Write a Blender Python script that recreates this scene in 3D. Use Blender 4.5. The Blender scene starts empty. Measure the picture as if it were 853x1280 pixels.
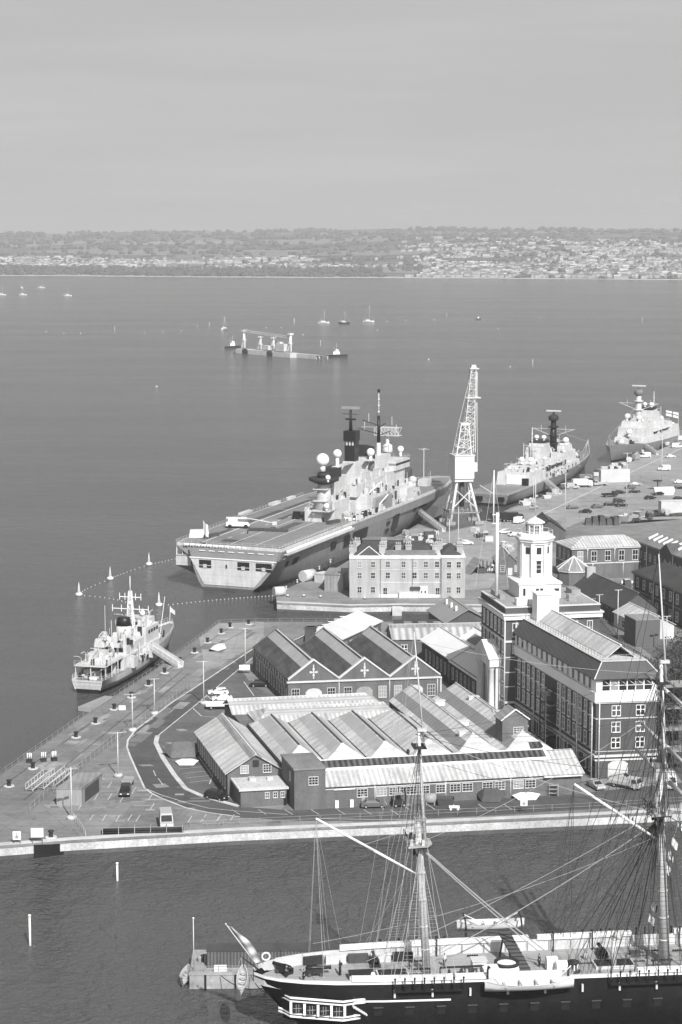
import bpy, bmesh, math, random
from mathutils import Vector, Matrix
C = bpy.context.scene
COL = C.collection
R = random.Random(7)
# ------------------------------------------------ camera
F = 2480.0; TH = math.atan(350/F); _ct, _st = math.cos(TH), math.sin(TH); CH = 100.0
cam = bpy.data.cameras.new('camera'); camo = bpy.data.objects.new('camera', cam); COL.objects.link(camo)
camo.location = (0, 0, CH); camo.rotation_euler = (math.pi/2 - TH, 0, 0)
cam.sensor_fit = 'VERTICAL'; cam.sensor_height = 36; cam.lens = F/1280*36
cam.clip_start = 1; cam.clip_end = 60000
C.camera = camo
# ------------------------------------------------ light
SUN_EL = math.radians(42); SUN_AZ = math.radians(18)      # sun behind the viewer, to the right
w = bpy.data.worlds.new('World'); C.world = w; w.use_nodes = True
nt = w.node_tree; nt.nodes.clear()
o_ = nt.nodes.new('ShaderNodeOutputWorld'); bg = nt.nodes.new('ShaderNodeBackground')
sk = nt.nodes.new('ShaderNodeTexSky'); sk.sky_type = 'NISHITA'; sk.sun_disc = False
sk.sun_elevation = SUN_EL; sk.sun_rotation = math.pi - SUN_AZ; sk.air_density = 1.0; sk.dust_density = 2.5; sk.altitude = 50
bw = nt.nodes.new('ShaderNodeRGBToBW')
tc = nt.nodes.new('ShaderNodeTexCoord'); mp = nt.nodes.new('ShaderNodeMapping'); mp.inputs['Scale'].default_value = (2.2, 2.2, 26)
mp.inputs['Rotation'].default_value = (0.03, 0.05, 0)
cn = nt.nodes.new('ShaderNodeTexNoise'); cn.inputs['Scale'].default_value = 1.6; cn.inputs['Detail'].default_value = 6; cn.inputs['Roughness'].default_value = .55
cr = nt.nodes.new('ShaderNodeMapRange'); cr.inputs[1].default_value = .42; cr.inputs[2].default_value = .75; cr.inputs[3].default_value = .98; cr.inputs[4].default_value = 1.1
mu = nt.nodes.new('ShaderNodeMath'); mu.operation = 'MULTIPLY'
L = nt.links.new
L(sk.outputs[0], bw.inputs[0]); L(tc.outputs['Generated'], mp.inputs[0]); L(mp.outputs[0], cn.inputs[0]); L(cn.outputs[0], cr.inputs[0])
sx = nt.nodes.new('ShaderNodeSeparateXYZ'); L(tc.outputs['Generated'], sx.inputs[0])
lo = nt.nodes.new('ShaderNodeMapRange'); lo.interpolation_type = 'SMOOTHSTEP'; lo.inputs[1].default_value = .03; lo.inputs[2].default_value = .24; lo.inputs[3].default_value = 1; lo.inputs[4].default_value = 0; L(sx.outputs[2], lo.inputs[0])
hm = nt.nodes.new('ShaderNodeMix'); hm.data_type = 'FLOAT'; L(lo.outputs[0], hm.inputs[0]); L(bw.outputs[0], hm.inputs[2]); hm.inputs[3].default_value = 4.85
L(hm.outputs[0], mu.inputs[0]); L(cr.outputs[0], mu.inputs[1]); L(mu.outputs[0], bg.inputs[0]); L(bg.outputs[0], o_.inputs[0])
bg.inputs[1].default_value = 0.098
sl = bpy.data.lights.new('sun', 'SUN'); sl.energy = 5.0; sl.angle = math.radians(.55); sl.color = (1, 1, .995)
so = bpy.data.objects.new('sun', sl); COL.objects.link(so)
sd = Vector((math.sin(SUN_AZ)*math.cos(SUN_EL), -math.cos(SUN_AZ)*math.cos(SUN_EL), math.sin(SUN_EL)))
so.rotation_euler = sd.to_track_quat('Z', 'Y').to_euler(); so.location = (200, -300, 400)
C.view_settings.view_transform = 'Standard'; C.view_settings.look = 'None'; C.view_settings.gamma = 1
C.view_settings.exposure = 0.17
# ------------------------------------------------ layout helpers (metres; the survey of the place)
def P(px, py, z=0.0):
    u = (px-426.5)/F; v = (640-py)/F; d = (u, _ct+v*_st, -_st+v*_ct); t = (z-CH)/d[2]
    return Vector((d[0]*t, d[1]*t, z))
def Q(px, py, Y):
    u = (px-426.5)/F; v = (640-py)/F; d = (u, _ct+v*_st, -_st+v*_ct); t = Y/d[1]
    return Vector((d[0]*t, Y, CH+d[2]*t))
G = 2.5
# ------------------------------------------------ object helpers
def link(o, parent=None):
    COL.objects.link(o)
    if parent: o.parent = parent
    return o
def tag(o, label=None, cat=None, group=None, kind=None):
    if label: o['label'] = label
    if cat: o['category'] = cat
    if group: o['group'] = group
    if kind: o['kind'] = kind
    return o
def thing(name, label, cat, loc=(0,0,0), rz=0, group=None):
    o = bpy.data.objects.new(name, None); o.empty_display_size = .3; link(o)
    o.location = loc; o.rotation_euler = (0, 0, rz)
    return tag(o, label, cat, group)
def kids(o): return [c for c in bpy.data.objects if c.parent == o]
def tree_of(o): return (o, [tree_of(c) for c in kids(o)])
def copy_tree(t, parent=None):
    c = t[0].copy(); COL.objects.link(c); c.parent = parent
    for k in t[1]: copy_tree(k, c)
    return c
def place(t, loc, rz=0, label=None, group=None):
    c = copy_tree(t); c.location = loc; c.rotation_euler = (0, 0, rz)
    if label: c['label'] = label
    if group: c['group'] = group
    return c
class MB:
    def __init__(s, T=None): s.v = []; s.f = []; s.m = []; s.T = T or (lambda a, b, c: (a, b, c)); s.sm = set()
    def add(s, pts, faces, m=0, sm=False):
        n = len(s.v); s.v += [tuple(s.T(*p)) for p in pts]
        for f in faces:
            if sm: s.sm.add(len(s.f))
            s.f.append(tuple(n+i for i in f)); s.m.append(m)
        return s
    def poly(s, pts, m=0): return s.add(pts, [tuple(range(len(pts)))], m)
    def box(s, x0, x1, y0, y1, z0, z1, m=0):
        return s.add([(x0,y0,z0),(x1,y0,z0),(x1,y1,z0),(x0,y1,z0),(x0,y0,z1),(x1,y0,z1),(x1,y1,z1),(x0,y1,z1)],
            [(0,3,2,1),(4,5,6,7),(0,1,5,4),(1,2,6,5),(2,3,7,6),(3,0,4,7)], m)
    def cb(s, c, sx, sy, sz, m=0, rz=0, taper=1):
        co, si = math.cos(rz), math.sin(rz); p = []
        for zz, k in ((0, 1), (sz, taper)):
            for a, b in ((-1,-1),(1,-1),(1,1),(-1,1)):
                x, y = a*sx/2*k, b*sy/2*k; p.append((c[0]+x*co-y*si, c[1]+x*si+y*co, c[2]+zz))
        return s.add(p, [(0,3,2,1),(4,5,6,7),(0,1,5,4),(1,2,6,5),(2,3,7,6),(3,0,4,7)], m)
    def prism(s, poly, z0, z1, m=0, top=None):
        n = len(poly); t = top or poly
        return s.add([(p[0],p[1],z0) for p in poly]+[(p[0],p[1],z1) for p in t],
            [tuple(reversed(range(n))), tuple(range(n, 2*n))]+[(i,(i+1)%n,n+(i+1)%n,n+i) for i in range(n)], m)
    def tube(s, a, b, r, r2=None, n=6, m=0, caps=True):
        a = Vector(a); b = Vector(b); r2 = r if r2 is None else r2
        d = (b-a)
        if d.length < 1e-6: return s
        d.normalize(); x = d.orthogonal().normalized(); y = d.cross(x); p = []
        for c, q in ((a, r), (b, r2)):
            for i in range(n):
                t = 2*math.pi*i/n; p.append(tuple(c+(x*math.cos(t)+y*math.sin(t))*q))
        f = [(i,(i+1)%n,n+(i+1)%n,n+i) for i in range(n)]
        s.add(p, f, m, n > 5)
        if caps: 
            k = len(s.v)-2*n; s.f += [tuple(k+i for i in reversed(range(n))), tuple(k+n+i for i in range(n))]; s.m += [m, m]
        return s
    def path(s, pts, r, n=4, m=0):
        for a, b in zip(pts, pts[1:]): s.tube(a, b, r, n=n, m=m, caps=False)
        return s
    def sag(s, a, b, r, k=.03, n=4, seg=8, m=0):
        a = Vector(a); b = Vector(b); l = (b-a).length
        return s.path([a.lerp(b, i/seg)-Vector((0,0,k*l*4*(i/seg)*(1-i/seg))) for i in range(seg+1)], r, n, m)
    def lathe(s, c, prof, n=12, m=0, ph=0, sm=True):
        p = []; k = len(prof)
        for r, z in prof:
            for i in range(n):
                t = 2*math.pi*(i)/n+ph; p.append((c[0]+r*math.cos(t), c[1]+r*math.sin(t), c[2]+z))
        f = [(j*n+i, j*n+(i+1)%n, (j+1)*n+(i+1)%n, (j+1)*n+i) for j in range(k-1) for i in range(n)]
        s.add(p, f, m, sm)
        q = len(s.v)-k*n; s.f += [tuple(q+i for i in reversed(range(n))), tuple(q+(k-1)*n+i for i in range(n))]; s.m += [m, m]
        return s
    def ball(s, c, r, m=0, n=12, q=7, sz=1):
        return s.lathe(c, [(max(r*math.sin(math.pi*i/q), .001), -r*sz*math.cos(math.pi*i/q)) for i in range(q+1)], n, m)
    def loft(s, rings, m=0, closed=False, caps=True, sm=False):
        n = len(rings[0]); pts = [p for r in rings for p in r]; f = []
        for j in range(len(rings)-1):
            for i in range(n if closed else n-1):
                f.append((j*n+i, j*n+(i+1)%n, (j+1)*n+(i+1)%n, (j+1)*n+i))
        if caps: f += [tuple(reversed(range(n))), tuple((len(rings)-1)*n+i for i in range(n))]
        return s.add(pts, f, m, sm)
    def mesh(s, name, mats):
        me = bpy.data.meshes.new(name); me.from_pydata(s.v, [], s.f)
        for q in mats: me.materials.append(q)
        me.polygons.foreach_set('material_index', s.m)
        if s.sm: me.polygons.foreach_set('use_smooth', [i in s.sm for i in range(len(s.f))])
        me.update(); return me
    def build(s, name, mats, parent=None):
        if not isinstance(mats, (list, tuple)): mats = [mats]
        return link(bpy.data.objects.new(name, s.mesh(name, mats)), parent)
# ------------------------------------------------ materials
def M(name, v, rough=.8, var=.2, sc=.6, kind=None, per=.5, amt=.25, metal=0, axis='X', coord='Object', bump=0, spec=.3, ns=None):
    m = bpy.data.materials.new(name); m.use_nodes = True; t = m.node_tree; b = t.nodes['Principled BSDF']; N = t.nodes.new; l = t.links.new
    b.inputs['Roughness'].default_value = rough; b.inputs['Metallic'].default_value = metal; b.inputs['Specular IOR Level'].default_value = spec
    c = N('ShaderNodeTexCoord'); src = c.outputs[coord] if coord == 'Object' else N('ShaderNodeNewGeometry').outputs['Position']
    def noise(scale, det=4, r=.6, vec=None):
        n = N('ShaderNodeTexNoise'); n.inputs['Scale'].default_value = scale; n.inputs['Detail'].default_value = det; n.inputs['Roughness'].default_value = r
        l(vec or src, n.inputs['Vector']); return n.outputs[0]
    def rng(x, a0, a1, b0, b1):
        n = N('ShaderNodeMapRange'); l(x, n.inputs[0])
        for i, q in enumerate((a0, a1, b0, b1)): n.inputs[i+1].default_value = q
        return n.outputs[0]
    def mul(x, y):
        n = N('ShaderNodeMath'); n.operation = 'MULTIPLY'; l(x, n.inputs[0]); l(y, n.inputs[1]); return n.outputs[0]
    big = rng(noise(sc*.25, 5), .3, .7, 1-var, 1+var); fine = rng(noise(sc*4, 3, .7), .3, .7, 1-var*.7, 1+var*.7)
    x = mul(big, fine)
    if kind == 'stripe':           # ribs, boards or seams that repeat along one axis
        n = N('ShaderNodeTexWave'); n.wave_type = 'BANDS'; n.bands_direction = axis; n.inputs['Scale'].default_value = 1/(per*3.18)*1.0
        l(src, n.inputs['Vector']); n.inputs['Distortion'].default_value = .15; n.inputs['Detail'].default_value = 1
        x = mul(x, rng(n.outputs[1], 0, 1, 1-amt, 1+amt*.4))
        st_ = N('ShaderNodeMapping'); st_.inputs['Scale'].default_value = (1.6, .12, .12) if axis == 'X' else (.12, 1.6, .12); l(src, st_.inputs[0])
        x = mul(x, rng(noise(1.0, 3, .6, st_.outputs[0]), .35, .7, 1-var*.8, 1+var*.6)); x = mul(x, rng(noise(.35, 5, .7), .5, .75, 1, .84))
    if kind == 'brick':
        for ax in ((3.3, 3.3, 11),):
            mp_ = N('ShaderNodeMapping'); mp_.inputs['Scale'].default_value = ax; l(src, mp_.inputs[0])
            x = mul(x, rng(noise(1.0, 2, .8, mp_.outputs[0]), .25, .75, 1-amt, 1+amt))
        mp2 = N('ShaderNodeMapping'); mp2.inputs['Scale'].default_value = (.5, .5, .06); l(src, mp2.inputs[0])
        x = mul(x, rng(noise(1.2, 3, .6, mp2.outputs[0]), .4, .75, 1.05, .78))
    if kind == 'ground':           # patched and stained hard standing
        n = N('ShaderNodeTexVoronoi'); n.inputs['Scale'].default_value = 1/per; n.distance = 'CHEBYCHEV'
        rt = N('ShaderNodeMapping'); rt.inputs['Rotation'].default_value = (0, 0, .45); rt.inputs['Scale'].default_value = (1, .45, 1); l(src, rt.inputs[0]); l(rt.outputs[0], n.inputs['Vector'])
        s_ = N('ShaderNodeSeparateColor'); l(n.outputs['Color'], s_.inputs[0]); x = mul(x, rng(s_.outputs[0], 0, 1, 1-amt, 1+amt))
        x = mul(x, rng(noise(.18, 6, .65), .35, .7, .86, 1.12))
        e = N('ShaderNodeTexVoronoi'); e.feature = 'DISTANCE_TO_EDGE'; e.distance = 'EUCLIDEAN'; e.inputs['Scale'].default_value = 1/per*1.6; l(rt.outputs[0], e.inputs['Vector'])
        x = mul(x, rng(e.outputs[0], .0, .02, .82, 1)); x = mul(x, rng(noise(.55, 4, .75), .56, .72, 1, .72)); x = mul(x, rng(noise(1.7, 2, .5), .62, .75, 1, 1.22))
        w1 = N('ShaderNodeMapping'); w1.inputs['Rotation'].default_value = (0,0,-1.05); w1.inputs['Scale'].default_value = (.05, .9, 1); l(src, w1.inputs[0]); x = mul(x, rng(noise(1.0, 4, .6, w1.outputs[0]), .35, .7, .9, 1.12))
    if kind == 'hull':             # weather streaks running down the plating
        w1 = N('ShaderNodeMapping'); w1.inputs['Scale'].default_value = (.7, .7, .06); l(src, w1.inputs[0]); x = mul(x, rng(noise(1.3, 5, .7, w1.outputs[0]), .35, .75, 1.06, .76))
        w2 = N('ShaderNodeTexWave'); w2.bands_direction = 'Z'; w2.inputs['Scale'].default_value = .14; w2.inputs['Distortion'].default_value = .3; l(src, w2.inputs['Vector']); x = mul(x, rng(w2.outputs[1], 0, .06, .9, 1))
    if kind == 'roofwear':
        w1 = N('ShaderNodeMapping'); w1.inputs['Scale'].default_value = (1.2, .25, .4); l(src, w1.inputs[0]); x = mul(x, rng(noise(1.3, 5, .7, w1.outputs[0]), .35, .75, 1.05, .72))
    if kind == 'fields':
        n = N('ShaderNodeTexVoronoi'); n.inputs['Scale'].default_value = 1/per
        rt = N('ShaderNodeMapping'); rt.inputs['Rotation'].default_value = (0, 0, .3); rt.inputs['Scale'].default_value = (.75, 1.3, 0); l(src, rt.inputs[0]); l(rt.outputs[0], n.inputs['Vector'])
        s_ = N('ShaderNodeSeparateColor'); l(n.outputs['Color'], s_.inputs[0]); x = mul(x, rng(s_.outputs[0], 0, 1, 1-amt, 1+amt))
        e = N('ShaderNodeTexVoronoi'); e.feature = 'DISTANCE_TO_EDGE'; e.inputs['Scale'].default_value = 1/per; l(rt.outputs[0], e.inputs['Vector'])
        x = mul(x, rng(e.outputs[0], .02, .05, .35, 1))
    k = N('ShaderNodeMath'); k.operation = 'MULTIPLY'; l(x, k.inputs[0]); k.inputs[1].default_value = v
    cc = N('ShaderNodeCombineColor'); 
    for i in range(3): l(k.outputs[0], cc.inputs[i])
    l(cc.outputs[0], b.inputs['Base Color'])
    if bump:
        bp = N('ShaderNodeBump'); bp.inputs['Strength'].default_value = bump; bp.inputs['Distance'].default_value = .1
        l(noise(sc*6, 4), bp.inputs['Height']); l(bp.outputs[0], b.inputs['Normal'])
    return m
brick = M('brick', .135, .9, .16, .8, 'brick', amt=.22)
brick2 = M('dark_brick', .09, .9, .16, .8, 'brick', amt=.22)
stone = M('pale_stone', .40, .85, .12, .8, 'brick', amt=.14)
render_w = M('white_render', .72, .7, .08, .5)
portland = M('portland_stone', .66, .8, .12, .7, 'brick', amt=.06)
white = M('white_paint', .78, .5, .05, .8)
offwhite = M('weathered_white', .55, .7, .14, .8)
trimw = M('white_trim', .58, .7, .1, 1)
slate = M('slate', .085, .65, .34, 1.2, 'stripe', per=.35, amt=.2, axis='X')
slate2 = M('dark_slate', .06, .6, .2, 1.2)
ribroof = M('ribbed_sheet_roof', .50, .6, .22, .8, 'stripe', per=.9, amt=.24, axis='X')
ribroofy = M('pale_sheet_roof', .52, .6, .2, .6, 'stripe', per=2.4, amt=.12, axis='Y')
rooflight = M('rooflight_sheet', .40, .5, .12, 1, 'stripe', per=.9, amt=.22, axis='Y')
roofdarkstrip = M('felt_strip', .22, .8, .12, .8, 'stripe', per=1.6, amt=.12, axis='Y')
greyroof = M('grey_sheet_roof', .27, .6, .2, .6, 'stripe', per=1.0, amt=.12, axis='X')
glass = M('window_glass', .025, .12, .3, .4, spec=.6)
glass2 = M('glass_with_blind', .30, .3, .2, 1)
glass3 = M('glass_with_curtain', .10, .15, .4, 1.5, spec=.6)
glazing = M('roof_glazing', .10, .3, .3, 1.5, 'stripe', per=1.0, amt=.6, axis='X')
lead = M('lead_flat', .20, .7, .25, .7)
leadgrey = M('flat_roof', .30, .9, .2, .5)
concrete = M('concrete', .33, .9, .14, .4, 'ground', per=9, amt=.1, coord='World')
quaym = M('quay_paving', .205, .92, .13, .35, 'ground', per=11, amt=.17, coord='World')
quayl = M('pale_hardstanding', .29, .92, .1, .3, 'ground', per=14, amt=.10, coord='World')
asph = M('asphalt', .088, .9, .1, .3, 'ground', per=16, amt=.07, coord='World')
asph2 = M('worn_asphalt', .12, .9, .16, .35, 'ground', per=8, amt=.12, coord='World')
line = M('line_paint', .55, .7, .2, 1.5, coord='World')
kerbm = M('kerb_stone', .5, .9, .2, 1, coord='World')
wallstone = M('quay_wall_stone', .52, .9, .28, .5, 'brick', amt=.3, coord='World')
weed = M('weedy_wall', .09, .95, .3, .6, coord='World')
black = M('black_paint', .016, .4, .3, .6)
nearblack = M('sooty_black', .03, .7, .3, .6)
navy = M('ship_grey', .26, .55, .1, .35, 'hull')  # carrier's side, set darker than its stern to stand in for shade
navyl = M('ship_grey_light', .56, .55, .12, .8, 'hull')  # on the carrier's transom, the same grey lightened to stand in for sun
navyd = M('ship_grey_dark', .17, .7, .15, .5)
deckm = M('flight_deck', .20, .95, .16, .25)
deckd = M('deck_dark', .085, .9, .2, .4)
antif = M('antifouling', .07, .6, .25, .5)
radome = M('radome_white', .80, .4, .03, 1)
steel = M('steel', .30, .5, .15, 1.2)
steeld = M('dark_steel', .07, .6, .2, 1.2)
cranem = M('crane_paint', .62, .5, .12, 1)
rope = M('rope', .34, .9, .1, 3)
tarred = M('tarred_rope', .055, .9, .1, 3)
mastw = M('mast_paint', .55, .55, .12, .8)
plank = M('deck_planks', .34, .8, .14, .7, 'stripe', per=.6, amt=.14, axis='Y')
canvas = M('canvas', .62, .9, .07, 1)
rubber = M('rubber', .02, .9, .2, 2)
carpaint = [M('car_paint_white', .72, .25, .02, 1, spec=.5), M('car_paint_silver', .42, .3, .03, 1, spec=.5), M('car_paint_black', .02, .2, .1, 1, spec=.6), M('car_paint_grey', .12, .25, .05, 1, spec=.5)]
lamp = M('lamp_lens', .7, .2, .05, 2)
skin = M('skin', .35, .6, .05, 3)
cloth_d = M('dark_clothing', .03, .9, .2, 3)
cloth_l = M('light_clothing', .55, .9, .1, 3)
foliage = M('foliage', .045, .9, .4, 2)
farfol = M('far_foliage', .095, .95, .35, .05)
farfield = M('far_fields', .19, .95, .12, .004, 'fields', per=520, amt=.45, coord='World')
# water
def water_mat():
    m = bpy.data.materials.new('sea_water'); m.use_nodes = True; t = m.node_tree; b = t.nodes['Principled BSDF']; N = t.nodes.new; l = t.links.new
    b.inputs['Base Color'].default_value = (.082,.082,.082,1); b.inputs['Roughness'].default_value = .22; b.inputs['IOR'].default_value = 1.33
    g = N('ShaderNodeNewGeometry'); hs = []
    for sc_, sx, d in ((.2, (1, .75, 1), 4), (.75, (1, 1.5, 1), 4), (.006, (.6, 1.8, 1), 3)):
        mp = N('ShaderNodeMapping'); mp.inputs['Scale'].default_value = sx; mp.inputs['Rotation'].default_value = (0,0,.15); l(g.outputs['Position'], mp.inputs[0])
        n = N('ShaderNodeTexNoise'); n.inputs['Scale'].default_value = sc_; n.inputs['Detail'].default_value = d; n.inputs['Roughness'].default_value = .62; l(mp.outputs[0], n.inputs['Vector']); hs.append(n.outputs[0])
    b1 = N('ShaderNodeBump'); b1.inputs['Strength'].default_value = 1.0; b1.inputs['Distance'].default_value = 3.2; l(hs[0], b1.inputs['Height'])
    b2 = N('ShaderNodeBump'); b2.inputs['Strength'].default_value = .9; b2.inputs['Distance'].default_value = 1.3; l(hs[1], b2.inputs['Height']); l(b1.outputs[0], b2.inputs['Normal'])
    l(b2.outputs[0], b.inputs['Normal'])
    r = N('ShaderNodeMapRange'); r.inputs[1].default_value = .35; r.inputs[2].default_value = .65; r.inputs[3].default_value = .10; r.inputs[4].default_value = .17; l(hs[2], r.inputs[0]); l(r.outputs[0], b.inputs['Roughness'])
    return m
waterm = water_mat()
# ================================================ setting: sea, land, far shore
def struct(name, mb, m): return tag(mb.build(name, m), kind='structure')
struct('water', MB().poly([(-20000,-2000,0),(20000,-2000,0),(20000,30000,0),(-20000,30000,0)]), waterm)
# quay land: one outline with vertical walls (the basin and dock are notches)
def pp(l, z=G): return [tuple(P(a, b, z)[:2]) for a, b in l]
out = pp([(-70,1061),(0,1057),(90,1050),(300,1038),(500,1030),(760,1018),(900,1011)])
out += [(260,352),(420,420),(420,720)]
out += pp([(1000,643),(853,649),(785,655),(742,655),(742,648),(800,641),(853,634),(1000,616)])
out += [(420,800),(420,1300),(260,1190)] + pp([(853,549),(760,592),(715,608),(640,634),(596,656),(560,664),(523,655),(452,695),(437,700),(420,710),(345,741),(346,753),(437,757),(500,756),(612,757),(612,776),(500,777),(319,777),(273,779),(249,797),(194,837),(105,895),(0,969),(-70,1018)])
land = MB(); land.prism([tuple(p) for p in out], G-.45, G); struct('quay_ground', land, quaym)
wl = MB(); n = len(out)
def off(poly, d):
    r = []
    for i in range(len(poly)):
        a, b, c = Vector(poly[i-1]), Vector(poly[i]), Vector(poly[(i+1) % len(poly)])
        e = (b-a).normalized()+(c-b).normalized(); e = e.normalized() if e.length > 1e-3 else (b-a).normalized(); r.append(tuple(b+Vector((-e.y, e.x))*d))
    return r
wl.prism(off(out, .12), .7, G-.02, 0); wl.prism(off(out, .16), -3, .7, 1)
struct('quay_wall', wl, [wallstone, weed])
def sheet(name, px, z, m, zz=None): return struct(name, MB().poly([tuple(P(a, b, G+z)) for a, b in px]), m)
# roads and yards
sheet('road', [(243,860),(218,876),(190,897),(169,913),(160,925),(159,934),(162.5,944),(172,965.5),(181,985),(189,991),(200.5,997),(232,1009.5),(260,1015.5),(300,1022),(380,1026),(480,1026),(620,1019),(760,1010),(900,1002),(900,985),(853,978),(722,992),(540,1003),(365,1013),(300,1008),(253,995.4),(232,986),(218,969),(204,948),(196,931),(197,920),(234,890),(269,860),(316,822),(330,812),(330,802)], .004, asph)
sheet('car_park', [(197,920),(234,890),(269,860),(300,834),(316,858),(350,872),(290,880),(244,918),(284,996),(300,1008),(253,995.4),(232,986),(218,969),(204,948),(196,931)], .004, asph2)
sheet('pale_paving', [(330,800),(330,777),(273,779),(249,797),(258,842)], .004, quayl)
sheet('upper_yard', [(445,690),(525,658),(560,666),(596,657),(640,636),(716,609),(853,550),(1000,490),(1000,610),(853,632),(800,640),(735,648),(700,664),(650,690),(612,735),(440,750)], .004, quayl)
sheet('street', [(655,800),(700,770),(727,742),(742,737),(776,800),(853,850),(990,930),(990,1000),(853,978),(760,840)], .004, asph)
sheet('side_street', [(806,785),(853,808),(1000,880),(1000,905),(853,850),(790,800)], .008, asph2)
def strip(pts, wd, z, m, name='road_marking', mb=None):
    mb = mb or MB(); q = [P(a, b, G+z) for a, b in pts]
    L_, R_ = [], []
    for i, p in enumerate(q):
        d = (q[min(i+1, len(q)-1)]-q[max(i-1, 0)]); d.z = 0; d.normalize(); nn = Vector((-d.y, d.x, 0))*wd/2; L_.append(tuple(p+nn)); R_.append(tuple(p-nn))
    for i in range(len(q)-1): mb.poly([L_[i], L_[i+1], R_[i+1], R_[i]])
    return mb
outer = [(330,802),(243,860),(218,876),(190,897),(169,913),(160,925),(159,934),(162.5,944),(172,965.5),(181,985),(189,991),(200.5,997),(232,1009.5),(260,1015.5),(300,1021)]
mk = strip(outer, .35, .05, line); strip([(181,985),(200,993),(232,1003),(260,1010),(300,1014),(360,1018)], .18, .05, line, mb=mk)
strip([(316,822),(234,890),(197,920)], .25, .05, line, mb=mk)
for a, b in (((192,963),(195,970)),((198,973),(204,981)),((206,879),(210,877)),((180,905),(192,898))): strip([a, b], .15, .05, line, mb=mk)
# parking bays
for x, y in ((120,985),(135,985),(118,1000),(135,1000),(150,1003),(165,992),(186,1000),(188,1012),(98,1012),(112,1026),(128,1026),(145,1027),(160,1026),(170,1027),(235,1028),(253,1026),(272,1026),(288,1026)):
    strip([(x, y), (x+5, y-8)], .13, .05, line, mb=mk)
for k in range(7): strip([(300+k*33, 1018), (290+k*33, 1012)], .13, .05, line, mb=mk)
for k in range(6): strip([(470+k*32, 1005), (480+k*32, 1012)], .13, .05, line, mb=mk)
for k in range(9): strip([(203+k*4.2, 934+k*5.5), (240+k*4.2, 930+k*5.5)], .12, .05, line, mb=mk)
strip([(237,930),(266,970),(262,980)], .2, .05, line, mb=mk)
strip([(240,884),(252,895),(275,897),(288,893)], .2, .05, line, mb=mk)
strip([(305,852),(318,870)], .2, .05, line, mb=mk); strip([(258,868),(266,876)], .2, .05, line, mb=mk); strip([(277,866),(290,880)], .2, .05, line, mb=mk)
strip([(250,1027),(256,1022),(274,1021),(270,1027),(250,1027)], .15, .05, line, mb=mk)
strip([(853,560),(716,625),(653,655)], .5, .05, line, mb=mk)
struct('road_marking', mk, line)
# kerb with a white lining round the car park
kb = MB()
kpts = [P(a, b, G) for a, b in [(197,920),(195,929),(204,948),(218,969),(232,986),(253,995.4),(300,1008.5)]]
for a, b in zip(kpts, kpts[1:]):
    d = (b-a).normalized(); nn = Vector((-d.y, d.x, 0))*.45; kb.add([a-nn, b-nn, b+nn, a+nn]+[p+Vector((0,0,.12)) for p in (a-nn, b-nn, b+nn, a+nn)], [(4,5,6,7),(0,1,5,4),(2,3,7,6)])
struct('kerb', kb, kerbm)
# crane rails sunk in the west quay
rl = MB()
for a in (((30,1000),(228,838)),((40,1006),(236,842)),((0,985),(120,899)),((130,893),(290,782)),((262,812),(320,781))): strip(list(a), .22, .02, steeld, mb=rl)
struct('rail_track', rl, steeld)
pt = MB()
for (x, y, a, b) in ((178,958,16,3),(196,985,16,6),(168,978,8,3),(150,975,10,2),(225,914,12,4),(212,930,22,3),(120,975,14,4),(60,1010,20,5)):
    s_ = P(x, y, G+.012); pt.poly([tuple(s_+Vector(q)) for q in ((0,0,0),(a*.14,b*.12,0),(a*.14-1,b*.5,0),(-1,b*.4,0))])
struct('patched_paving', pt, quayl)
for nm, mm, sd_, dz in (('worn_paving', M('worn_paving_slab', .28, .92, .2, .5, 'ground', per=3, amt=.12, coord='World'), 4, .010), ('tar_patch', M('tar_patch', .165, .9, .2, .6, coord='World'), 5, .026)):
    q_ = random.Random(sd_); pt = MB(); d1 = (P(249,797,G)-P(0,969,G)).normalized(); d2 = Vector((d1.y, -d1.x, 0))
    for i in range(46):
        t = q_.random(); o_ = P(0,969,G).lerp(P(262,788,G), t)+d2*q_.uniform(2, 16); a, b = q_.uniform(1, 9), q_.uniform(.5, 2.6); o_.z = G+dz
        o_.z += i*.0002
        if o_.y < 324: continue
        pt.poly([tuple(o_), tuple(o_+d1*a), tuple(o_+d1*a+d2*b), tuple(o_+d2*b)])
    for i in range(26):
        o_ = P(q_.uniform(60,240), q_.uniform(985,1032), G); o_.z = G+dz+.0095+i*.0002; a, b = q_.uniform(.5, 4), q_.uniform(.3, 1.2); pt.poly([tuple(o_), tuple(o_+Vector((a,.1,0))), tuple(o_+Vector((a,b,0))), tuple(o_+Vector((0,b,0)))])
    struct(nm, pt, mm)
# coping along the edges
cp = MB(); ed = [P(a, b, G) for a, b in [(-70,1061),(0,1057),(90,1050),(300,1038),(500,1030),(760,1018),(900,1011)]]
for a, b in zip(ed, ed[1:]): cp.add([a, b, b+Vector((-.2,1.3,0)), a+Vector((-.2,1.3,0))]+[p+Vector((0,0,.1)) for p in (a, b, b+Vector((-.2,1.3,0)), a+Vector((-.2,1.3,0)))], [(4,5,6,7),(0,1,5,4),(3,2,6,7)])
ed = [P(a, b, G) for a, b in [(346,753),(437,757),(500,756),(612,757)]]
for a, b in zip(ed, ed[1:]): cp.add([a, b, b+Vector((0,1.5,0)), a+Vector((0,1.5,0))]+[p+Vector((0,0,.1)) for p in (a, b, b+Vector((0,1.5,0)), a+Vector((0,1.5,0)))], [(4,5,6,7),(0,1,5,4),(3,2,6,7)])
struct('quay_coping', cp, kerbm)
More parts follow.
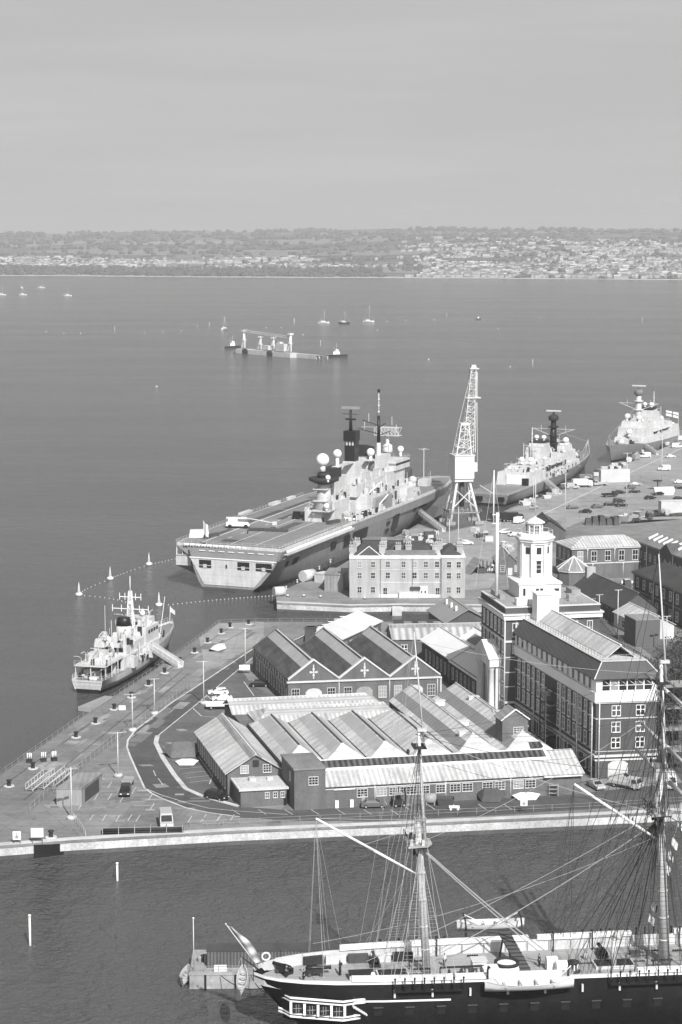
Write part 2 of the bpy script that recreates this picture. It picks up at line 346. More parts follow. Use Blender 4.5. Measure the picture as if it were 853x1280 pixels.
# ------------------------------------------------ far shore
def shore(x): return 4400-.255*x+18*math.sin(x/140)+10*math.sin(x/37)
def lerp(x, t):
    for (a, b), (c, d) in zip(t, t[1:]):
        if x <= c: return b+(d-b)*max(0, (x-a))/(c-a)
    return t[-1][1]
from mathutils import noise as mn
def hz(x, y):
    d = y-shore(x); f = min(1, max(0, (x+1200)/2400)); n = mn.noise((x/900, y/900, 3.1))+.5*mn.noise((x/350, y/420, 7.1))
    z = lerp(d, [(-40,-3),(0,1.2),(250,4),(900,16),(1700,38),(2700,64),(3900,90),(5200,104),(9000,60)])
    return z*(.93+.12*f)+ n*min(1, max(0, d)/1500)*15
tv = []; tf = []; XS = [-3200+i*64 for i in range(101)]; DS = [-60,-20,0,20,60,120]+[200+i*110 for i in range(70)]
for d in DS:
    for x in XS: yy = shore(x)+d; tv.append((x, yy, hz(x, yy)))
nx = len(XS)
for j in range(len(DS)-1):
    for i in range(nx-1): tf.append((j*nx+i, j*nx+i+1, (j+1)*nx+i+1, (j+1)*nx+i))
me = bpy.data.meshes.new('far_hills'); me.from_pydata(tv, [], tf); me.materials.append(farfield); me.polygons.foreach_set('use_smooth', [True]*len(tf))
tag(link(bpy.data.objects.new('far_hills', me)), kind='structure')
bch = MB()
for i in range(100):
    x0, x1 = XS[i], XS[i+1]; bch.poly([(x0, shore(x0)-22, .35), (x1, shore(x1)-22, .35), (x1, shore(x1)+6, 1.9), (x0, shore(x0)+6, 1.9)])
struct('far_beach', bch, M('pale_shingle', .42, .9, .2, .02, coord='World'))
# town houses and woods on the far shore
hw = M('far_house_wall', .38, .8, .15, .02, coord='World'); hr = M('far_house_roof', .16, .8, .3, .02, coord='World'); hr2 = M('far_pale_roof', .5, .8, .15, .02, coord='World')
def house_mb(L_, W_, h, mb=None, o=(0,0,0), rz=0, m=0, r=1, fl=False):
    mb = mb or MB(); co, si = math.cos(rz), math.sin(rz)
    def t(x, y, z): return (o[0]+x*co-y*si, o[1]+x*si+y*co, o[2]+z)
    a, b = L_/2, W_/2; rh = .35*W_ if not fl else .3; e = a if not fl else a*.98; yb = 0 if not fl else b*.9
    p = [t(-a,-b,-3),t(a,-b,-3),t(a,b,-3),t(-a,b,-3),t(-a,-b,h),t(a,-b,h),t(a,b,h),t(-a,b,h),t(-e,-yb,h+rh),t(e,-yb,h+rh),t(e,yb,h+rh),t(-e,yb,h+rh)]
    mb.add(p, [(0,1,5,4),(1,2,6,5),(2,3,7,6),(3,0,4,7),(4,11,8),(7,11,4),(5,9,6),(6,9,10)], m); mb.add(p, [(4,5,9,8),(6,7,11,10),(8,9,10,11)], r)
    return mb
cand = []
def dens(x, d):
    f = max(0, min(1, (x+150)/500)); n = mn.noise((x/260, d/170, 1.7))*.9+mn.noise((x/90, d/60, 5.7))*.4
    right = f*(1 if 20 < d < 2900 else 0)*(.62-d/9000)
    left = (1-f*.6)*(.50 if 560 < d < 1250 else 0)
    return max(right, left)+n*.45
rs = random.Random(3); tries = 0
while len(cand) < 5600 and tries < 160000:
    tries += 1; x = rs.uniform(-1500, 1700); d = rs.uniform(15, 3000)
    if dens(x, d) > .34+rs.random()*.25: cand.append((x, shore(x)+d, d))
cand.sort(key=lambda q: q[1])
inv = [q for q in cand if abs(q[0])/q[1] < .172]; first = set(id(q) for q in inv[:300])
protos = []
for k, (L_, W_, h, m, r, fl) in enumerate(((9,6.5,5,hw,hr,0),(13,7,5.5,hw,hr,0),(8,6,5,hw,hr2,0),(19,7.5,5.5,hw,hr2,0),(15,10,6,hw,hr2,1))):
    protos.append(house_mb(L_, W_, h, fl=fl).mesh('far_house', [m, r]))
HL = ['small dark-roofed pale house in the town along the far shore','longer dark-roofed pale terrace in the town along the far shore','small pale-roofed house in the town along the far shore','long pale-roofed terrace in the town along the far shore','pale flat-roofed block in the town along the far shore']
stuffm = MB()
for q in cand:
    k = rs.choices(range(5), (8,5,3,1,.5))[0]; rz = rs.choice((0,0,.2,-.25,1.5))+rs.uniform(-.12,.12)
    if id(q) in first:
        o = link(bpy.data.objects.new('far_house', protos[k])); o.location = (q[0], q[1], hz(q[0], q[1])); o.rotation_euler = (0,0,rz); tag(o, HL[k], 'house', 'houses of the far shore town, '+['small dark-roofed','dark-roofed terraces','small pale-roofed','pale-roofed terraces','flat-roofed'][k])
    else:
        L_, W_, h, fl = ((9,6.5,5,0),(13,7,5.5,0),(8,6,5,0),(19,7.5,5.5,0),(15,10,6,1))[k]
        house_mb(L_, W_, h, stuffm, (q[0], q[1], hz(q[0], q[1])), rz, 0, 1 if k < 2 else 2, fl)
tag(stuffm.build('town_houses', [hw, hr, hr2]), 'mass of pale houses climbing the hillside behind the shoreline houses', 'houses', kind='stuff')
fw = MB()
def blob(mb, c, r, h, m=0):
    n = 6; ph = rs.random()*6; pts = []
    for k, (q, z) in enumerate(((.8,-.3),(1,.35),(.62,.85))):
        for i in range(n): a = ph+i*6.283/n+k*.5; rr = r*q*rs.uniform(.75,1.25); pts.append((c[0]+rr*math.cos(a), c[1]+rr*math.sin(a), c[2]+h*z*rs.uniform(.85,1.15)))
    pts.append((c[0], c[1], c[2]+h)); f = [(k*n+i, k*n+(i+1)%n, (k+1)*n+(i+1)%n, (k+1)*n+i) for k in range(2) for i in range(n)]+[(2*n+i, 2*n+(i+1)%n, 3*n) for i in range(n)]
    mb.add(pts, f, m)
cnt = 0; tries = 0
while cnt < 4600 and tries < 200000:
    tries += 1; x = rs.uniform(-1750, 1900); d = rs.uniform(2, 5200)**1.0; y = shore(x)+d
    f = max(0, min(1, (x+150)/500)); n = mn.noise((x/330, d/120, 8.2))
    p = .04+(.75 if d < 520 and f < .5 else 0)+max(0, n-.05)*.8*(1 if d > 300 else .6)- (.12 if d > 3300 else 0)
    if abs(mn.noise((x/700, d/260, 2.2))) < .035: p += .55
    if rs.random() < p*(.6 if d < 1200 else .33):
        r = rs.uniform(4, 9)*(1+d/4000); blob(fw, (x, y, hz(x, y)), r, rs.uniform(5, 10)*(1+d/6000)); cnt += 1
tag(fw.build('far_woods', farfol), 'dark woods and hedges spread over the far shore and hills', 'woods', kind='stuff')
# lattice mast on the ridge and water tower like specks
def pylon(x, y, h, label):
    r = thing('radio_mast', label, 'mast', (x, y, hz(x, y)-1)); t = MB()
    for a, b in ((-1,-1),(1,-1),(1,1),(-1,1)): t.tube((a*3.4,b*3.4,0), (a*.5,b*.5,h), .45, .3, 4)
    for k in range(1, 6):
        q = 3.4*(1-k/6.6)
        for a, b in ((-1,-1),(1,-1),(1,1),(-1,1)): t.tube((a*q,b*q,h*k/6), (b*q if a != b else -a*q, -a*q if a != b else b*q, h*k/6), .25, n=4)
    t.build('lattice', steel, r); t2 = MB(); t2.tube((0,0,h),(0,0,h*1.2),.25,n=4); t2.build('aerial', steel, r)
c_ = P(316, 300, 88); pylon(-330, 7300, 46, 'grey lattice radio mast standing on the fields left of centre on the far ridge')
pylon(250, 7700, 48, 'grey lattice radio mast on the far ridge above the town on the right')
# haze
hb = MB(); hb.box(-5200, 5200, -260, 10400, -4, 178)
hz_m = bpy.data.materials.new('haze'); hz_m.use_nodes = True; t = hz_m.node_tree; t.nodes.remove(t.nodes['Principled BSDF'])
pv = t.nodes.new('ShaderNodeVolumePrincipled'); pv.inputs['Color'].default_value = (1,1,1,1); pv.inputs['Density'].default_value = 0.00011; pv.inputs['Anisotropy'].default_value = .1
t.links.new(pv.outputs[0], t.nodes['Material Output'].inputs['Volume'])
tag(hb.build('haze', hz_m), kind='stuff')
# ================================================ buildings
def frame(name, label, cat, O, ua, va, group=None, z0=G):
    """root Empty at the corner O; local a runs along ua, local b along va (both in degrees)"""
    r = thing(name, label, cat, (O[0], O[1], z0), math.radians(ua), group)
    k = math.radians(va-ua); kc, ks = math.cos(k), math.sin(k)
    T = lambda a, b, z: (a+b*kc, b*ks, z)
    r_ = {'r': r, 'T': T, 'k': k}; return r_
WC = {}; WR = random.Random(12)
def win_mesh(w_, h_, style, fm, gm):
    key = (round(w_, 2), round(h_, 2), style, fm.name, gm.name)
    if key in WC: return WC[key]
    f = MB(); t = {'thin': .07, 'bold': .17}.get(style, .10); y0, y1 = -.09, .02
    f.box(-w_/2-t, w_/2+t, y0-.06, y1, -t*1.4, 0, 0); f.box(-w_/2-t, w_/2+t, y0, y1, h_, h_+t, 0)
    f.box(-w_/2-t, -w_/2, y0, y1, 0, h_, 0); f.box(w_/2, w_/2+t, y0, y1, 0, h_, 0)
    if style in ('sash', 'bold'):
        f.box(-w_/2, w_/2, y0+.02, y1, h_*.5-.05, h_*.5+.05); f.box(-.035, .035, y0+.03, y1, 0, h_)
    if style == 'cross':
        f.box(-w_/2, w_/2, y0+.01, y1, h_*.55-.08, h_*.55+.08); f.box(-.08, .08, y0+.015, y1, 0, h_)
    if style == 'grid':
        for i in (1, 2): f.box(-w_/2+w_*i/3-.035, -w_/2+w_*i/3+.035, y0+.02, y1, 0, h_)
        for i in (1, 2): f.box(-w_/2, w_/2, y0+.03, y1, h_*i/3-.035, h_*i/3+.035)
    if style == 'truss':
        f.box(-w_/2, w_/2, y0+.02, y1, h_*.45-.05, h_*.45+.05)
        f.tube((-w_/2, y0+.05, h_), (w_/2, y0+.05, h_*.5), .05, n=4)
    g = MB(); g.box(-w_/2-.01, w_/2+.01, -.03, -.01, -.01, h_+.01)
    WC[key] = (f.mesh('window_frame', [fm]), g.mesh('window_pane', [gm])); return WC[key]
def win(B, a, b, z, w_, h_, face='S', style='sash', fm=None, gm=None, name='window'):
    q = WR.random(); f, g = win_mesh(w_, h_, style, fm or trimw, gm or (glass2 if q < .16 else glass3 if q < .4 else glass))
    o = link(bpy.data.objects.new(name, f), B['r']); o.location = B['T'](a, b, z)
    o.rotation_euler = (0, 0, {'S': 0, 'W': -math.pi+B['k'], 'E': B['k'], 'N': math.pi}[face])
    p = link(bpy.data.objects.new('pane', g), o); return o
def plain(B, name, fn, m):
    mb = MB(B['T']); fn(mb); return mb.build(name, m, B['r'])
def slab(mb, p, th=.15, m=0):
    q = [(x, y, z-th) for x, y, z in p]; return mb.add(list(p)+q, [(0,1,2,3),(7,6,5,4),(0,4,5,1),(1,5,6,2),(2,6,7,3),(3,7,4,0)], m)
def mix3(p, q, t): return tuple(p[i]+(q[i]-p[i])*t for i in range(3))
def slope(mb, e0, e1, r0, r1, strips=((0, 1, 0),), th=.16):
    """roof slope from eave line e0-e1 up to ridge line r0-r1, cut into strips by height"""
    for f0, f1, m in strips: slab(mb, [mix3(e0, r0, f0), mix3(e1, r1, f0), mix3(e1, r1, f1), mix3(e0, r0, f1)], th, m)
def gableNS(B, a0, a1, b0, b1, ze, zr, mats, strips=((0,1,0),), ov=.35, hipS=0, hipN=0, ridge=None, name='roof'):
    """ridge runs along b"""
    mb = MB(B['T']); am = (a0+a1)/2; k = (zr-ze)/((a1-a0)/2); zl = ze-ov*k
    rs0, rs1 = (am, b0-ov+hipS, zr), (am, b1+ov-hipN, zr)
    slope(mb, (a0-ov, b0-ov, zl), (a0-ov, b1+ov, zl), rs0, rs1, strips)
    slope(mb, (a1+ov, b0-ov, zl), (a1+ov, b1+ov, zl), rs0, rs1, strips)
    if hipS: mb.add([(a0-ov, b0-ov, zl), (a1+ov, b0-ov, zl), rs0], [(0,1,2)], strips[0][2])
    if hipN: mb.add([(a0-ov, b1+ov, zl), (a1+ov, b1+ov, zl), rs1], [(0,1,2)], strips[0][2])
    mb.box(am-.15, am+.15, rs0[1], rs1[1], zr-.02, zr+.12, len(mats)-1 if ridge is None else ridge)
    return mb.build(name, mats, B['r'])
def gableEW(B, a0, a1, b0, b1, ze, zr, mats, strips=((0,1,0),), ov=.35, hipW=0, hipE=0, name='roof', bm=None):
    mb = MB(B['T']); bm = (b0+b1)/2 if bm is None else bm; zl = ze-.1
    r0, r1 = (a0-ov+hipW, bm, zr), (a1+ov-hipE, bm, zr)
    slope(mb, (a0-ov, b0-ov, zl), (a1+ov, b0-ov, zl), r0, r1, strips); slope(mb, (a0-ov, b1+ov, zl), (a1+ov, b1+ov, zl), r0, r1, strips)
    if hipW: mb.add([(a0-ov, b0-ov, zl), (a0-ov, b1+ov, zl), r0], [(0,1,2)], strips[0][2])
    if hipE: mb.add([(a1+ov, b0-ov, zl), (a1+ov, b1+ov, zl), r1], [(0,1,2)], strips[0][2])
    mb.box(r0[0], r1[0], bm-.12, bm+.12, zr-.02, zr+.1, len(mats)-1)
    return mb.build(name, mats, B['r'])
def walls(B, a0, a1, b0, b1, z0, z1, m=0, name='wall', gab=None, mats=None, extra=None):
    """four walls as one mesh; gab='S' adds gable triangles to the ends along b, 'W' along a"""
    mb = MB(B['T']); mb.box(a0, a1, b0, b1, z0, z1, m)
    if gab:
        zr = gab[1]
        if gab[0] == 'NS':
            for b_ in (b0, b1-.3): mb.add([(a0,b_,z1),(a1,b_,z1),((a0+a1)/2,b_,zr),(a0,b_+.3,z1),(a1,b_+.3,z1),((a0+a1)/2,b_+.3,zr)], [(0,1,2),(5,4,3),(0,2,5,3),(1,4,5,2)], m)
        else:
            for a_ in (a0, a1-.3): mb.add([(a_,b0,z1),(a_,b1,z1),(a_,(b0+b1)/2,zr),(a_+.3,b0,z1),(a_+.3,b1,z1),(a_+.3,(b0+b1)/2,zr)], [(0,1,2),(5,4,3),(0,2,5,3),(1,4,5,2)], m)
    if extra: extra(mb)
    return mb.build(name, mats or [brick, trimw, white], B['r'])
def pipe(B, a, b, z0, z1, m=None, r=.09):
    mb = MB(B['T']); mb.tube((a, b, z0), (a, b, z1), r, n=6); mb.box(a-.2, a+.2, b-.2, b+.2, z1, z1+.35); return mb.build('downpipe', m or trimw, B['r'])
def door(B, a, b, z, w_, h_, face, m, arch=0):
    mb = MB(); mb.box(-w_/2, w_/2, -.07, .02, 0, h_); 
    if arch: mb.add([(-w_/2,-.07,h_),(w_/2,-.07,h_),(w_*.3,-.07,h_+arch*.8),(0,-.07,h_+arch),(-w_*.3,-.07,h_+arch*.8)], [(0,1,2,3,4)])
    o = mb.build('door', m, B['r']); o.location = B['T'](a, b, z); o.rotation_euler = (0, 0, {'S': 0, 'W': -math.pi+B['k'], 'E': B['k']}[face]); return o
# ---------------- three-gabled boathouse
B = frame('brick_boathouse', 'brick boathouse with three gables and dark slate roofs banded with pale rooflights', 'boathouse', (-11.0, 402.0), 9, 104.5)
w3 = 32.2/3
def ex(mb):
    for i in range(3):
        a0, a1 = i*w3, (i+1)*w3
        for b_ in (-.02, 34.7): mb.add([(a0,b_,5.5),(a1,b_,5.5),(a0+w3*.5,b_,9.6),(a0,b_+.3,5.5),(a1,b_+.3,5.5),(a0+w3*.5,b_+.3,9.6)], [(0,1,2),(5,4,3),(0,2,5,3),(1,4,5,2)], 0)
        for s_, e_ in (((a0, 5.5), (a0+w3/2, 9.6)), ((a0+w3/2, 9.6), (a1, 5.5))):
            mb.add([(s_[0],-.25,s_[1]),(e_[0],-.25,e_[1]),(e_[0],-.25,e_[1]+.4),(s_[0],-.25,s_[1]+.4),(s_[0],.4,s_[1]),(e_[0],.4,e_[1]),(e_[0],.4,e_[1]+.4),(s_[0],.4,s_[1]+.4)], [(0,1,2,3),(3,2,6,7),(0,4,5,1)], 1)
        c_ = a0+w3/2                                # pierced quatrefoil in the gable
        for q in range(4):
            t = q*math.pi/2; mb.box(c_+.62*math.cos(t)-.22, c_+.62*math.cos(t)+.22, -.12, 0, 7.1+.62*math.sin(t)-.22, 7.1+.62*math.sin(t)+.22, 1)
        mb.box(c_-.5, c_+.5, -.09, 0, 6.98, 7.22, 1); mb.box(c_-.12, c_+.12, -.092, 0, 6.6, 7.6, 1)
        mb.box(c_-.12, c_+.12, -.09, 0, 7.9, 8.7, 1); mb.box(c_-.12, c_+.12, -.09, 0, 5.7, 6.35, 1)
    mb.box(-.25, 32.45, -.3, 0, 4.95, 5.3, 1)
    for k in range(14): mb.box(-.18, 0, 1+k*2.5, 1.7+k*2.5, 0, 5.3, 0)      # piers down the side
walls(B, 0, 32.2, 0, 35, -.2, 5.5, extra=ex, mats=[brick, trimw])
for i in range(3):
    o = gableNS(B, i*w3, (i+1)*w3, .25, 34.7, 5.5, 9.35, [slate, rooflight, offwhite], ((0,.60,0),(.60,.93,1),(.93,1,0)), ov=0)
for x in (1.6, 9.1, 12.6, 19.9, 23.2, 30.3): win(B, x, 0, 1.3, 1.5, 2.3, 'S', 'grid'); 
for x in (5.4, 16.1, 26.8): door(B, x, 0, 0, 3.4, 2.9, 'S', offwhite if x != 16.1 else M('worn_door_paint', .3, .7, .3, 1), .8)
for x in (10.7, 21.4, 31.6): pipe(B, x, -.12, 0, 5)
for k in range(12): win(B, 0, 2.6+k*2.5, 1.4, 1.1, 2.6, 'W', 'sash')
# ---------------- white-roofed shed complex
B = frame('brick_workshop', 'sprawling brick workshop under many parallel pale metal roofs in the middle of the quay', 'workshop', (-19.8, 336.0), 11, 104.5)
BW = B
walls(B, 0, 9.8, 0, 29.5, -.2, 4.3, gab=('NS', 7.2), mats=[brick, trimw])
gableNS(B, 0, 9.8, 0, 29.5, 4.4, 7.4, [ribroofy, rooflight, offwhite, greyroof], ((0,.8,0),(.8,.95,3),(.95,1,0)), ov=.5, ridge=2)
for x in (3.0, 7.0): win(B, x, 0, 4.0, 1.3, 1.3, 'S', 'grid')
door(B, 5.0, 0, 5.0, 1.1, 1.2, 'S', nearblack)
for k in range(13): win(B, 0, 2+k*2.15, 1.0, .8, 2.2, 'W', 'sash')
# annex
def annex(mb): mb.box(.8, 8.8, -7.4, -.4, -.2, 2.9, 0); mb.box(.5, 9.1, -7.7, -.05, 2.9, 3.25, 1); mb.box(1.0, 8.6, -7.2, -.3, 3.25, 3.3, 2); mb.box(3.2, 4.4, -3.2, -2, 3.3, 3.9, 2); mb.box(6.4, 7.4, -3, -2.2, 3.3, 3.8, 1)
plain(B, 'annex', annex, [brick, offwhite, M('felt_annex_roof', .45, .9, .25, .6)])
for x in (5.4, 6.8, 8.1): win(B, x, -7.4, 1.5, .6, .9, 'S', 'sash')
door(B, 8.5, -7.4, 0, .0+.5, 2.0, 'S', black)
vents = MB(B['T'])
rows = ((9.8,17.5),(17.5,25.3),(25.3,33.1),(33.1,41.2))
walls(B, 9.8, 41.2, .5, 30, -.2, 5.0, mats=[brick])
for i, (a0, a1) in enumerate(rows):
    gableNS(B, a0, a1, .6, 30, 5, 7.5, [ribroofy, rooflight, offwhite, steeld], ((0,.42,0),(.42,.9,0) if i == 3 else (.42,.9,1),(.9,1,0)), ov=0, hipS=3.4, hipN=3)
gut = MB(B['T'])
for a in (9.8, 17.5, 25.3, 33.1, 41.2): gut.box(a-.25, a+.25, .5, 30, 5.0, 5.1)
gut.build('gutter', nearblack, B['r'])
walls(B, 41.2, 59.6, .5, 44, -.2, 5.0, mats=[brick])
for a0, a1 in ((41.2, 50), (50, 59.6)):
    gableNS(B, a0, a1, .6, 44, 5, 8.0, [ribroofy, roofdarkstrip, offwhite, ribroofy], ((0,.22,0),(.22,.62,1),(.62,.92,0),(.92,1,3)), ov=.1, hipS=4)
for k, (a, b, z) in enumerate(((47.2,30,7.6),(46.8,14,7.5),(54.6,32,7.6),(55.5,20,7.5),(56,8,7.5),(44.7,7,7.4))): 
    v = MB(B['T']); v.box(a-.9, a+.9, b-.35, b+.35, z-.6, z+.35, 0); v.box(a-1.1, a+1.1, b-.5, b+.5, z+.35, z+.5, 1); v.build('roof_vent', [white, offwhite], B['r'])
# ranges behind, ridges running east-west
walls(B, 9, 39, 30.2, 48.6, -.2, 4.6, mats=[brick])
gableEW(B, 12, 39.3, 30.4, 39.8, 5.0, 6.9, [ribroof, rooflight, offwhite], ((0,.5,0),(.5,.86,1),(.86,1,0)), hipE=2, hipW=3)
gableEW(B, 9, 39, 39.8, 48.6, 4.9, 6.7, [ribroof, rooflight, offwhite], ((0,.55,0),(.55,.85,1),(.85,1,0)), hipE=3, hipW=0)
# front range
def fr(mb):
    mb.box(14.6, 60.4, -10.5, 1, -.2, 4.0, 0); mb.box(14.6, 60.5, -10.56, -10.5, 3.2, 3.35, 1)
    for a_ in (60.1,): mb.add([(a_,-10.5,4),(a_,.8,4),(a_,-4.7,6.3),(a_+.3,-10.5,4),(a_+.3,.8,4),(a_+.3,-4.7,6.3)], [(0,1,2),(5,4,3),(0,2,5,3),(1,4,5,2)], 0)
plain(B, 'front_range', fr, [brick, trimw])
mb = MB(B['T']); slope(mb, (14.5,-10.9,3.9), (60.8,-10.9,3.9), (14.5,-4.8,6.5), (60.8,-4.8,6.5), ((0,.62,0),(.62,1,0)))
slab(mb, [(15.2,-6.6,5.85),(55.4,-6.6,5.85),(55.4,-4.6,6.75),(15.2,-4.6,6.75)], .25, 1); slab(mb, [(15.0,-4.6,6.85),(55.8,-4.6,6.85),(55.8,-4.2,6.85),(15.0,-4.2,6.85)], .3, 2)
slab(mb, [(55.4,-6.7,5.9),(55.8,-6.7,5.9),(55.8,-4.5,6.85),(55.4,-4.5,6.85)], .3, 2); slab(mb, [(15.0,-6.9,5.72),(55.8,-6.9,5.72),(55.8,-6.6,5.95),(15.0,-6.6,5.95)], .3, 2)
slope(mb, (14.5,.9,4.6), (60.8,.9,4.6), (14.5,-4.4,6.6), (60.8,-4.4,6.6)); mb.build('front_roof', [ribroof, glazing, white], B['r'])
for x in (21.2,24.6,26.8,29.9,32.1,37.6,39.8,43.4,45.6,48.9,51.1,): win(B, x, -10.5, 1.7, 1.7, 1.3, 'S', 'grid')
for x in (28.2, 35.0): win(B, x, -10.5, 1.7, 1.5, 1.3, 'S', 'grid')
for x in (23.4, 35.9, 47.5): pipe(B, x, -10.6, 0, 3.8)
door(B, 18.0, -10.5, 0, 2.8, 3.0, 'S', M('brown_door', .12, .7, .2, 1)); door(B, 22.4-1.0, -10.5, 0, .01+.6, 2.2, 'S', M('stone_patch', .3, .9, .2, 1))
door(B, 55.6, -10.5, 0, 3.2, 3.1, 'S', M('weathered_shutter', .13, .7, .3, 1))
def dr(mb): mb.box(16.4, 17.0, -10.9, -10.5, 0, 1.3, 0); mb.box(19.0, 19.6, -10.9, -10.5, 0, 1.3, 0); mb.box(16.2, 19.9, -10.7, -10.5, 3.1, 3.35, 0); mb.box(53.4, 60.3, -11.2, -10.5, 3.45, 3.6, 0)
plain(B, 'door_surround', dr, [white])
def tw(mb): mb.box(9.3, 14.7, -10.9, -1.2, -.2, 7.0, 0); mb.box(9.15, 14.85, -11.05, -1.05, 7.0, 7.35, 1)
plain(B, 'corner_block', tw, [brick, lead]); win(B, 12.6, -10.9, 4.4, 1.5, 1.3, 'S', 'grid'); win(B, 9.3, -8, 4.6, .8, 1.4, 'W', 'grid')
# hoist turret on the roof
def tu(mb): mb.box(51.3, 56.1, 5.2, 9.0, 4.5, 10.0, 0); mb.add([(51.3,5.2,10),(56.1,5.2,10),(53.7,5.2,11.7),(51.3,9,10),(56.1,9,10),(53.7,9,11.7)], [(0,1,2),(5,4,3)], 0)
plain(B, 'roof_turret', tu, [brick])
mb = MB(B['T']); slope(mb, (51.0,5.0,9.85), (51.0,9.2,9.85), (53.7,5.0,11.85), (53.7,9.2,11.85)); slope(mb, (56.4,5.0,9.85), (56.4,9.2,9.85), (53.7,5.0,11.85), (53.7,9.2,11.85))
for s_ in (51.0, 56.4): mb.tube((s_,4.95,9.85), (53.7,4.95,11.85), .14, n=4, m=1)
mb.build('turret_roof', [greyroof, white], B['r']); win(B, 54.3, 5.2, 7.3, 1.7, 1.1, 'S', 'grid')
mb = MB(B['T']); slab(mb, [(55.2,-2.5+3.2,5.9),(57.4,-2.5+3.2,5.9),(57.4,5.0,7.1),(55.2,5.0,7.1)], .2); mb.build('rooflight', glazing, B['r'])
# ---------------- long office range with the tower
B = frame('office_range', 'long four storey brick office range with white attic band and dark mansard roof', 'building', (45.7, 346.9), 8, 104.6)
LW, LL = 11.2, 43.5
def ex(mb):
    e = .06
    def ring(z0, z1, o_, m):
        mb.box(-o_, LW+o_, -o_, LL, z0, z1, m)
    ring(14.2, 15.9, .45, 2); ring(13.9, 14.2, .25, 1); ring(15.9, 16.0, .3, 1); ring(4.0, 4.4, .3, 1); ring(3.3, 3.6, .12, 1); ring(11.0, 11.15, .1, 1)
    ring(5.0, 5.1, .08, 1)
    mb.box(-.1, LW+.1, -.1, LL, 16.0, 18.45, 2)
    for k in range(8): mb.box(-.25, 0, 1.2+k*5.6, 1.7+k*5.6, 0, 3.3, 0)
walls(B, 0, LW, 0, LL, -.2, 14.2, extra=ex, mats=[brick2, trimw, white])
mb = MB(B['T']); q0 = [(-.7,-.7),(LW+.7,-.7),(LW+.7,LL),(-.7,LL)]; q1 = [(1.5,1.5),(LW-1.5,1.5),(LW-1.5,LL),(1.5,LL)]
mb.prism(q0, 18.45, 21.2, 0, q1); mb.prism(q0, 18.3, 18.45, 1); mb.prism([(1.3,1.3),(LW-1.3,1.3),(LW-1.3,LL),(1.3,LL)], 21.2, 21.32, 2)
for (a, b), (c, d) in zip(q0, q1): mb.tube((a, b, 18.5), (c, d, 21.25), .12, n=4, m=2)
mb.build('mansard_roof', [M('mansard_slate', .085, .7, .1, .8, 'stripe', per=.5, amt=.12, axis='X'), nearblack, offwhite], B['r'])
gableNS(B, 3.2, 8.6, 4, LL-2, 21.4, 23.6, [greyroof, ribroofy, white], ((0,1,1),), ov=.2, name='rooflight_ridge')
mb = MB(B['T'])                              # balustrade round the flat roof
for a in (1.8, LW-1.8):
    mb.tube((a, 1.8, 22.3), (a, LL, 22.3), .04, n=4); mb.tube((a, 1.8, 21.8), (a, LL, 21.8), .03, n=4)
    for k in range(30): mb.tube((a, 1.8+k*1.4, 21.3), (a, 1.8+k*1.4, 22.3), .04, n=4)
mb.tube((1.8,1.8,22.3),(LW-1.8,1.8,22.3),.04,n=4); mb.tube((1.8,1.8,21.8),(LW-1.8,1.8,21.8),.03,n=4)
for k in range(7): mb.tube((1.8+k*1.43,1.8,21.3),(1.8+k*1.43,1.8,22.3),.04,n=4)
mb.build('roof_railing', steel, B['r'])
for k in range(15):
    b = 2.2+k*2.75
    win(B, -.1, b+.6, 16.2, 1.15, 1.95, 'W', 'thin', white)
    for z, h in ((1.0,2.1),(5.5,2.2),(8.5,2.2),(11.4,2.0)):
        if not (k in (7, 8) and z < 12): win(B, 0, b, z, 1.0, h, 'W', 'bold', white)
for z in (5.7, 8.6, 11.6):
    for x in (3.7, 8.2): win(B, x, 0, z, 1.5, 1.75, 'S', 'cross', white)
for k in range(6): win(B, 1.7+k*1.55, -.1, 16.25, 1.35, 2.0, 'S', 'truss', white)
door(B, 4.2, 0, 0, 3.7, 2.7, 'S', offwhite, .6)
for b in (.7, 8, 16.5, 31): 
    o = MB(B['T']); o.tube((-.45, b, 0), (-.45, b, 14), .13, n=6); o.build('downpipe', offwhite, B['r'])
o = MB(B['T']); o.tube((.5,-.3,0),(.5,-.3,13.9),.12,n=6); o.build('downpipe', offwhite, B['r'])
# loading gantry on the west wall
g = MB(B['T'])
for b in (19.5, 22.5): g.tube((-2.2,b,0),(-2.2,b,11.5),.12,n=4); g.tube((-.1,b,11.5),(-3.0,b,11.8),.1,n=4)
for z in (3, 5, 7, 9, 11): g.tube((-2.2,19.5,z),(-2.2,22.5,z),.08,n=4); g.tube((-2.2,19.5,z-2),(-2.2,22.5,z),.05,n=4); g.box(-2.2,0,19.6,22.4,z,z+.08)
g.build('fire_escape', steeld, B['r'])
# ---------------- tall block with the semaphore tower
B = frame('tower_block', 'tall brick block carrying a white octagonal signal tower beside the long office range', 'building', (32.8, 388.2), 11, 101)
W_, D_, H_ = 19.5, 18.5, 22.6
def ex(mb):
    def ring(z0, z1, o_, m): mb.box(-o_, W_+o_, -o_, D_+o_, z0, z1, m)
    ring(21.0, 21.9, .5, 2); ring(21.9, 22.2, .75, 1); ring(22.2, 23.4, .1, 0); ring(23.4, 23.6, .2, 1); ring(4.0, 4.4, .3, 1); ring(16.4, 16.8, .2, 1); ring(10.2,10.4,.08,1); ring(7.3,7.45,.06,1); ring(13.3,13.45,.06,1)
walls(B, 0, W_, 0, D_, -.2, 22.2, extra=ex, mats=[brick2, trimw, white])
rf = MB(B['T']); rf.box(.4, W_-.4, .4, D_-.4, 23.6, 23.66); rf.build('flat_roof', leadgrey, B['r'])
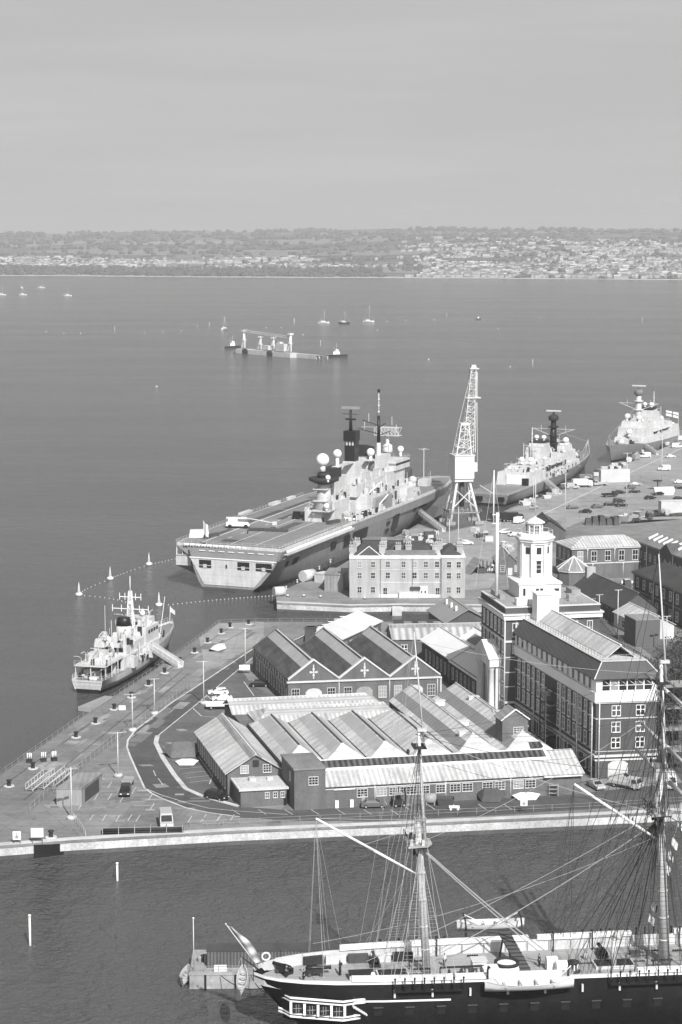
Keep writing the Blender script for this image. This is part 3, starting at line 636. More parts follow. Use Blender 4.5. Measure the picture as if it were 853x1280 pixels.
for k in range(6):
    b = 1.7+k*2.9
    for z, h in ((1.0,2.4),(5.2,2.2),(8.2,2.2),(11.2,2.2),(14.2,2.0),(17.6,2.6)): 
        if not (3 < b < 13 and z < 10): win(B, 0, b, z, 1.0, h, 'W', 'bold', white)
for k in range(6):
    for z, h in ((14.2,2.0),(17.6,2.6)): win(B, 2+k*3.1, 0, z, 1.0, h, 'S', 'sash', white)
    if k > 3:
        for z in (5.2, 8.2, 11.2): win(B, 2+k*3.1, 0, z, 1.0, 2.2, 'S', 'sash', white)
for a, b in ((-.2, .9),): o = MB(B['T']); o.tube((a, -.25, 0), (a, -.25, 21), .14, n=6); o.tube((2.2,-.25,0),(2.2,-.25,20.5),.12,n=6); o.build('downpipe', offwhite, B['r'])
# stone portico on the west face
pt = MB(B['T'])
pt.box(-1.2, 0, 2.6, 13.4, 0, 11.0, 0); pt.box(-2.6, 0, 2.2, 13.8, 11.0, 12.6, 0)
for k in (3.3, 5.0, 11.0, 12.7): pt.lathe((-1.9, k, 0), [(.75,0),(.75,.6),(.6,.7),(.52,10.2),(.75,10.5),(.75,11)], 12, 0)
pt.add([(-2.8,2.0,12.6),(-2.8,14.0,12.6),(-2.8,8.0,15.6),(0,2.0,12.6),(0,14.0,12.6),(0,8.0,15.6)], [(0,1,2),(0,2,5,3),(1,4,5,2),(3,4,5),(0,3,4,1)], 0)
pt.box(-1.26, -1.2, 6.4, 9.6, 0, 7.5, 1)
pt.build('portico', [portland, nearblack], B['r'])
# stair housing in front of the tower
sh = MB(B['T']); sh.box(5.2, 9.7, -4.2, -.8, 18.2, 26.6, 0); sh.box(5.0, 9.9, -4.4, -.6, 26.6, 26.8, 0); sh.box(5.9, 6.8, -4.25, -4.2, 18.4, 20.9, 1); sh.build('stair_housing', [render_w, steeld], B['r'])
# tower
tx, ty = 9.2, 11.3
tb = MB(B['T']); tb.box(tx-4.4, tx+4.4, ty-4.2, ty+4.2, 23.5, 26.7, 0); tb.box(tx-4.6, tx+4.6, ty-4.4, ty+4.4, 26.6, 27.0, 0); tb.prism([(tx-4.4,ty-4.2),(tx+4.4,ty-4.2),(tx+4.4,ty+4.2),(tx-4.4,ty+4.2)], 27.0, 27.6, 0, [(tx-3.2,ty-3.2),(tx+3.2,ty-3.2),(tx+3.2,ty+3.2),(tx-3.2,ty+3.2)])
tb.box(tx-.9, tx-.3, ty-4.26, ty-4.2, 25, 25.8, 1); tb.box(tx+.0, tx+.6, ty-4.26, ty-4.2, 25, 25.8, 1); tb.box(tx-3.6, tx-3.1, ty-4.26, ty-4.2, 24.4, 25.9, 1); tb.box(tx+3, tx+4, ty-4.26, ty-4.2, 25.2, 25.7, 1)
tb.build('tower_podium', [render_w, nearblack], B['r'])
PH = math.pi/8; o8 = [(math.cos(PH+i*math.pi/4), math.sin(PH+i*math.pi/4)) for i in range(8)]
ts = MB(B['T']); sc_ = 3.2
ts.prism([(tx+x*sc_, ty+y*sc_) for x, y in o8], 27.0, 35.0, 0)
for x, y in o8: ts.cb((tx+x*sc_, ty+y*sc_, 27.2), .75, .75, 7.8, 0, math.atan2(y, x))
ts.prism([(tx+x*(sc_+.5), ty+y*(sc_+.5)) for x, y in o8], 27.0, 27.8, 0)
for r0, z0, z1 in ((sc_+.35,34.6,35.1),(sc_+.7,35.1,35.6),(sc_+.95,35.6,36.0),(sc_+.5,36.0,36.5)): ts.prism([(tx+x*r0, ty+y*r0) for x, y in o8], z0, z1, 0)
for i in range(8):
    t = i*math.pi/4; ap = sc_*math.cos(PH)
    for (q, w2, z0, z1) in ((0, .5, 32.6, 34.0),)+(((0, .48, 28.7, 31.3),) if i in (6, 2) else ()):
        n_ = (math.cos(t), math.sin(t)); s_ = (-n_[1], n_[0]); c0 = (tx+n_[0]*(ap+.03), ty+n_[1]*(ap+.03))
        ts.add([(c0[0]+s_[0]*w2*a, c0[1]+s_[1]*w2*a, z) for a, z in ((-1,z0),(1,z0),(1,z1),(-1,z1))], [(0,1,2,3)], 1)
        if z0 < 30: 
            for zz in (z0+.85, z0+1.7): ts.cb((c0[0], c0[1], zz), .12, .96, .08, 0, t)
            ts.cb((c0[0], c0[1], z0-.2), .3, 1.7, .2, 0, t); ts.cb((c0[0], c0[1], z1), .3, 1.7, .25, 0, t)
ts.build('tower_shaft', [render_w, nearblack], B['r'])
rl = MB(B['T'])
for i in range(8):
    a, b = o8[i], o8[(i+1) % 8]; r0 = sc_+.4
    rl.tube((tx+a[0]*r0, ty+a[1]*r0, 37.3), (tx+b[0]*r0, ty+b[1]*r0, 37.3), .06, n=4); rl.tube((tx+a[0]*r0, ty+a[1]*r0, 36.5), (tx+a[0]*r0, ty+a[1]*r0, 37.3), .06, n=4)
rl.build('gallery_railing', offwhite, B['r'])
la = MB(B['T']); r0 = 1.5
la.prism([(tx+x*r0, ty+y*r0) for x, y in o8], 36.5, 37.3, 0); la.prism([(tx+x*(r0-.15), ty+y*(r0-.15)) for x, y in o8], 37.3, 39.6, 1); la.prism([(tx+x*(r0+.05), ty+y*(r0+.05)) for x, y in o8], 39.5, 40.0, 0)
la.prism([(tx+x*(r0+.5), ty+y*(r0+.5)) for x, y in o8], 40.0, 40.25, 0)
for x, y in o8: la.cb((tx+x*(r0-.02), ty+y*(r0-.02), 37.3), .26, .26, 2.3, 0, math.atan2(y, x))
for i in range(8):
    t = i*math.pi/4; ap = (r0-.1)*math.cos(PH); la.cb((tx+math.cos(t)*ap, ty+math.sin(t)*ap, 37.3), .1, .09, 2.3, 0, t)
    for zz in (38.0, 38.8): la.cb((tx+math.cos(t)*ap, ty+math.sin(t)*ap, zz), .1, 1.0, .08, 0, t)
la.v = [(x, y, z-(1.3 if z > 37.2 else 0) if z < 37.35 else z-1.3) for x, y, z in la.v]; la.build('lantern', [render_w, glass], B['r'])
dm = MB(B['T']); dm.lathe((tx, ty, 38.9), [(1.9,0),(1.4,.4),(.8,.7),(.3,.9),(.15,1.1),(.1,1.3)], 8, 0, PH, False); dm.build('lantern_roof', portland, B['r'])
mt = MB(B['T']); mt.tube((tx,ty,40.0),(tx,ty,49.0),.13,.06,6); mt.build('mast_pole', offwhite, B['r'])
# roof clutter on the block
for q_ in ((2.5,4.8,.9,2.6,25.0,white),(5.0,6.0,1,2.2,24.7,white),(14,15.6,3,5,25,steel),(16.5,18.4,9,13,24.9,steel),(1,2,8,15,24.6,steel)): v = MB(B['T']); v.box(q_[0],q_[1],q_[2],q_[3],23.66,q_[4]); v.build('plant_box', q_[5], B['r'])
rc = MB(B['T'])
for k in range(7): rc.tube((11.5+k*1.2,.5,23.6),(11.5+k*1.2,.5,24.6),.05,n=4)
rc.tube((11.5,.5,24.6),(18.9,.5,24.6),.05,n=4); rc.build('roof_railing', steel, B['r'])
f = thing('flagpole', 'tall white two-part flagpole on the west parapet of the tall tower block', 'flagpole', tuple(Q(621,735,396)))
m = MB(); m.tube((0,0,-1.5),(0,0,15.4),.36,.33,8); m.build('lower_mast', white, f); m = MB(); m.tube((-.75,.3,12.5),(-.75,.3,24),.16,.10,6); m.tube((-1.0,.3,13.2),(.4,0,13.2),.12,n=4); m.tube((-1.0,.3,15),(.4,0,15),.12,n=4); m.build('topmast', white, f)
m = MB(); m.tube((-3.6,.3,21.0),(-.7,.3,19.2),.08,n=4); m.tube((-.75,.3,23.5),(-4.4,0,0),.03,n=4); m.tube((-.75,.3,23.5),(2.4,0,0),.03,n=4); m.build('gaff', offwhite, f)
# ---------------- stone house on the basin
B = frame('stone_house', 'pale ashlar house with three rows of sash windows and chimneys on the basin edge', 'house', (2.4, 526.0), -.5, 90)
def ex(mb):
    mb.box(-.15, 31.0, -.15, 13.2, 10.6, 11.5, 1); mb.box(-.1, 30.9, -.1, .2, -.2, .9, 1); mb.box(10.3, 30.95, -.5, 0, -.2, 11.6, 0) if 0 else None
    mb.box(24.6, 30.95, -.45, .1, -.2, 10.9, 0); mb.box(24.5, 31.05, -.6, .1, 10.9, 11.4, 1); mb.box(-.12, 7.8, -.3, .1, -.2, 10.6, 0); mb.box(-.2, 7.9, -.45, .1, 10.6, 11.5, 1)
    mb.box(-.12, 31, -.08, 0, 4.1, 4.25, 1); mb.box(-.12, 31, -.08, 0, 7.6, 7.7, 1)
walls(B, 0, 30.8, 0, 13, -.2, 10.6, extra=ex, mats=[stone, portland])
for x in (2.6, 6.2, 10.2, 14.4, 17.4, 20.4, 23.4, 26.6, 29.2):
    yb = -.3 if x < 7.8 else (-.45 if x > 24.6 else 0)
    for z in (1.4, 5.3, 8.3):
        if z < 2 and 9 < x < 24: continue
        win(B, x, yb, z, 1.05, 1.55, 'S', 'sash')
for x in (9.5, 23.6): win(B, x, 0, .4, 1.0, 2.3, 'S', 'sash', name='door')
door(B, 19.8, 0, .2, 2.1, 3.0, 'S', white); win(B, 19.3, -.08, 1.3, .4, .6, 'S', 'thin'); win(B, 20.3, -.08, 1.3, .4, .6, 'S', 'thin')
mb = MB(B['T']); mb.box(13.2, 18.4, -.9, -.02, 0, 1.6, 0); mb.box(16.2, 19.0, -.6, -.02, 2.3, 3.0, 1)
for k in range(5): mb.tube((13.3+k*1.3,-1.6,0),(13.3+k*1.3,-1.6,1.1),.05,n=4)
mb.build('porch_screen', [offwhite, steeld], B['r'])
mb = MB(B['T'])
for a0, a1 in ((1, 8.5), (9.5, 23.5), (24.5, 30)): mb.prism([(a0,.6),(a1,.6),(a1,12.4),(a0,12.4)], 11.5, 13.6, 0, [(a0+2.4,4.5),(a1-2.4,4.5),(a1-2.4,8.5),(a0+2.4,8.5)])
mb.build('roof', slate2, B['r'])
gp = MB(B['T']); gp.add([(2.2,.2,11.5),(8.0,.2,11.5),(5.1,.2,13.9),(2.2,6,11.5),(8,6,11.5),(5.1,6,13.9)], [(0,1,2),(0,2,5,3),(1,4,5,2)], 0); gp.tube((2.1,.15,11.5),(5.1,.15,13.95),.13,n=4,m=1); gp.tube((8.1,.15,11.5),(5.1,.15,13.95),.13,n=4,m=1); gp.build('gable', [brick2, white], B['r'])
for a, b, wd in ((.9,3,1.9),(2.0,10,1.6),(8.7,2.5,1.7),(9.3,10,1.6),(13.0,2,.9+.6),(15.8,3,1.6),(23.0,3,1.6),(24.4,9,1.8),(29.6,2.6,1.6),(30.0,10,1.5)):
    c = MB(B['T']); c.box(a-wd/2, a+wd/2, b-.7, b+.7, 10.8, 14.0); c.box(a-wd/2-.12, a+wd/2+.12, b-.82, b+.82, 13.7, 13.95)
    for k in range(3): c.lathe((a-wd/3+k*wd/3, b, 14.0), [(.2,0),(.17,.8)], 6)
    c.build('chimney', stone, B['r'])
mb = MB(B['T']); mb.box(9.6, 23.0, .3, .6, 11.5, 12.9); mb.build('roof_screen', lead, B['r'])
mb = MB(B['T']); mb.tube((16.8,-.15,0),(16.8,-.15,10.6),.08,n=5); mb.tube((24.3,-.15,0),(24.3,-.15,10.6),.08,n=5); mb.tube((8.2,-.15,0),(8.2,-.15,10.6),.08,n=5); mb.build('downpipe', lead, B['r'])
# ---------------- other sheds between basin and offices
B = frame('pale_roofed_workshop', 'narrow brick workshop with a bright pale stepped roof left of the tower block', 'workshop', (28.2, 404.5), 14, 104.6)
walls(B, 0, 9, -3, 39, -.2, 5.6, gab=('NS', 8.1), mats=[brick2, trimw])
gableNS(B, 0, 9, 18, 39.3, 5.9, 8.4, [white, ribroofy], ov=.35); gableNS(B, 0, 9, -3, 18, 5.5, 8.0, [white, ribroofy], ov=.35)
for k in range(14): win(B, 0, -1+k*2.8, 1.8, 1.0, 2.4, 'W', 'sash')
for b in (4, 18, 30): o = MB(B['T']); o.tube((-.2,b,0),(-.2,b,5.4),.13,n=6); o.build('downpipe', lead, B['r'])
B = frame('pale_roofed_workshop', 'low shed with a bright roof and one grey rooflight behind the stepped pale roof', 'workshop', (30.5, 424), 14, 104.6)
walls(B, 0, 8.5, 0, 17, -.2, 5.8, gab=('NS', 8.3), mats=[brick2, trimw]); gableNS(B, 0, 8.5, 0, 17, 6, 8.8, [white, greyroof], ((0,.3,0),(.3,.75,0),(.75,1,0)), ov=.4)
mb = MB(B['T']); slab(mb, [(1.0,5,6.95),(1.0,13,6.95),(3.0,13,8.25),(3.0,5,8.25)], .1); mb.build('rooflight', roofdarkstrip, B['r'])
B = frame('corrugated_shed', 'brick shed with a ribbed grey roof striped with rooflights south of the basin', 'shed', (12.0, 449.0), 5, 98)
walls(B, 0, 24, 0, 9, -.2, 4.4, gab=('EW', 7.2), mats=[brick, trimw])
gableEW(B, 0, 24, 0, 9, 4.6, 7.1, [M('banded_sheet_roof', .42, .6, .12, .6, 'stripe', per=1.7, amt=.4, axis='X'), greyroof, offwhite], ((0,.75,0),(.75,1,1)))
win(B, 2.6, 0, 1.2, 1.3, 1.9, 'S', 'cross', white)
B = frame('cold_store', 'small white box hut in the yard beside the brick workshop wall', 'hut', (17.3, 414.5), 14, 104.6)
mb = MB(B['T']); mb.box(0, 4.4, 0, 5, 0, 2.9, 0); mb.box(-.02, 4.42, -.15, 5.1, 2.9, 3.05, 1); mb.box(-.04, 0, .6, 4.4, .2, 2.5, 2); mb.build('cabin', [offwhite, white, black], B['r'])
B = frame('grey_roofed_shed', 'wide shed with a smooth grey pitched roof and three small vents beside the basin', 'shed', (25.6, 474.5), 12, 102)
walls(B, 0, 11, 0, 17, -.2, 3.3, gab=('NS', 6), mats=[brick2]); gableNS(B, 0, 11, 0, 17, 3.5, 6.5, [M('smooth_grey_roof', .26, .7, .07, .5), steel], ov=.5)
for a, b, z in ((3.6,4,5.7),(3.6,8.5,5.7),(3.6,13,5.7)): v = MB(B['T']); v.cb((a,b,z-.5),.5,.5,1.4,0); v.build('roof_vent', white, B['r'])
B = frame('low_dark_shed', 'low flat dark-roofed shed on the south edge of the basin', 'shed', (13.6, 474.0), 2, 95)
mb = MB(B['T']); mb.box(0,13.5,0,7,-.2,2.6,0); mb.box(-.2,13.7,-.2,7.2,2.6,2.8,1)
for x in (2, 5.6, 9.2): mb.box(x, x+2, 1.5, 4, 2.8, 2.95, 2)
mb.build('shed_body', [brick2, slate2, greyroof], B['r'])
B = frame('dormered_workshop', 'pale roofed brick workshop with a row of small rooflights behind the three gables', 'workshop', (-11.8, 441), 10, 66)
B = B
walls(B, 0, 11, 0, 26, -.2, 5.2, gab=('NS', 7.6), mats=[brick]); gableNS(B, 0, 11, 0, 26, 5.4, 7.9, [greyroof, offwhite, white], ((0,.3,1),(.3,1,1)), ov=.4)
for k in range(6): v = MB(B['T']); v.box(2.6, 4.4, 5+k*3.4, 6.4+k*3.4, 6.2, 7.5, 0); v.box(2.5, 4.5, 4.9+k*3.4, 6.5+k*3.4, 7.5, 7.6, 1); v.build('rooflight', [white, glass], B['r'])
for k in range(8): win(B, 11, 2+k*3, 1.8, 1.1, 2.2, 'E', 'sash')
c = MB(B['T']); c.box(4.2, 6.2, -1.3, .3, -.1, 9.0); c.box(4.0, 6.4, -1.5, .5, 8.7, 9.0); c.build('chimney', brick2, B['r'])
# ---------------- buildings to the right
B = frame('long_store', 'long brick store with a pale ribbed roof and five tall windows behind the tower', 'store', (65.3, 554.0), 12, 104.6)
walls(B, 0, 21.5, 0, 12.5, -.2, 8.6, extra=lambda mb: (mb.box(-.35, 21.9, -.35, 12.8, 8.6, 9.0, 1), mb.box(-.08, 21.6, -.08, 12, 4.3, 4.6, 1)), mats=[brick, trimw])
mb = MB(B['T']); q0 = [(-.5,-.5),(22,-.5),(22,13),(-.5,13)]; mb.prism(q0, 9.0, 11.4, 0, [(5.5,5.9),(18,5.9),(18,6.4),(5.5,6.4)]); mb.build('hipped_roof', ribroof, B['r'])
for k in range(5): win(B, 2.5+k*4.1, 0, 5.1, 1.5, 2.8, 'S', 'sash', white, M('pale_blind', .3, .4, .1, 1) if k == 0 else glass)
for k in range(3): win(B, 0, 2.5+k*3.5, 5.1, 1.3, 2.8, 'W', 'sash')
for x in (4.6, 12.7): pipe(B, x, -.15, 4.6, 8.2)
for x in (6.2, 15.3): pipe(B, x, -.15, 0, 4.0)
B = frame('dark_store', 'dark brick store with white dormers along its roof at the right edge', 'store', (84.9, 561.0), 12, -75.5)
Lr = 48
walls(B, 0, -0.01, 0, 0.01, 0, .01, mats=[brick2]) if 0 else None
mb = MB(B['T']); mb.box(0, 16, 0, Lr, -.2, 9.6, 0); mb.box(-.3, 16.3, -.3, Lr, 9.6, 10.1, 1); mb.build('wall', [brick2, lead], B['r'])
mb = MB(B['T']); mb.prism([(0,0),(16,0),(16,Lr),(0,Lr)], 10.1, 12.6, 0, [(5,5),(11,5),(11,Lr-3),(5,Lr-3)]); mb.build('roof', lead, B['r'])
for k in range(9): v = MB(B['T']); v.add([(1.6,3+k*3.4,10.7),(1.6,4.6+k*3.4,10.7),(4.4,3+k*3.4,12.2),(4.4,4.6+k*3.4,12.2),(1.6,3.8+k*3.4,11.5),(4.4,3.8+k*3.4,12.7)], [(0,1,4),(0,4,5,2),(1,3,5,4),(2,5,3)]); v.build('dormer', trimw, B['r'])
for k in range(12):
    for z in (1.2, 5.6): win(B, 0, 2.4+k*3.4, z, 1.0, 1.9, 'W', 'sash')
for k in range(4): o = MB(B['T']); o.tube((-.2, 7+k*9, 0), (-.2, 7+k*9, 9.5), .12, n=6); o.build('downpipe', offwhite, B['r'])
for o in kids(B['r']):
    if o.name.startswith('window'): o.rotation_euler[2] = B['k']
g_ = MB(B['T']); g_.add([(-.4,16,9.6),(-.4,25,9.6),(-.4,20.5,12.4),(2,16,9.6),(2,25,9.6),(6,20.5,12.4)], [(0,1,2),(0,2,5,3),(1,4,5,2)]); g_.build('pediment', brick2, B['r'])
B = frame('brick_barracks', 'two storey brick building with a plain dark slate roof at the right edge', 'building', (77.0, 515.0), 12, -75.5)
Lr = 62
mb = MB(B['T']); mb.box(0, 12, 0, Lr, -.2, 8.6, 0); mb.box(-.4, 12.4, -.4, Lr, 8.6, 9.1, 1); mb.box(-.12, 12, -.12, Lr, 4.3, 4.6, 1); mb.build('wall', [brick2, lead], B['r'])
mb = MB(B['T']); mb.prism([(-.4,-.4),(12.4,-.4),(12.4,Lr),(-.4,Lr)], 9.1, 12.3, 0, [(5.8,6),(6.2,6),(6.2,Lr-4),(5.8,Lr-4)]); mb.build('roof', slate2, B['r'])
for k in range(14):
    for z, h in ((1.0, 2.3), (5.5, 2.3)): 
        w0 = win(B, 0, 3+k*4.2, z, 1.25, h, 'W', 'sash', white); w0.rotation_euler[2] = B['k']
for k in range(4): o = MB(B['T']); o.tube((-.2, 1+k*12.6, 0), (-.2, 1+k*12.6, 8.5), .13, n=6); o.build('downpipe', offwhite, B['r'])
B = frame('slate_workshop', 'single storey workshop with a steep dark slate roof and open bays facing the street', 'workshop', (69.6, 488.5), 12, 104.6)
walls(B, 0, 10, 0, 32, -.2, 3.9, gab=('NS', 7.6), mats=[brick2, trimw]); gableNS(B, 0, 10, 0, 32, 4.1, 8.0, [slate2, lead], ov=.4)
for k in range(10): win(B, 0, 1.8+k*3.1, .4, 1.7, 3.0, 'W', 'sash', brick2)
mb = MB(B['T']); mb.box(3.2,5.6,30,31.5,4,9.6); mb.build('chimney', stone, B['r']); mb = MB(B['T']); mb.box(7.2,9,14,15.2,5,8.6); mb.build('chimney', brick2, B['r'])
B = frame('white_lean_to', 'small white rendered cottage with a pale roof at the end of the slate workshop', 'cottage', (72.8, 470.0), 12, 104.6)
walls(B, 0, 8.0, 0, 18, -.2, 3.4, gab=('NS', 5.3), mats=[offwhite, trimw]); gableNS(B, 0, 8.0, 0, 18, 3.7, 5.7, [ribroofy, trimw], ov=.4)
for k in range(5): win(B, 0, 2+k*3.3, .8, 1.5, 1.6, 'W', 'sash')
B = frame('grey_container', 'tall grey boxy transformer house beside the street in front of the white cottage', 'hut', (69.8, 461.5), 8, 104)
mb = MB(B['T']); mb.box(0,6,0,7,0,6.4,0); mb.box(-.1,6.1,-.1,7.1,6.4,6.6,1)
for k in range(12): mb.box(.2+k*.48,.42+k*.48,-.06,0,.2,6.2,0)
mb.build('cabin', [M('green_grey_sheet', .12, .7, .1, .8), greyroof], B['r'])
r = thing('octagonal_pavilion', 'eight-sided brick pavilion with white ribs on its dark pyramid roof beside the tower', 'pavilion', (65.2, 548.5, G))
mb = MB(); mb.prism([(x*4.6, y*4.6) for x, y in o8], 0, 3.6, 0); mb.prism([(x*4.9, y*4.9) for x, y in o8], 3.6, 4.1, 1); mb.build('wall', [brick, trimw], r)
mb = MB(); mb.add([(x*5.0, y*5.0, 4.1) for x, y in o8]+[(0,0,7.6)], [(i, (i+1) % 8, 8) for i in range(8)], 0)
for x, y in o8: mb.tube((x*5.0, y*5.0, 4.15), (0,0,7.65), .14, n=4, m=1)
mb.build('roof', [greyroof, white], r)
B = frame('small_brick_house', 'small gabled brick house with a pale door behind the flagpole', 'house', (45.0, 561.0), 3, 93)
walls(B, 0, 6.2, 0, 12, -.2, 3.2, gab=('NS', 6), mats=[brick, white]); gableNS(B, 0, 6.2, 0, 12, 3.4, 6.3, [greyroof, white], ov=.3)
win(B, 1.3, 0, 1.1, 1.1, 1.7, 'S', 'grid'); win(B, 5.3, 0, 1.1, .9, 1.7, 'S', 'grid'); door(B, 3.5, 0, 0, 1.3, 2.1, 'S', offwhite)
B = frame('black_gabled_shed', 'shed with a steep black gabled roof in front of the frigate quay', 'shed', (60.5, 618.0), 22, 92)
walls(B, 0, 11.5, 0, 17, -.2, 3.6, gab=('NS', 7), mats=[brick2]); gableNS(B, 0, 11.5, 0, 17, 3.8, 7.6, [M('tarred_roof', .045, .8, .1, .5), lead], ov=.3)
# ================================================ ships
def rail(parent, pts, h=1.05, step=2.0, m=None, r=.035, name='railing', n=2):
    mb = MB(); pts = [Vector(p) for p in pts]
    for a, b in zip(pts, pts[1:]):
        k = max(1, int((b-a).length/step))
        for i in range(k+1): q = a.lerp(b, i/k); mb.tube(q, q+Vector((0,0,h)), r, n=4, caps=False)
        for j in range(n): z = Vector((0,0,h*(j+1)/n)); mb.tube(a+z, b+z, r*.8, n=4, caps=False)
    return mb.build(name, m or offwhite, parent)
def lattice(mb, base, top, b0, b1, n=6, r=.08, m=0, brace=True, skip=()):
    base = Vector(base); top = Vector(top); d = (top-base).normalized(); x = Vector((1,0,0)); x = (x-d*x.dot(d)).normalized(); y = d.cross(x)
    def ring(t):
        c = base.lerp(top, t); q = b0+(b1-b0)*t; return [c+x*q*a+y*q*b for a, b in ((-1,-1),(1,-1),(1,1),(-1,1))]
    for i in range(n):
        A, B_ = ring(i/n), ring((i+1)/n)
        for k in range(4):
            mb.tube(A[k], B_[k], r*1.5, n=4, m=m, caps=False)
            mb.tube(B_[k], B_[(k+1)%4], r, n=4, m=m, caps=False)
            if brace: mb.tube(A[k], B_[(k+1)%4], r*.8, n=4, m=m, caps=False); 
            if brace and i % 2: mb.tube(A[(k+1)%4], B_[k], r*.8, n=4, m=m, caps=False)
def inst(parent, name, mesh, loc, rz=0, s=1):
    o = link(bpy.data.objects.new(name, mesh), parent); o.location = loc; o.rotation_euler = (0,0,rz); o.scale = (s,s,s); return o
def b_(sx, sy, sz, m, taper=1): return MB().cb((0,0,0), sx, sy, sz, 0, 0, taper).mesh('locker', [m])
LOCK = [b_(1.2,.8,1.1,navyl), b_(1.8,1.0,1.5,navyl), b_(.7,.7,1.8,navyl), b_(2.4,.9,.9,offwhite,.8)]
VENT = [MB().lathe((0,0,0), [(.25,0),(.25,1.1),(.5,1.2),(.5,1.5),(.1,1.6)], 8).mesh('ventilator', [navyl]), MB().lathe((0,0,0), [(.4,0),(.4,.8),(.15,1.0)], 8).mesh('ventilator', [offwhite])]
def raft_mesh():
    m = MB(); pr = [(.05,-.75),(.33,-.72),(.36,-.3),(.36,.3),(.33,.72),(.05,.75)]; pts = []
    for y, (r, x) in enumerate(pr):
        pts.append([(x, r*math.cos(t*math.pi/4), .45+r*math.sin(t*math.pi/4)) for t in range(8)])
    m.loft(pts, closed=True, sm=True); m.box(-.5,-.35,-.35,.35,0,.3); m.box(.35,.5,-.35,.35,0,.3); return m.mesh('raft_canister', [white])
RAFT = raft_mesh()
SHADE = [b_(1.6,.12,1.3,nearblack), b_(.9,.12,1.8,nearblack)]; HUT = [b_(2.2,1.8,2.2,navyl), b_(3,1.6,1.6,navyl,.8), b_(1.4,1.4,2.6,offwhite,.7)]  # near-black flat boxes paint recess shade onto the superstructures
PIPE = [MB().path([(0,0,0),(0,0,1.6),(.8,0,2.0),(2.4,0,2.0)],.09,5).mesh('pipe', [navyl]), MB().path([(0,0,0),(0,0,3.6)],.06,5).mesh('pipe', [offwhite])]
def clutter(parent, boxes, count, seed):
    q = random.Random(seed+100)
    for i in range(count):
        x0, x1, y0, y1, z = q.choice(boxes); x, y = q.uniform(x0, x1), q.uniform(y0, y1); k = i % 4
        if k == 0: inst(parent, 'deck_hut', q.choice(HUT), (x, y, z), q.choice((0, 1.57)), q.uniform(.6, 1.1))
        elif k == 1: inst(parent, 'recess_shade', q.choice(SHADE), (x, y-.5, z), q.choice((0, 1.57)), q.uniform(.7, 1.2))
        else: inst(parent, 'pipe', PIPE[k-2], (x, y, z), q.choice((0, 1.57, 3.14)), q.uniform(.7, 1.4))
def scatter(parent, boxes, count, seed, dark=.25):
    clutter(parent, boxes, int(count*2.2), seed)
    q = random.Random(seed)
    for i in range(count):
        x0, x1, y0, y1, z = q.choice(boxes); x, y = q.uniform(x0, x1), q.uniform(y0, y1); k = q.random()
        if k < .55: inst(parent, 'locker', q.choice(LOCK), (x, y, z), q.choice((0, 1.57)), q.uniform(.7, 1.2))
        elif k < .8: inst(parent, 'ventilator', q.choice(VENT), (x, y, z), 0, q.uniform(.7, 1.3))
        else: inst(parent, 'raft_canister', RAFT, (x, y, z), q.choice((0, 1.57)), 1.2)
def hull(parent, st, m, mw=None, zk=None, bilge=-1.2, name='hull'):
    """st: list of (x, yS_deck, yP_deck, yS_wl, yP_wl, z_deck, [z_knuckle fraction])"""
    rings = []
    for s in st:
        x, sd, pd, sw, pw, z = s[:6]; dx = s[6] if len(s) > 6 else 0
        k = .45
        rings.append([(x+dx, sd, z), (x+dx*.62, sd+(sw-sd)*.30, z*.62), (x+dx*.25, sd+(sw-sd)*.72, z*.25), (x, sw, .9), (x, sw*.98+.02*pw, -.1), (x, sw*.85+pw*.15, bilge), (x, pw*.85+sw*.15, bilge), (x, pw*.98+.02*sw, -.1), (x, pw, .9), (x+dx*.25, pd+(pw-pd)*.72, z*.25), (x+dx*.62, pd+(pw-pd)*.30, z*.62), (x+dx, pd, z)])
    mb = MB(); n = 12; pts = [p for r in rings for p in r]
    for j in range(len(rings)-1):
        for i in range(n-1):
            pass
    up = [(j*n+i, j*n+i+1, (j+1)*n+i+1, (j+1)*n+i) for j in range(len(rings)-1) for i in range(n-1) if i in (0,1,2,8,9,10)]
    lo = [(j*n+i, j*n+i+1, (j+1)*n+i+1, (j+1)*n+i) for j in range(len(rings)-1) for i in range(n-1) if i not in (0,1,2,8,9,10)]
    mb.add(pts, up+[(0,1,2,3,8,9,10,11)], 0); mb.add(pts, lo+[(3,4,5,6,7,8)], 1)
    k = (len(rings)-1)*n; mb.add(pts, [tuple(k+i for i in (11,10,9,8,3,2,1,0))], 0)
    for f in range(len(mb.f)): 
        if len(mb.f[f]) == 4: mb.sm.add(f)
    return mb.build(name, [m, mw or black], parent)
def deck(parent, st, m, dz=0.0, inset=0, name='deck'):
    mb = MB()
    for a, b in zip(st, st[1:]):
        ax = a[0]+(a[6] if len(a) > 6 else 0); bx = b[0]+(b[6] if len(b) > 6 else 0)
        mb.poly([(ax, a[1]+inset, a[5]+dz), (bx, b[1]+inset, b[5]+dz), (bx, b[2]-inset, b[5]+dz), (ax, a[2]-inset, a[5]+dz)])
    return mb.build(name, m, parent)
def aerial(mb, c, r, n=6):
    for i in range(n): t = i*6.283/n; mb.tube(c, (c[0]+r*math.cos(t), c[1]+r*math.sin(t), c[2]+r*.3), .05, n=4)
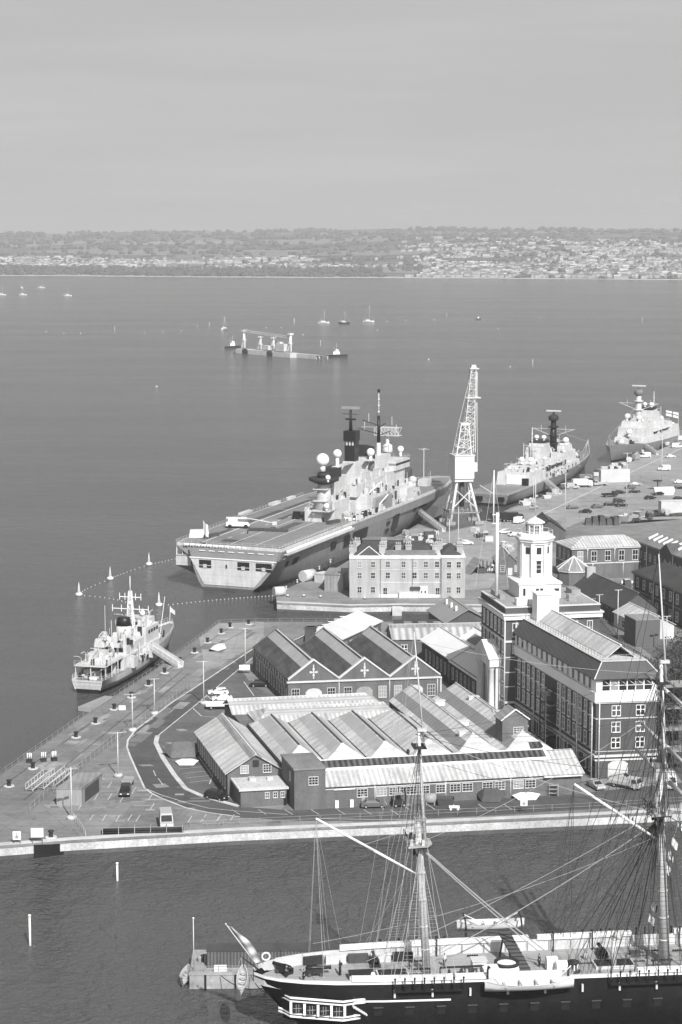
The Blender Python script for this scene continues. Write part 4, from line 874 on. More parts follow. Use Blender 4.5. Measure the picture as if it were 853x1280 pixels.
def gangway(a, b, label, w_=1.2):
    a = Vector(a); b = Vector(b); d = b-a; rz = math.atan2(d.y, d.x); Lh = math.hypot(d.x, d.y); r = thing('gangway', label, 'gangway', tuple(a), rz)
    m = MB(); m.add([(0,-w_/2,0),(Lh,-w_/2,d.z),(Lh,w_/2,d.z),(0,w_/2,0),(0,-w_/2,-.5),(Lh,-w_/2,d.z-.5),(Lh,w_/2,d.z-.5),(0,w_/2,-.5)], [(0,1,2,3),(7,6,5,4),(0,4,5,1),(3,2,6,7),(0,3,7,4),(1,5,6,2)]); m.build('walkway', offwhite, r)
    for s in (-1, 1):
        m = MB(); k = max(3, int(Lh/2))
        for i in range(k+1): m.tube((Lh*i/k, s*w_/2, d.z*i/k), (Lh*i/k, s*w_/2, d.z*i/k+1.1), .06, n=4)
        m.tube((0,s*w_/2,1.1),(Lh,s*w_/2,d.z+1.1),.07,n=4)
        m.add([(0,s*w_/2,.1),(Lh,s*w_/2,d.z+.1),(Lh,s*w_/2,d.z+.95),(0,s*w_/2,.95)], [(0,1,2,3)])
        m.build('handrail', white, r)
    return r
def person(loc, rz, label, dark=True, pose=0):
    """one continuous skinned body with hair and clothes as children"""
    r = thing('person', label, 'person', loc, rz, None)
    J = {'hip':(0,0,.95,.16),'waist':(0,0,1.12,.14),'chest':(0,0,1.36,.18),'neck':(0,0,1.52,.065),'head':(0,.02,1.62,.085),'crown':(0,.01,1.74,.075),
      'sl':(-.19,0,1.43,.06),'el':(-.25,.04,1.15,.045),'wl':(-.22,.16+.1*pose,.95+.15*pose,.032),'hl':(-.21,.22+.12*pose,.88+.18*pose,.035),'sr':(.19,0,1.43,.06),'er':(.25,.02,1.15,.045),'wr':(.24,.12,.92,.032),'hr':(.24,.16,.84,.035),
      'tl':(-.1,0,.86,.095),'kl':(-.11,.03,.5,.062),'al':(-.11,-.02,.08,.042),'fl':(-.11,.12,.04,.04),'tr':(.1,0,.86,.095),'kr':(.12,.06,.5,.062),'ar':(.13,.04,.08,.042),'fr':(.13,.18,.04,.04)}
    E_ = [('hip','waist'),('waist','chest'),('chest','neck'),('neck','head'),('head','crown'),('chest','sl'),('sl','el'),('el','wl'),('wl','hl'),('chest','sr'),('sr','er'),('er','wr'),('wr','hr'),('hip','tl'),('tl','kl'),('kl','al'),('al','fl'),('hip','tr'),('tr','kr'),('kr','ar'),('ar','fr')]
    def body(name, keys, grow, m, par):
        ks = [k for k in J if k in keys]; me = bpy.data.meshes.new(name); me.from_pydata([J[k][:3] for k in ks], [(ks.index(a), ks.index(b)) for a, b in E_ if a in ks and b in ks], [])
        o = link(bpy.data.objects.new(name, me), par); me.materials.append(m)
        sk_ = o.modifiers.new('skin', 'SKIN'); me.skin_vertices.new() if not me.skin_vertices else None
        for i, k in enumerate(ks): q = J[k][3]+grow; me.skin_vertices[0].data[i].radius = (q, q)
        me.skin_vertices[0].data[0].use_root = True
        o.modifiers.new('sub', 'SUBSURF').levels = 1; return o
    body('body', set(J), 0, skin, r)
    body('jacket', {'hip','waist','chest','sl','el','wl','sr','er','wr'}, .022, cloth_d if dark else cloth_l, r)
    body('trousers', {'hip','tl','kl','al','tr','kr','ar'}, .026, cloth_d, r)
    h = MB(); h.ball((0,-.005,1.72), .1, 0, 8, 5); h.build('hair', cloth_d, r)
    return r
# ---------------- aircraft carrier
CV = thing('aircraft_carrier', 'grey aircraft carrier with white radomes on its island, moored beyond the stone house', 'aircraft carrier', (-31.3, 546, 0), math.radians(69))
st = [(2.6,-13.6,13,-6.4,9.5,9.2),(12,-13.6,14,-9,12,9.2),(40,-13.6,14,-11.6,14,9.4),(90,-13.6,14,-12,14,10.2),(125,-13.4,13,-9,12,11.2,1),(150,-12,11,-4,7,12.2,3),(165,-10,6,-1.5,4,12.6,5.5),(172,-7.5,-2,1.0,1.6,12.7,7.5)]
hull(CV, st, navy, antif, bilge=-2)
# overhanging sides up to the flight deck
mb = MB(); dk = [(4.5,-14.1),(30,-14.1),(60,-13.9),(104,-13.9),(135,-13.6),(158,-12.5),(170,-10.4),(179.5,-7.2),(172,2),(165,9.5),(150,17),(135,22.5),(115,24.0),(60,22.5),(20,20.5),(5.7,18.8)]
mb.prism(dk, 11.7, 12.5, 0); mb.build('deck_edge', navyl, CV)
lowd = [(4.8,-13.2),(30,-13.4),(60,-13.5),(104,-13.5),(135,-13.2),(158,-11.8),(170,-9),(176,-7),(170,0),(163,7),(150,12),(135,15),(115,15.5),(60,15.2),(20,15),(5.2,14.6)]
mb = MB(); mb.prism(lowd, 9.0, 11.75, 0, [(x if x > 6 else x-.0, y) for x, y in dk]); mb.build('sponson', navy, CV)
mb = MB(); mb.prism([(5.2,-13.5),(104,-13.3),(135,-13),(158,-12),(169,-10),(178,-7.2),(171,1.5),(164,9),(149,16.4),(135,22),(115,23.4),(60,22),(20,20),(6.3,18.3)], 12.5, 12.56); mb.build('flight_deck', deckm, CV)
mb = MB()
for p, q, w_ in (((8,12),(165,17.5),.5),((8,3),(130,6.5),.35),((8,-4.5),(60,-3.4),.35),((6.5,-12.4),(50,-12.2),.3)):
    a = Vector((p[0],p[1],12.58)); b = Vector((q[0],q[1],12.58)); nn = Vector((0,w_/2,0)); mb.poly([tuple(a-nn),tuple(b-nn),tuple(b+nn),tuple(a+nn)])
for k in range(9): mb.poly([(18+k*9,8,12.58),(21+k*9,8.1,12.58),(21+k*9,8.5,12.58),(18+k*9,8.4,12.58)])
mb.build('deck_marking', line, CV)
mb = MB()
for x0, x1, y0, y1 in ((14,34,13.2,15.2),(38,78,14.6,17),(80,104,15.2,17.3),(40,54,-1,2),(58,72,8,10),(10,16,2,8),(66,100,3,5)): mb.poly([(x0,y0,12.575),(x1,y0+.3,12.575),(x1,y1+.3,12.575),(x0,y1,12.575)])
mb.build('deck_patch', deckd, CV)
# transom with openings, its paler grey standing in for sunlight
tr = MB(); tr.add([(2.4,-13.3,9.3),(2.4,13.2,9.3),(2.45,8.8,1.6),(2.45,-6.6,1.6)], [(0,1,2,3)], 0); tr.box(2.2,2.6,-13.3,13.2,9.0,9.3,1)
for y0, y1 in ((-12,-7.2),(-5.2,-1.6),(6.5,10.2)): tr.box(2.28,2.4,y0,y1,6.4,8.6,2); tr.box(2.2,2.3,y0,y1,7.0,7.15,0); tr.box(2.2,2.28,(y0+y1)/2-.5,(y0+y1)/2+.6,6.4,7.4,0)
tr.box(2.25,2.4,1.6,2.0,6.6,7.6,2)
tr.build('transom', [navyl, white, black], CV)
tt = MB(); tt.add([(4.4,-13.2,11.6),(4.6,14.5,11.6),(2.9,13.0,9.3),(2.9,-13.2,9.3)], [(0,1,2,3)], 0)
for k in range(8): tt.box(3.6,3.8,-12+k*3.0,-10.2+k*3.0,10.9,11.1,1)
tt.build('transom_screen', [navyd, white], CV)
sp = MB(); sp.prism([(6,14.4),(40,15),(40,22.5),(6,19.2)], 6.0, 9.0, 0); sp.add([(6,14.4,6),(40,15,6),(40,22.5,6),(6,19.2,6),(12,12,1.2),(40,13.8,1.2)], [(0,3,4),(3,2,5,4),(0,4,5,1)], 1); sp.box(5.8,6,14.6,19.1,8.9,9.1,0)
sp.build('quarter_gallery', [navyl, navy], CV)
sg = MB()
for x, y in ((6.2,15.2),(6.2,17.2),(6.2,19),(12,19.6),(18,20.2),(24,20.6),(30,21.2)): sg.tube((x,y,9),(x,y,11.8),.14,n=4)
sg.build('gallery_stanchion', white, CV)
# openings in the starboard side
op = MB()
def stbd(x, z0, z1, w_, m=0, o_=0): 
    k = lerp(x, [(0,-13.6),(40,-13.6),(90,-13.6),(125,-13.4),(150,-12)]); kw = lerp(x, [(0,-6.4),(12,-9),(40,-11.6),(90,-12),(125,-9)]); zd = lerp(x, [(0,9.2),(40,9.4),(90,10.2),(125,11.2)])
    def yy(z): f = z/zd; return (kw+(k-kw)*(f if f < .25 else f))-.42-o_
    op.add([(x,yy(z0),z0),(x+w_,yy(z0),z0),(x+w_,yy(z1),z1),(x,yy(z1),z1)], [(0,1,2,3)], m)
for x, z0, z1, w_ in ((10,6.2,8.2,2.2),(15,6.4,8.4,4),(44,6.3,8.6,4),(55,5.4,8.9,4.6),(62,5.6,9.3,13),(100,4.4,9.4,5.5),(93,7.0,8.2,3.4),(93,4.6,5.8,3.4),(122,7.6,8.9,3),(128,7.8,9.0,8),(127,5.6,6.7,4.5)): stbd(x, z0, z1, w_)
op.build('side_opening', black, CV)
bt = MB()
op = bt
for x in range(3, 160, 3): stbd(x, -.0, 1.25, 3.01, 0, -.06)
bt.build('boot_topping', antif, CV)
# catwalk full of rafts along the starboard deck edge
cw = MB(); cw.box(6,58,-15.6,-14.1,10.7,10.85,0); cw.box(6,58,-15.65,-15.55,10.85,11.5,0)
for k in range(18): cw.tube((7+k*3,-13.6,9.2),(7+k*3,-15.5,10.7),.1,n=4)
cw.build('catwalk', offwhite, CV)
for k in range(24): inst(CV, 'raft_canister', RAFT, (8+k*2.1,-14.8,10.85), 0, 1.35)
rail(CV, [(5,-14,12.5),(60,-13.8,12.5)], 1.1, 2.5); rail(CV, [(4.6,-13.5,12.5),(5.6,18.6,12.5)], 1.1, 2.2); rail(CV, [(5.8,19,12.5),(60,22.7,12.5),(115,24.2,12.5)], .9, 2.6)
for k in range(16): inst(CV, 'raft_canister', RAFT, (5.2, -11.5+k*1.8, 11.75), 1.57, 1.0)
pg = MB(); 
for x, l_ in ((62,8),(86,7),(101,5)): pg.box(x,x+l_,23.2,24.6,12.5,13.3)
pg.build('port_gallery', offwhite, CV)
# island
isl = MB()
for x0,x1,y0,y1,z0,z1,m in ((57,64,-5.2,.2,12.5,15.6,0),(60,72,-8.5,-.6,12.5,18.6,0),(72,80,-9,-1,12.5,17,0),(78,97,-12.4,-1.5,12.5,18.0,0),(76,104,-9.5,-2.2,18,22.0,0),(82,100,-9.2,-2.6,22,25.0,0),(97,122,-11,-2,12.5,17.2,0),(103,121,-9.8,-2.2,17.2,22.6,0),(110,124,-10.5,-.8,22.6,25.6,0),(105,112,-8,-3,22.6,28,0)): isl.box(x0,x1,y0,y1,z0,z1,m)
isl.add([(82,-13.4,12.5),(98,-13.6,12.5),(98,-13.6,16.8),(83,-13.4,16.8),(82,-9,12.5),(98,-9,12.5),(98,-9,17.6),(83,-9,17.6)], [(0,1,2,3),(3,2,6,7),(0,3,7,4),(1,5,6,2)], 1)
isl.box(110,124.1,-10.55,-.75,24.2,24.9,2); isl.box(107.5,109.5,-11.1,-11,13.4,16.2,2); isl.box(101,106,-11.06,-11,12.9,15.2,2)
isl.box(123.95,124.05,-10,-1.2,24.2,24.9,2)
isl.build('island', [navyl, navy, black], CV)
af = MB()     # aft director platform
af.lathe((58.5,-5.5,15.4), [(2.9,0),(2.3,6),(1.8,9.5)], 8, 0); af.lathe((58.5,-5.5,25.2), [(2.2,-1.0),(4.6,0),(4.6,.9),(4.3,1.0)], 10, 1); af.lathe((58.5,-5.5,26.2), [(2.0,0),(2.0,1.4),(1.7,1.5)], 10, 1)
af.box(61,69,-7.2,-3.6,25.4,28.6,1); af.box(64,74,-7,-3.4,18,25.4,0); af.box(55.5,62,-7.5,-3,22.6,22.9,0); af.box(55.5,62,-7.5,-3,19,19.3,0); af.box(55,62,-8.5,-2.5,16,16.3,0)
af.build('aft_director_tower', [navyl, nearblack], CV)
def rdm(x, y, z, r, post=1.5):
    m = MB(); m.ball((0,0,r), r, 0, 18, 12); m.lathe((0,0,-post), [(r*.45,0),(r*.4,post+r*.3)], 10, 0); o = m.build('radome', radome, CV); o.location = (x,y,z); return o
rdm(57.5,-5.5,29.6,2.0); rdm(55,-8.2,25.8,.8,.6); rdm(55.2,-7.6,17.0,.85,.6); rdm(67,-9.2+3,28.9+.0,0.01) if 0 else None
rdm(67,-6.6,31.2,1.35,3.4); rdm(88.5,-9.6,29.6,1.3,1.4); rdm(123,-7.6,27.2,1.1,1.4)
pf = MB(); pf.box(65,80,-7.6,-5.4,28.4,28.7); pf.box(86,90.5,-11,-8,28.3,28.6); pf.tube((87,-8,24),(88,-9.6,28.4),.3,n=6); pf.build('radome_platform', navyl, CV)
f1 = MB(); f1.add([(78,-8.6,22),(85,-8.6,22),(85,-3,22),(78,-3,22),(79,-8,28.8),(83.6,-8,28.8),(83.6,-3.8,28.8),(79,-3.8,28.8)], [(0,1,5,4),(1,2,6,5),(2,3,7,6),(3,0,4,7),(4,5,6,7)], 0)
f1.box(79.5,83.0,-7.6,-4.2,28.6,33.8,1); f1.box(79.6,82.9,-7.5,-4.3,33.8,35.2,0); f1.box(79.2,83.3,-7.9,-3.9,35.2,38.4,1)
for k in range(4): f1.box(79.45,83.05,-7.6+k*1.0,-7.3+k*1.0,33.8,35.2,1)
f1.tube((80.5,-5.9,38),(80.5,-5.9,45),.6,.35,6,1); f1.tube((80.5,-8.2,43.6),(80.5,-3.2,43.6),.12,n=4,m=1); f1.tube((80.5,-7.6,42),(80.5,-4.2,42),.3,n=5,m=1)
f1.build('aft_mast', [navyl, black], CV)
rd = MB(); rd.box(-.3,.3,-3.8,3.8,0,.8); 
for k in range(8): rd.box(-.5,.4,-3.7+k,-3.3+k,-.1,1.0)
o = rd.build('radar_aerial', steel, CV); o.location = (80.5,-5.9,45.2); o.scale = (.8,.8,.8)
f2 = MB(); f2.add([(88,-9,22),(99,-9,22),(99,-3,22),(88,-3,22),(89,-8.2,30),(96,-8.2,28.4),(96,-3.6,28.4),(89,-3.6,30)], [(0,1,5,4),(1,2,6,5),(2,3,7,6),(3,0,4,7),(4,5,6,7)], 0); f2.add([(88.6,-8.4,29.6),(96.2,-8.4,28),(96.2,-3.4,28),(88.6,-3.4,29.6),(88.6,-8.4,33.2),(95,-8.4,32),(95,-3.4,32),(88.6,-3.4,33.2)], [(0,1,5,4),(1,2,6,5),(2,3,7,6),(3,0,4,7),(4,5,6,7)], 1)
f2.ball((90,-9.0,27), 1.4, 2, 10, 6, 1.6); f2.build('funnel', [navyl, nearblack, lead], CV)
fm_ = MB(); fm_.tube((107,-5.6,22),(107,-5.6,32),.85,.7,8,0); fm_.tube((107,-5.6,32),(107,-5.6,40.8),.6,.5,8,1); fm_.tube((107,-5.6,40.8),(107,-5.6,48.5),.28,.13,6,0); fm_.cb((107,-5.6,48.4),.7,.7,1.0,1)
for z in (42,44,46): fm_.ball((107,-5.6,z), .4, 0, 8, 5)
for y, z in ((-10,39),(-2,39.8),(-11.5,36.5),(-.5,37)): fm_.tube((107,-5.6,z-2.2),(101.5,y,z),.14,n=4,m=1); fm_.tube((107.5,y,z-1.2),(107.5,y,z+1.6),.12,n=4,m=0)
fm_.tube((107,-11.5,37),(107,.2,37),.1,n=4,m=0); fm_.build('foremast', [offwhite, black], CV)
r2 = MB(); lattice(r2, (114.5,-10.5,35), (114.5,-1.8,35), 1.3, 1.3, 7, .1); r2.tube((114.5,-6,26),(114.5,-6,34),.8,.5,8); r2.lathe((114.5,-6,28), [(1.6,0),(1.8,.5),(1.6,2.5),(.6,3)], 8); r2.build('air_search_radar', offwhite, CV)
mc = MB(); 
for x, y, z in ((84,-12.2,18),(88,-11,18),(92,-12,18),(97,-12,17.2)): mc.tube((x,y,z),(x,y,z+3.5),.12,n=4)
mc.tube((80,-11,18.0),(88,-13.2,21.5),.25,n=6); mc.tube((84,-12.5,13),(90,-15,17.5),.2,n=4); mc.build('boat_crane', white, CV)
scatter(CV, [(58,66,-5,0,15.6),(60,74,-8,-2,18.6),(78,104,-12,-8,18),(98,122,-11,-9,17.2),(70,80,-9,-1,17),(64,82,-13,-9,12.56),(98,135,-13,-10,12.56),(125,165,-10,10,12.56),(104,120,-9,-3,22.6),(57,60,-5,0,12.56),(62,98,-13.6,-12.5,12.56),(78,98,-12,-8,18),(76,104,-9,-8.8,22)], 110, 5)
rail(CV, [(60,-8.5,18.6),(60,-.6,18.6),(72,-.6,18.6)], 1.1, 1.5); rail(CV, [(78,-12.4,18),(97,-12.4,18)], 1.1, 1.6); rail(CV, [(76,-9.5,22),(104,-9.5,22)], 1.1, 1.8); rail(CV, [(110,-10.5,25.6),(124,-10.5,25.6),(124,-.8,25.6)], 1.1, 1.8)
rail(CV, [(59.2,-9,26.6),(60,-4,26.6),(62,-1,26.6)], 1.1, .9, nearblack)
bx = MB(); bx.add([(113,-13.4,12.5),(120,-13.4,12.5),(120,-13.4,16.5),(113,-13.4,16.5),(113,-10,12.5),(120,-10,12.5),(120,-10,16.5),(113,-10,16.5),(116.5,-13.2,9)], [(0,1,2,3),(3,2,6,7),(0,3,7,4),(1,5,6,2),(0,8,1),(0,4,8),(1,8,5)], 0); bx.build('weapon_sponson', navyl, CV)
# ski jump and bow fittings
sj = MB(); ring = []
for i in range(9): t = i/8; ring.append([(128+t*38, 4-t*1, 12.57), (128+t*38, 4-t*1, 12.57+4.2*t*t+.02), (128+t*38, 17-t*7, 12.57+4.2*t*t+.02), (128+t*38, 17-t*7, 12.57)])
sj.loft(ring, 0); sj.build('ski_jump', deckd, CV)
bw_ = MB(); bw_.lathe((140,-5,12.5), [(1.9,0),(1.7,1.6),(1.0,2.8)], 8); bw_.tube((140,-5,14),(135.5,-5,15),.25,n=6); bw_.ball((146,-4,15), 1.5, 0, 10, 7); bw_.lathe((146,-4,12.5), [(1.4,0),(1.2,1.6)], 8); bw_.box(150,155,-8,-4.5,12.5,14.8); bw_.build('bow_weapon', navyl, CV)
tp = MB(); tp.tube((158,-4,12.5),(158,-4,25),.18,n=5); tp.tube((155.5,-4,24.6),(160.5,-4,24.6),.1,n=4); tp.tube((158,-6,24.6),(158,-2,24.6),.1,n=4); tp.build('signal_pole', offwhite, CV)
# flag staff, stowed gear
fs = MB(); fs.tube((6,9.5,12.5),(4,9.6,19.5),.1,n=5); fs.build('ensign_staff', offwhite, CV)
def flag_mesh(name, wd, ht, m, fold=.35, n=8):
    mb = MB(); rr = []
    for i in range(n+1):
        t = i/n; rr.append([(wd*t*.7, fold*math.sin(t*7)*t, -ht*0-wd*t*.35), (wd*t*.7+.06, fold*math.sin(t*7+.5)*t, -ht-wd*t*.35)])
    pts = [p for r in rr for p in r]; mb.add(pts, [(2*i, 2*i+1, 2*i+3, 2*i+2) for i in range(n)], 0, True); o = mb.mesh(name, [m]); return o
ens = thing('ensign', 'white ensign hanging from the staff at the carrier stern', 'flag', tuple(CV.matrix_basis @ Vector((4.0,9.6,19.4))), .2); inst(ens, 'flag_cloth', flag_mesh('flag', 2.6, 3.6, white), (0,0,0), -1.0)
def L2W(root, p): return tuple(root.matrix_basis @ Vector(p))
# cherry picker parked on the flight deck
cpk = thing('lift_truck', 'pale wheeled boom lift parked across the carrier flight deck', 'boom lift', L2W(CV, (37,13.5,12.58)), math.radians(-4))
m = MB(); m.add([(-3.6,-1.1,.7),(3.4,-1.1,.7),(3.4,1.1,.7),(-3.6,1.1,.7),(-3.4,-1,1.9),(2.9,-1,1.7),(2.9,1,1.7),(-3.4,1,1.9)], [(0,1,5,4),(1,2,6,5),(2,3,7,6),(3,0,4,7),(4,5,6,7),(3,2,1,0)]); m.box(-2.9,-.2,-.9,.9,1.9,2.7); m.build('chassis', white, cpk)
m = MB(); m.box(-3.6,2.6,-.3,.3,2.75,3.3); m.tube((2.4,0,3.0),(10.5,0,1.6),.22,.16,6); m.box(10.3,11.6,-.6,.6,1.0,2.0); m.build('boom', offwhite, cpk)
for x in (-2.4, 2.4):
    for y in (-1.15, 1.15): inst(cpk, 'wheel', MB().tube((0,-.22,.6),(0,.22,.6),.62,n=14).mesh('wheel', [rubber]), (x,y,0))
tb_ = thing('stowed_beam', 'long dark beam lying on the flight deck behind the ensign', 'beam', L2W(CV, (34,2.5,12.58)), math.radians(-12)); m = MB(); m.box(-6,6,-.35,.35,.2,.9); 
for k in range(9): m.box(-5.6+k*1.35,-5.4+k*1.35,-.4,.4,.0,.95)
m.build('beam_body', steeld, tb_)
for x, y, l_ in ((56,-9.5,'long dark crate on the flight deck beside the carrier island'),(18,13.5,'dark flat crate near the port corner of the flight deck'),):
    tag(MB().cb((0,0,0), 5.5, 1.2, 1.0, 0).build('deck_crate', steeld), l_, 'crate'); o = [q for q in COL.objects if q.name.startswith('deck_crate')][-1]; o.location = L2W(CV, (x,y,12.58)); o.rotation_euler = (0,0,.9)
tr_ = thing('deck_tractor', 'small dark tow tractor parked beside the carrier island', 'tractor', L2W(CV, (62,4.5,12.58)), 1.2)
m = MB(); m.box(-2,2,-1,1,.4,1.2); m.box(-1.8,-.4,-.9,.9,1.2,2.3); m.build('tractor_body', black, tr_)
for x in (-1.3,1.3):
    for y in (-1,1): inst(tr_, 'wheel', MB().tube((0,-.2,.45),(0,.2,.45),.45,n=12).mesh('wheel', [rubber]), (x,y,0))
tent = thing('deck_tent', 'small pale canvas-covered hut near the port corner of the carrier deck', 'hut', L2W(CV, (17,17,12.58)), .1); m = MB(); m.prism([(-3,-1.6),(3,-1.6),(3,1.6),(-3,1.6)],0,2.2,0,[(-2.6,-.6),(2.6,-.6),(2.6,.6),(-2.6,.6)]); m.build('cover', navyl, tent)
person(L2W(CV, (27.0,6.0,12.57)), 2.0, 'person in dark clothes standing alone on the carrier flight deck')
m = MB()
# ---------------- dockside crane
cb_ = P(577, 655, G)
CR = thing('dock_crane', 'tall white level-luffing dock crane on a tapered portal at the carrier bow', 'crane', tuple(cb_), math.radians(12))
m = MB()
for a, b in ((-5,-4.5),(5,-4.5),(5,4.5),(-5,4.5)):
    m.tube((a,b,1),(a*.42,b*.42,15),.55,.4,6); m.tube((a,b,4.5),(-a,b,4.5),.22,n=4); m.tube((a,b,4.5),(a,-b,4.5),.22,n=4); m.tube((a*.8,b*.8,6),(-a*.55,b*.55,12),.2,n=4); m.tube((a*.8,b*.8,6),(a*.55,-b*.55,12),.2,n=4)
m.box(-3.2,3.2,-3,3,14.7,15.6); m.tube((0,0,6),(0,0,14.7),.9,n=8,m=1); m.build('portal', [cranem, steeld], CR)
for a, b in ((-5,-4.5),(5,-4.5),(5,4.5),(-5,4.5)): x = MB(); x.box(-1.6,1.6,-.6,.6,.4,1.5); [x.tube((k,-.35,.4),(k,.35,.4),.4,n=10) for k in (-1,0,1)]; o = x.build('bogie', steel, CR); o.location = (a,b,0)
m = MB(); m.box(-3.3,3.4,-3.4,3.4,15.7,23.4,0); m.box(-3.5,3.6,-3.6,3.6,23.4,23.7,0); m.box(3.4,4.6,-3,-.5,18,21,0); m.build('machinery_house', cranem, CR)
m = MB(); m.box(4.5,4.62,-2.8,-.7,19.2,20.6); m.build('cab_window', glass, CR)
m = MB(); lattice(m, (0,0,23.4), (.6,0,34), 2.6, 1.3, 4, .16); m.box(-.8,2.2,-1.6,1.6,33.5,34.2); m.build('tower_frame', cranem, CR)
m = MB(); lattice(m, (1.6,0,24.5), (3.6,0,53.0), 1.8, .8, 15, .10); m.box(2.2,5.4,-1.2,1.2,52.2,52.5); m.box(2.8,4.4,-.9,.9,52.5,53.6); m.box(1.0,6,-1.6,1.6,42.5,42.8); m.build('jib', cranem, CR)
m = MB(); m.tube((4.6,0,24.2),(4.9,0,52.6),.16,n=4)
for k in range(22): m.tube((3.4,0,25+k*1.26),(4.7,0,25.4+k*1.26),.08,n=4)
m.tube((5.4,0.2,20),(5.2,0.2,52.5),.08,n=4); m.tube((-1.2,0,34),(3.2,0,52.5),.08,n=4); m.build('luffing_cable', cranem, CR)
rail(CR, [(-3.4,-3.5,23.7),(3.5,-3.5,23.7),(3.5,3.5,23.7)], 1.1, 1.5); rail(CR, [(-5.5,-5,4.6),(5.5,-5,4.6)], 1.1, 1.5)
# ---------------- frigates
def frigate(root, flip, seed, dark_mast, L_=108):
    st = [(-3.5,-7.3,7.1,-6.0,6.0,4.6,-.8),(10,-8,8,-7.2,7.2,4.6),(40,-8.2,8.2,-7.8,7.8,5.0),(70,-8,8,-6.6,6.6,5.8),(90,-6.2,6.2,-3.6,3.6,6.8,1),(100,-3.8,3.8,-1.5,1.5,7.5,2.5),(107,-.5,.5,-.1,.1,8.0,4.5)]
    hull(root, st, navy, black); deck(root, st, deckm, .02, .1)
    tr = MB()
    for y0, y1 in ((-5.9,-3.4),(2.6,5.2)): tr.box(-4.35,-4.1,y0,y1,2.2,3.9)
    tr.build('stern_opening', black, root)
    s = MB()
    for x0,x1,y0,y1,z0,z1 in ((20,36,-6.8,6.8,4.6,10.2),(30,62,-6.2,6.2,10,11.4),(36,80,-7.0,7.0,5,8.6),(40,60,-5,5,11.4,13),(62,78,-6,6,8.6,13.2),(66,76,-5,5,13.2,15.8),(42,52,-3.6,3.6,12.5,18.0)): s.add([(x0+.4,y0,z0),(x1-.2,y0,z0),(x1-.2,y1,z0),(x0+.4,y1,z0),(x0+.8,y0+.5,z1),(x1-.7,y0+.5,z1),(x1-.7,y1-.5,z1),(x0+.8,y1-.5,z1)], [(0,1,5,4),(1,2,6,5),(2,3,7,6),(3,0,4,7),(4,5,6,7)], 0)
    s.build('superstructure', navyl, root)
    for k in range(9):
        for z, o_ in ((6.3, 6.95), (9.3, 5.7)): 
            a = MB(); a.box(-.35,.35,-.06,.06,0,1.5); a = a.build('shaded_doorway', nearblack, root); a.location = (39+k*4.4, -o_, z-.4)  # near-black door boxes, painting the shade of recesses along the side
    h = MB(); h.box(20.2,20.36,-5.2,2.6,5.2,9.3,0); h.box(20.1,20.3,-6.3,-3.6,5.0,8.0,1); h.build('hangar_door', [white, black], root)
    w_ = MB(); w_.box(76.6,77.3,-5.2,5.2,11.6,12.4)
    for k in range(9): w_.box(77.2,77.42,-4.9+k*1.1,-4.7+k*1.1,11.5,12.5)
    w_.build('bridge_window', black, root)
    f = MB(); f.add([(45,-3.6,13),(54,-3.6,13),(54,3.6,13),(45,3.6,13),(46,-2.9,19.4),(53,-2.9,19.0),(53,2.9,19.0),(46,2.9,19.4)], [(0,1,5,4),(1,2,6,5),(2,3,7,6),(3,0,4,7),(4,5,6,7)], 0); f.box(46.2,52.8,-2.8,2.8,19.2,20.4,1); f.build('funnel', [navyl, nearblack], root)
    mm = black if dark_mast else navyl
    m = MB(); m.tube((66,0,13.2),(66,0,27),1.7,1.1,8,0); m.lathe((66,0,27), [(1.2,0),(2.0,.6),(2.0,2.2),(1.2,2.8)], 10, 2); m.tube((66,0,29.6),(66,0,31.4),.4,n=6,m=2); m.box(65.6,66.4,-3,3,31.2,31.8,1)
    for y in (-8.5,8.5): m.tube((66,0,20),(66,y,23.4),.16,n=4,m=1); m.tube((66,y*.6,22),(66,y*.6,25),.1,n=4,m=1)
    m.tube((66,-9,23.4),(66,9,23.4),.12,n=4,m=1); m.tube((67,-5,18),(67,5,18),.12,n=4,m=1)
    for k in (16.5, 20, 24): m.lathe((66,0,k), [(1.5,0),(2.2,.2),(2.2,.6),(1.4,.7)], 8, 0 if dark_mast else 1)
    m.build('main_mast', [mm, offwhite, nearblack if dark_mast else navyd], root)
    m = MB(); m.tube((41,0,13),(41,0,27),.32,.12,6); m.tube((41,-3,19),(41,3,19),.1,n=4); [m.ball((41,0,z), .4, 0, 8, 5) for z in (21,24)]; m.tube((40,3,13),(40,3,20),.15,n=4); m.build('pole_mast', offwhite, root)
    for x, y, z, r in ((34,-2,12.8,1.1),(34,1.6,12.8,1.1),(50,-1.6,20.6,1.0),(50,1.4,20.6,1.0),(72,-3.2,16.4,1.3),(74,2.6,16.2,1.2),(80,0,10,1.3)): 
        o = MB(); o.ball((0,0,r),r,0,14,9); o.lathe((0,0,-1),[(r*.6,0),(r*.5,1.3)],8); o = o.build('radome', radome, root); o.location = (x,y,z)
    g = MB(); g.lathe((93,0,7), [(1.8,0),(1.7,1.4),(.9,2.3)], 8); g.tube((94,0,8.6),(99.5,0,9.4),.16,n=6); g.box(84,88,-2.4,2.4,6.6,8.4); g.build('gun_turret', navyl, root)
    rail(root, [(-4,-7.2,4.6),(10,-7.9,4.6),(20,-8.1,4.7)], 1, 1.6); rail(root, [(-4.2,-7,4.6),(-4.2,7,4.6)], 1, 1.6); rail(root, [(-4,7,4.6),(20,8,4.7)], 1, 1.6); rail(root, [(80,-7,6.3),(91,-6,6.9),(102.5,-3.6,7.6),(111,-.5,8)], 1, 1.8); rail(root, [(36,-7.9,5),(80,-7.2,6.3)], 1, 2); rail(root, [(36,-6,11.4),(62,-6,11.4)], 1, 2)
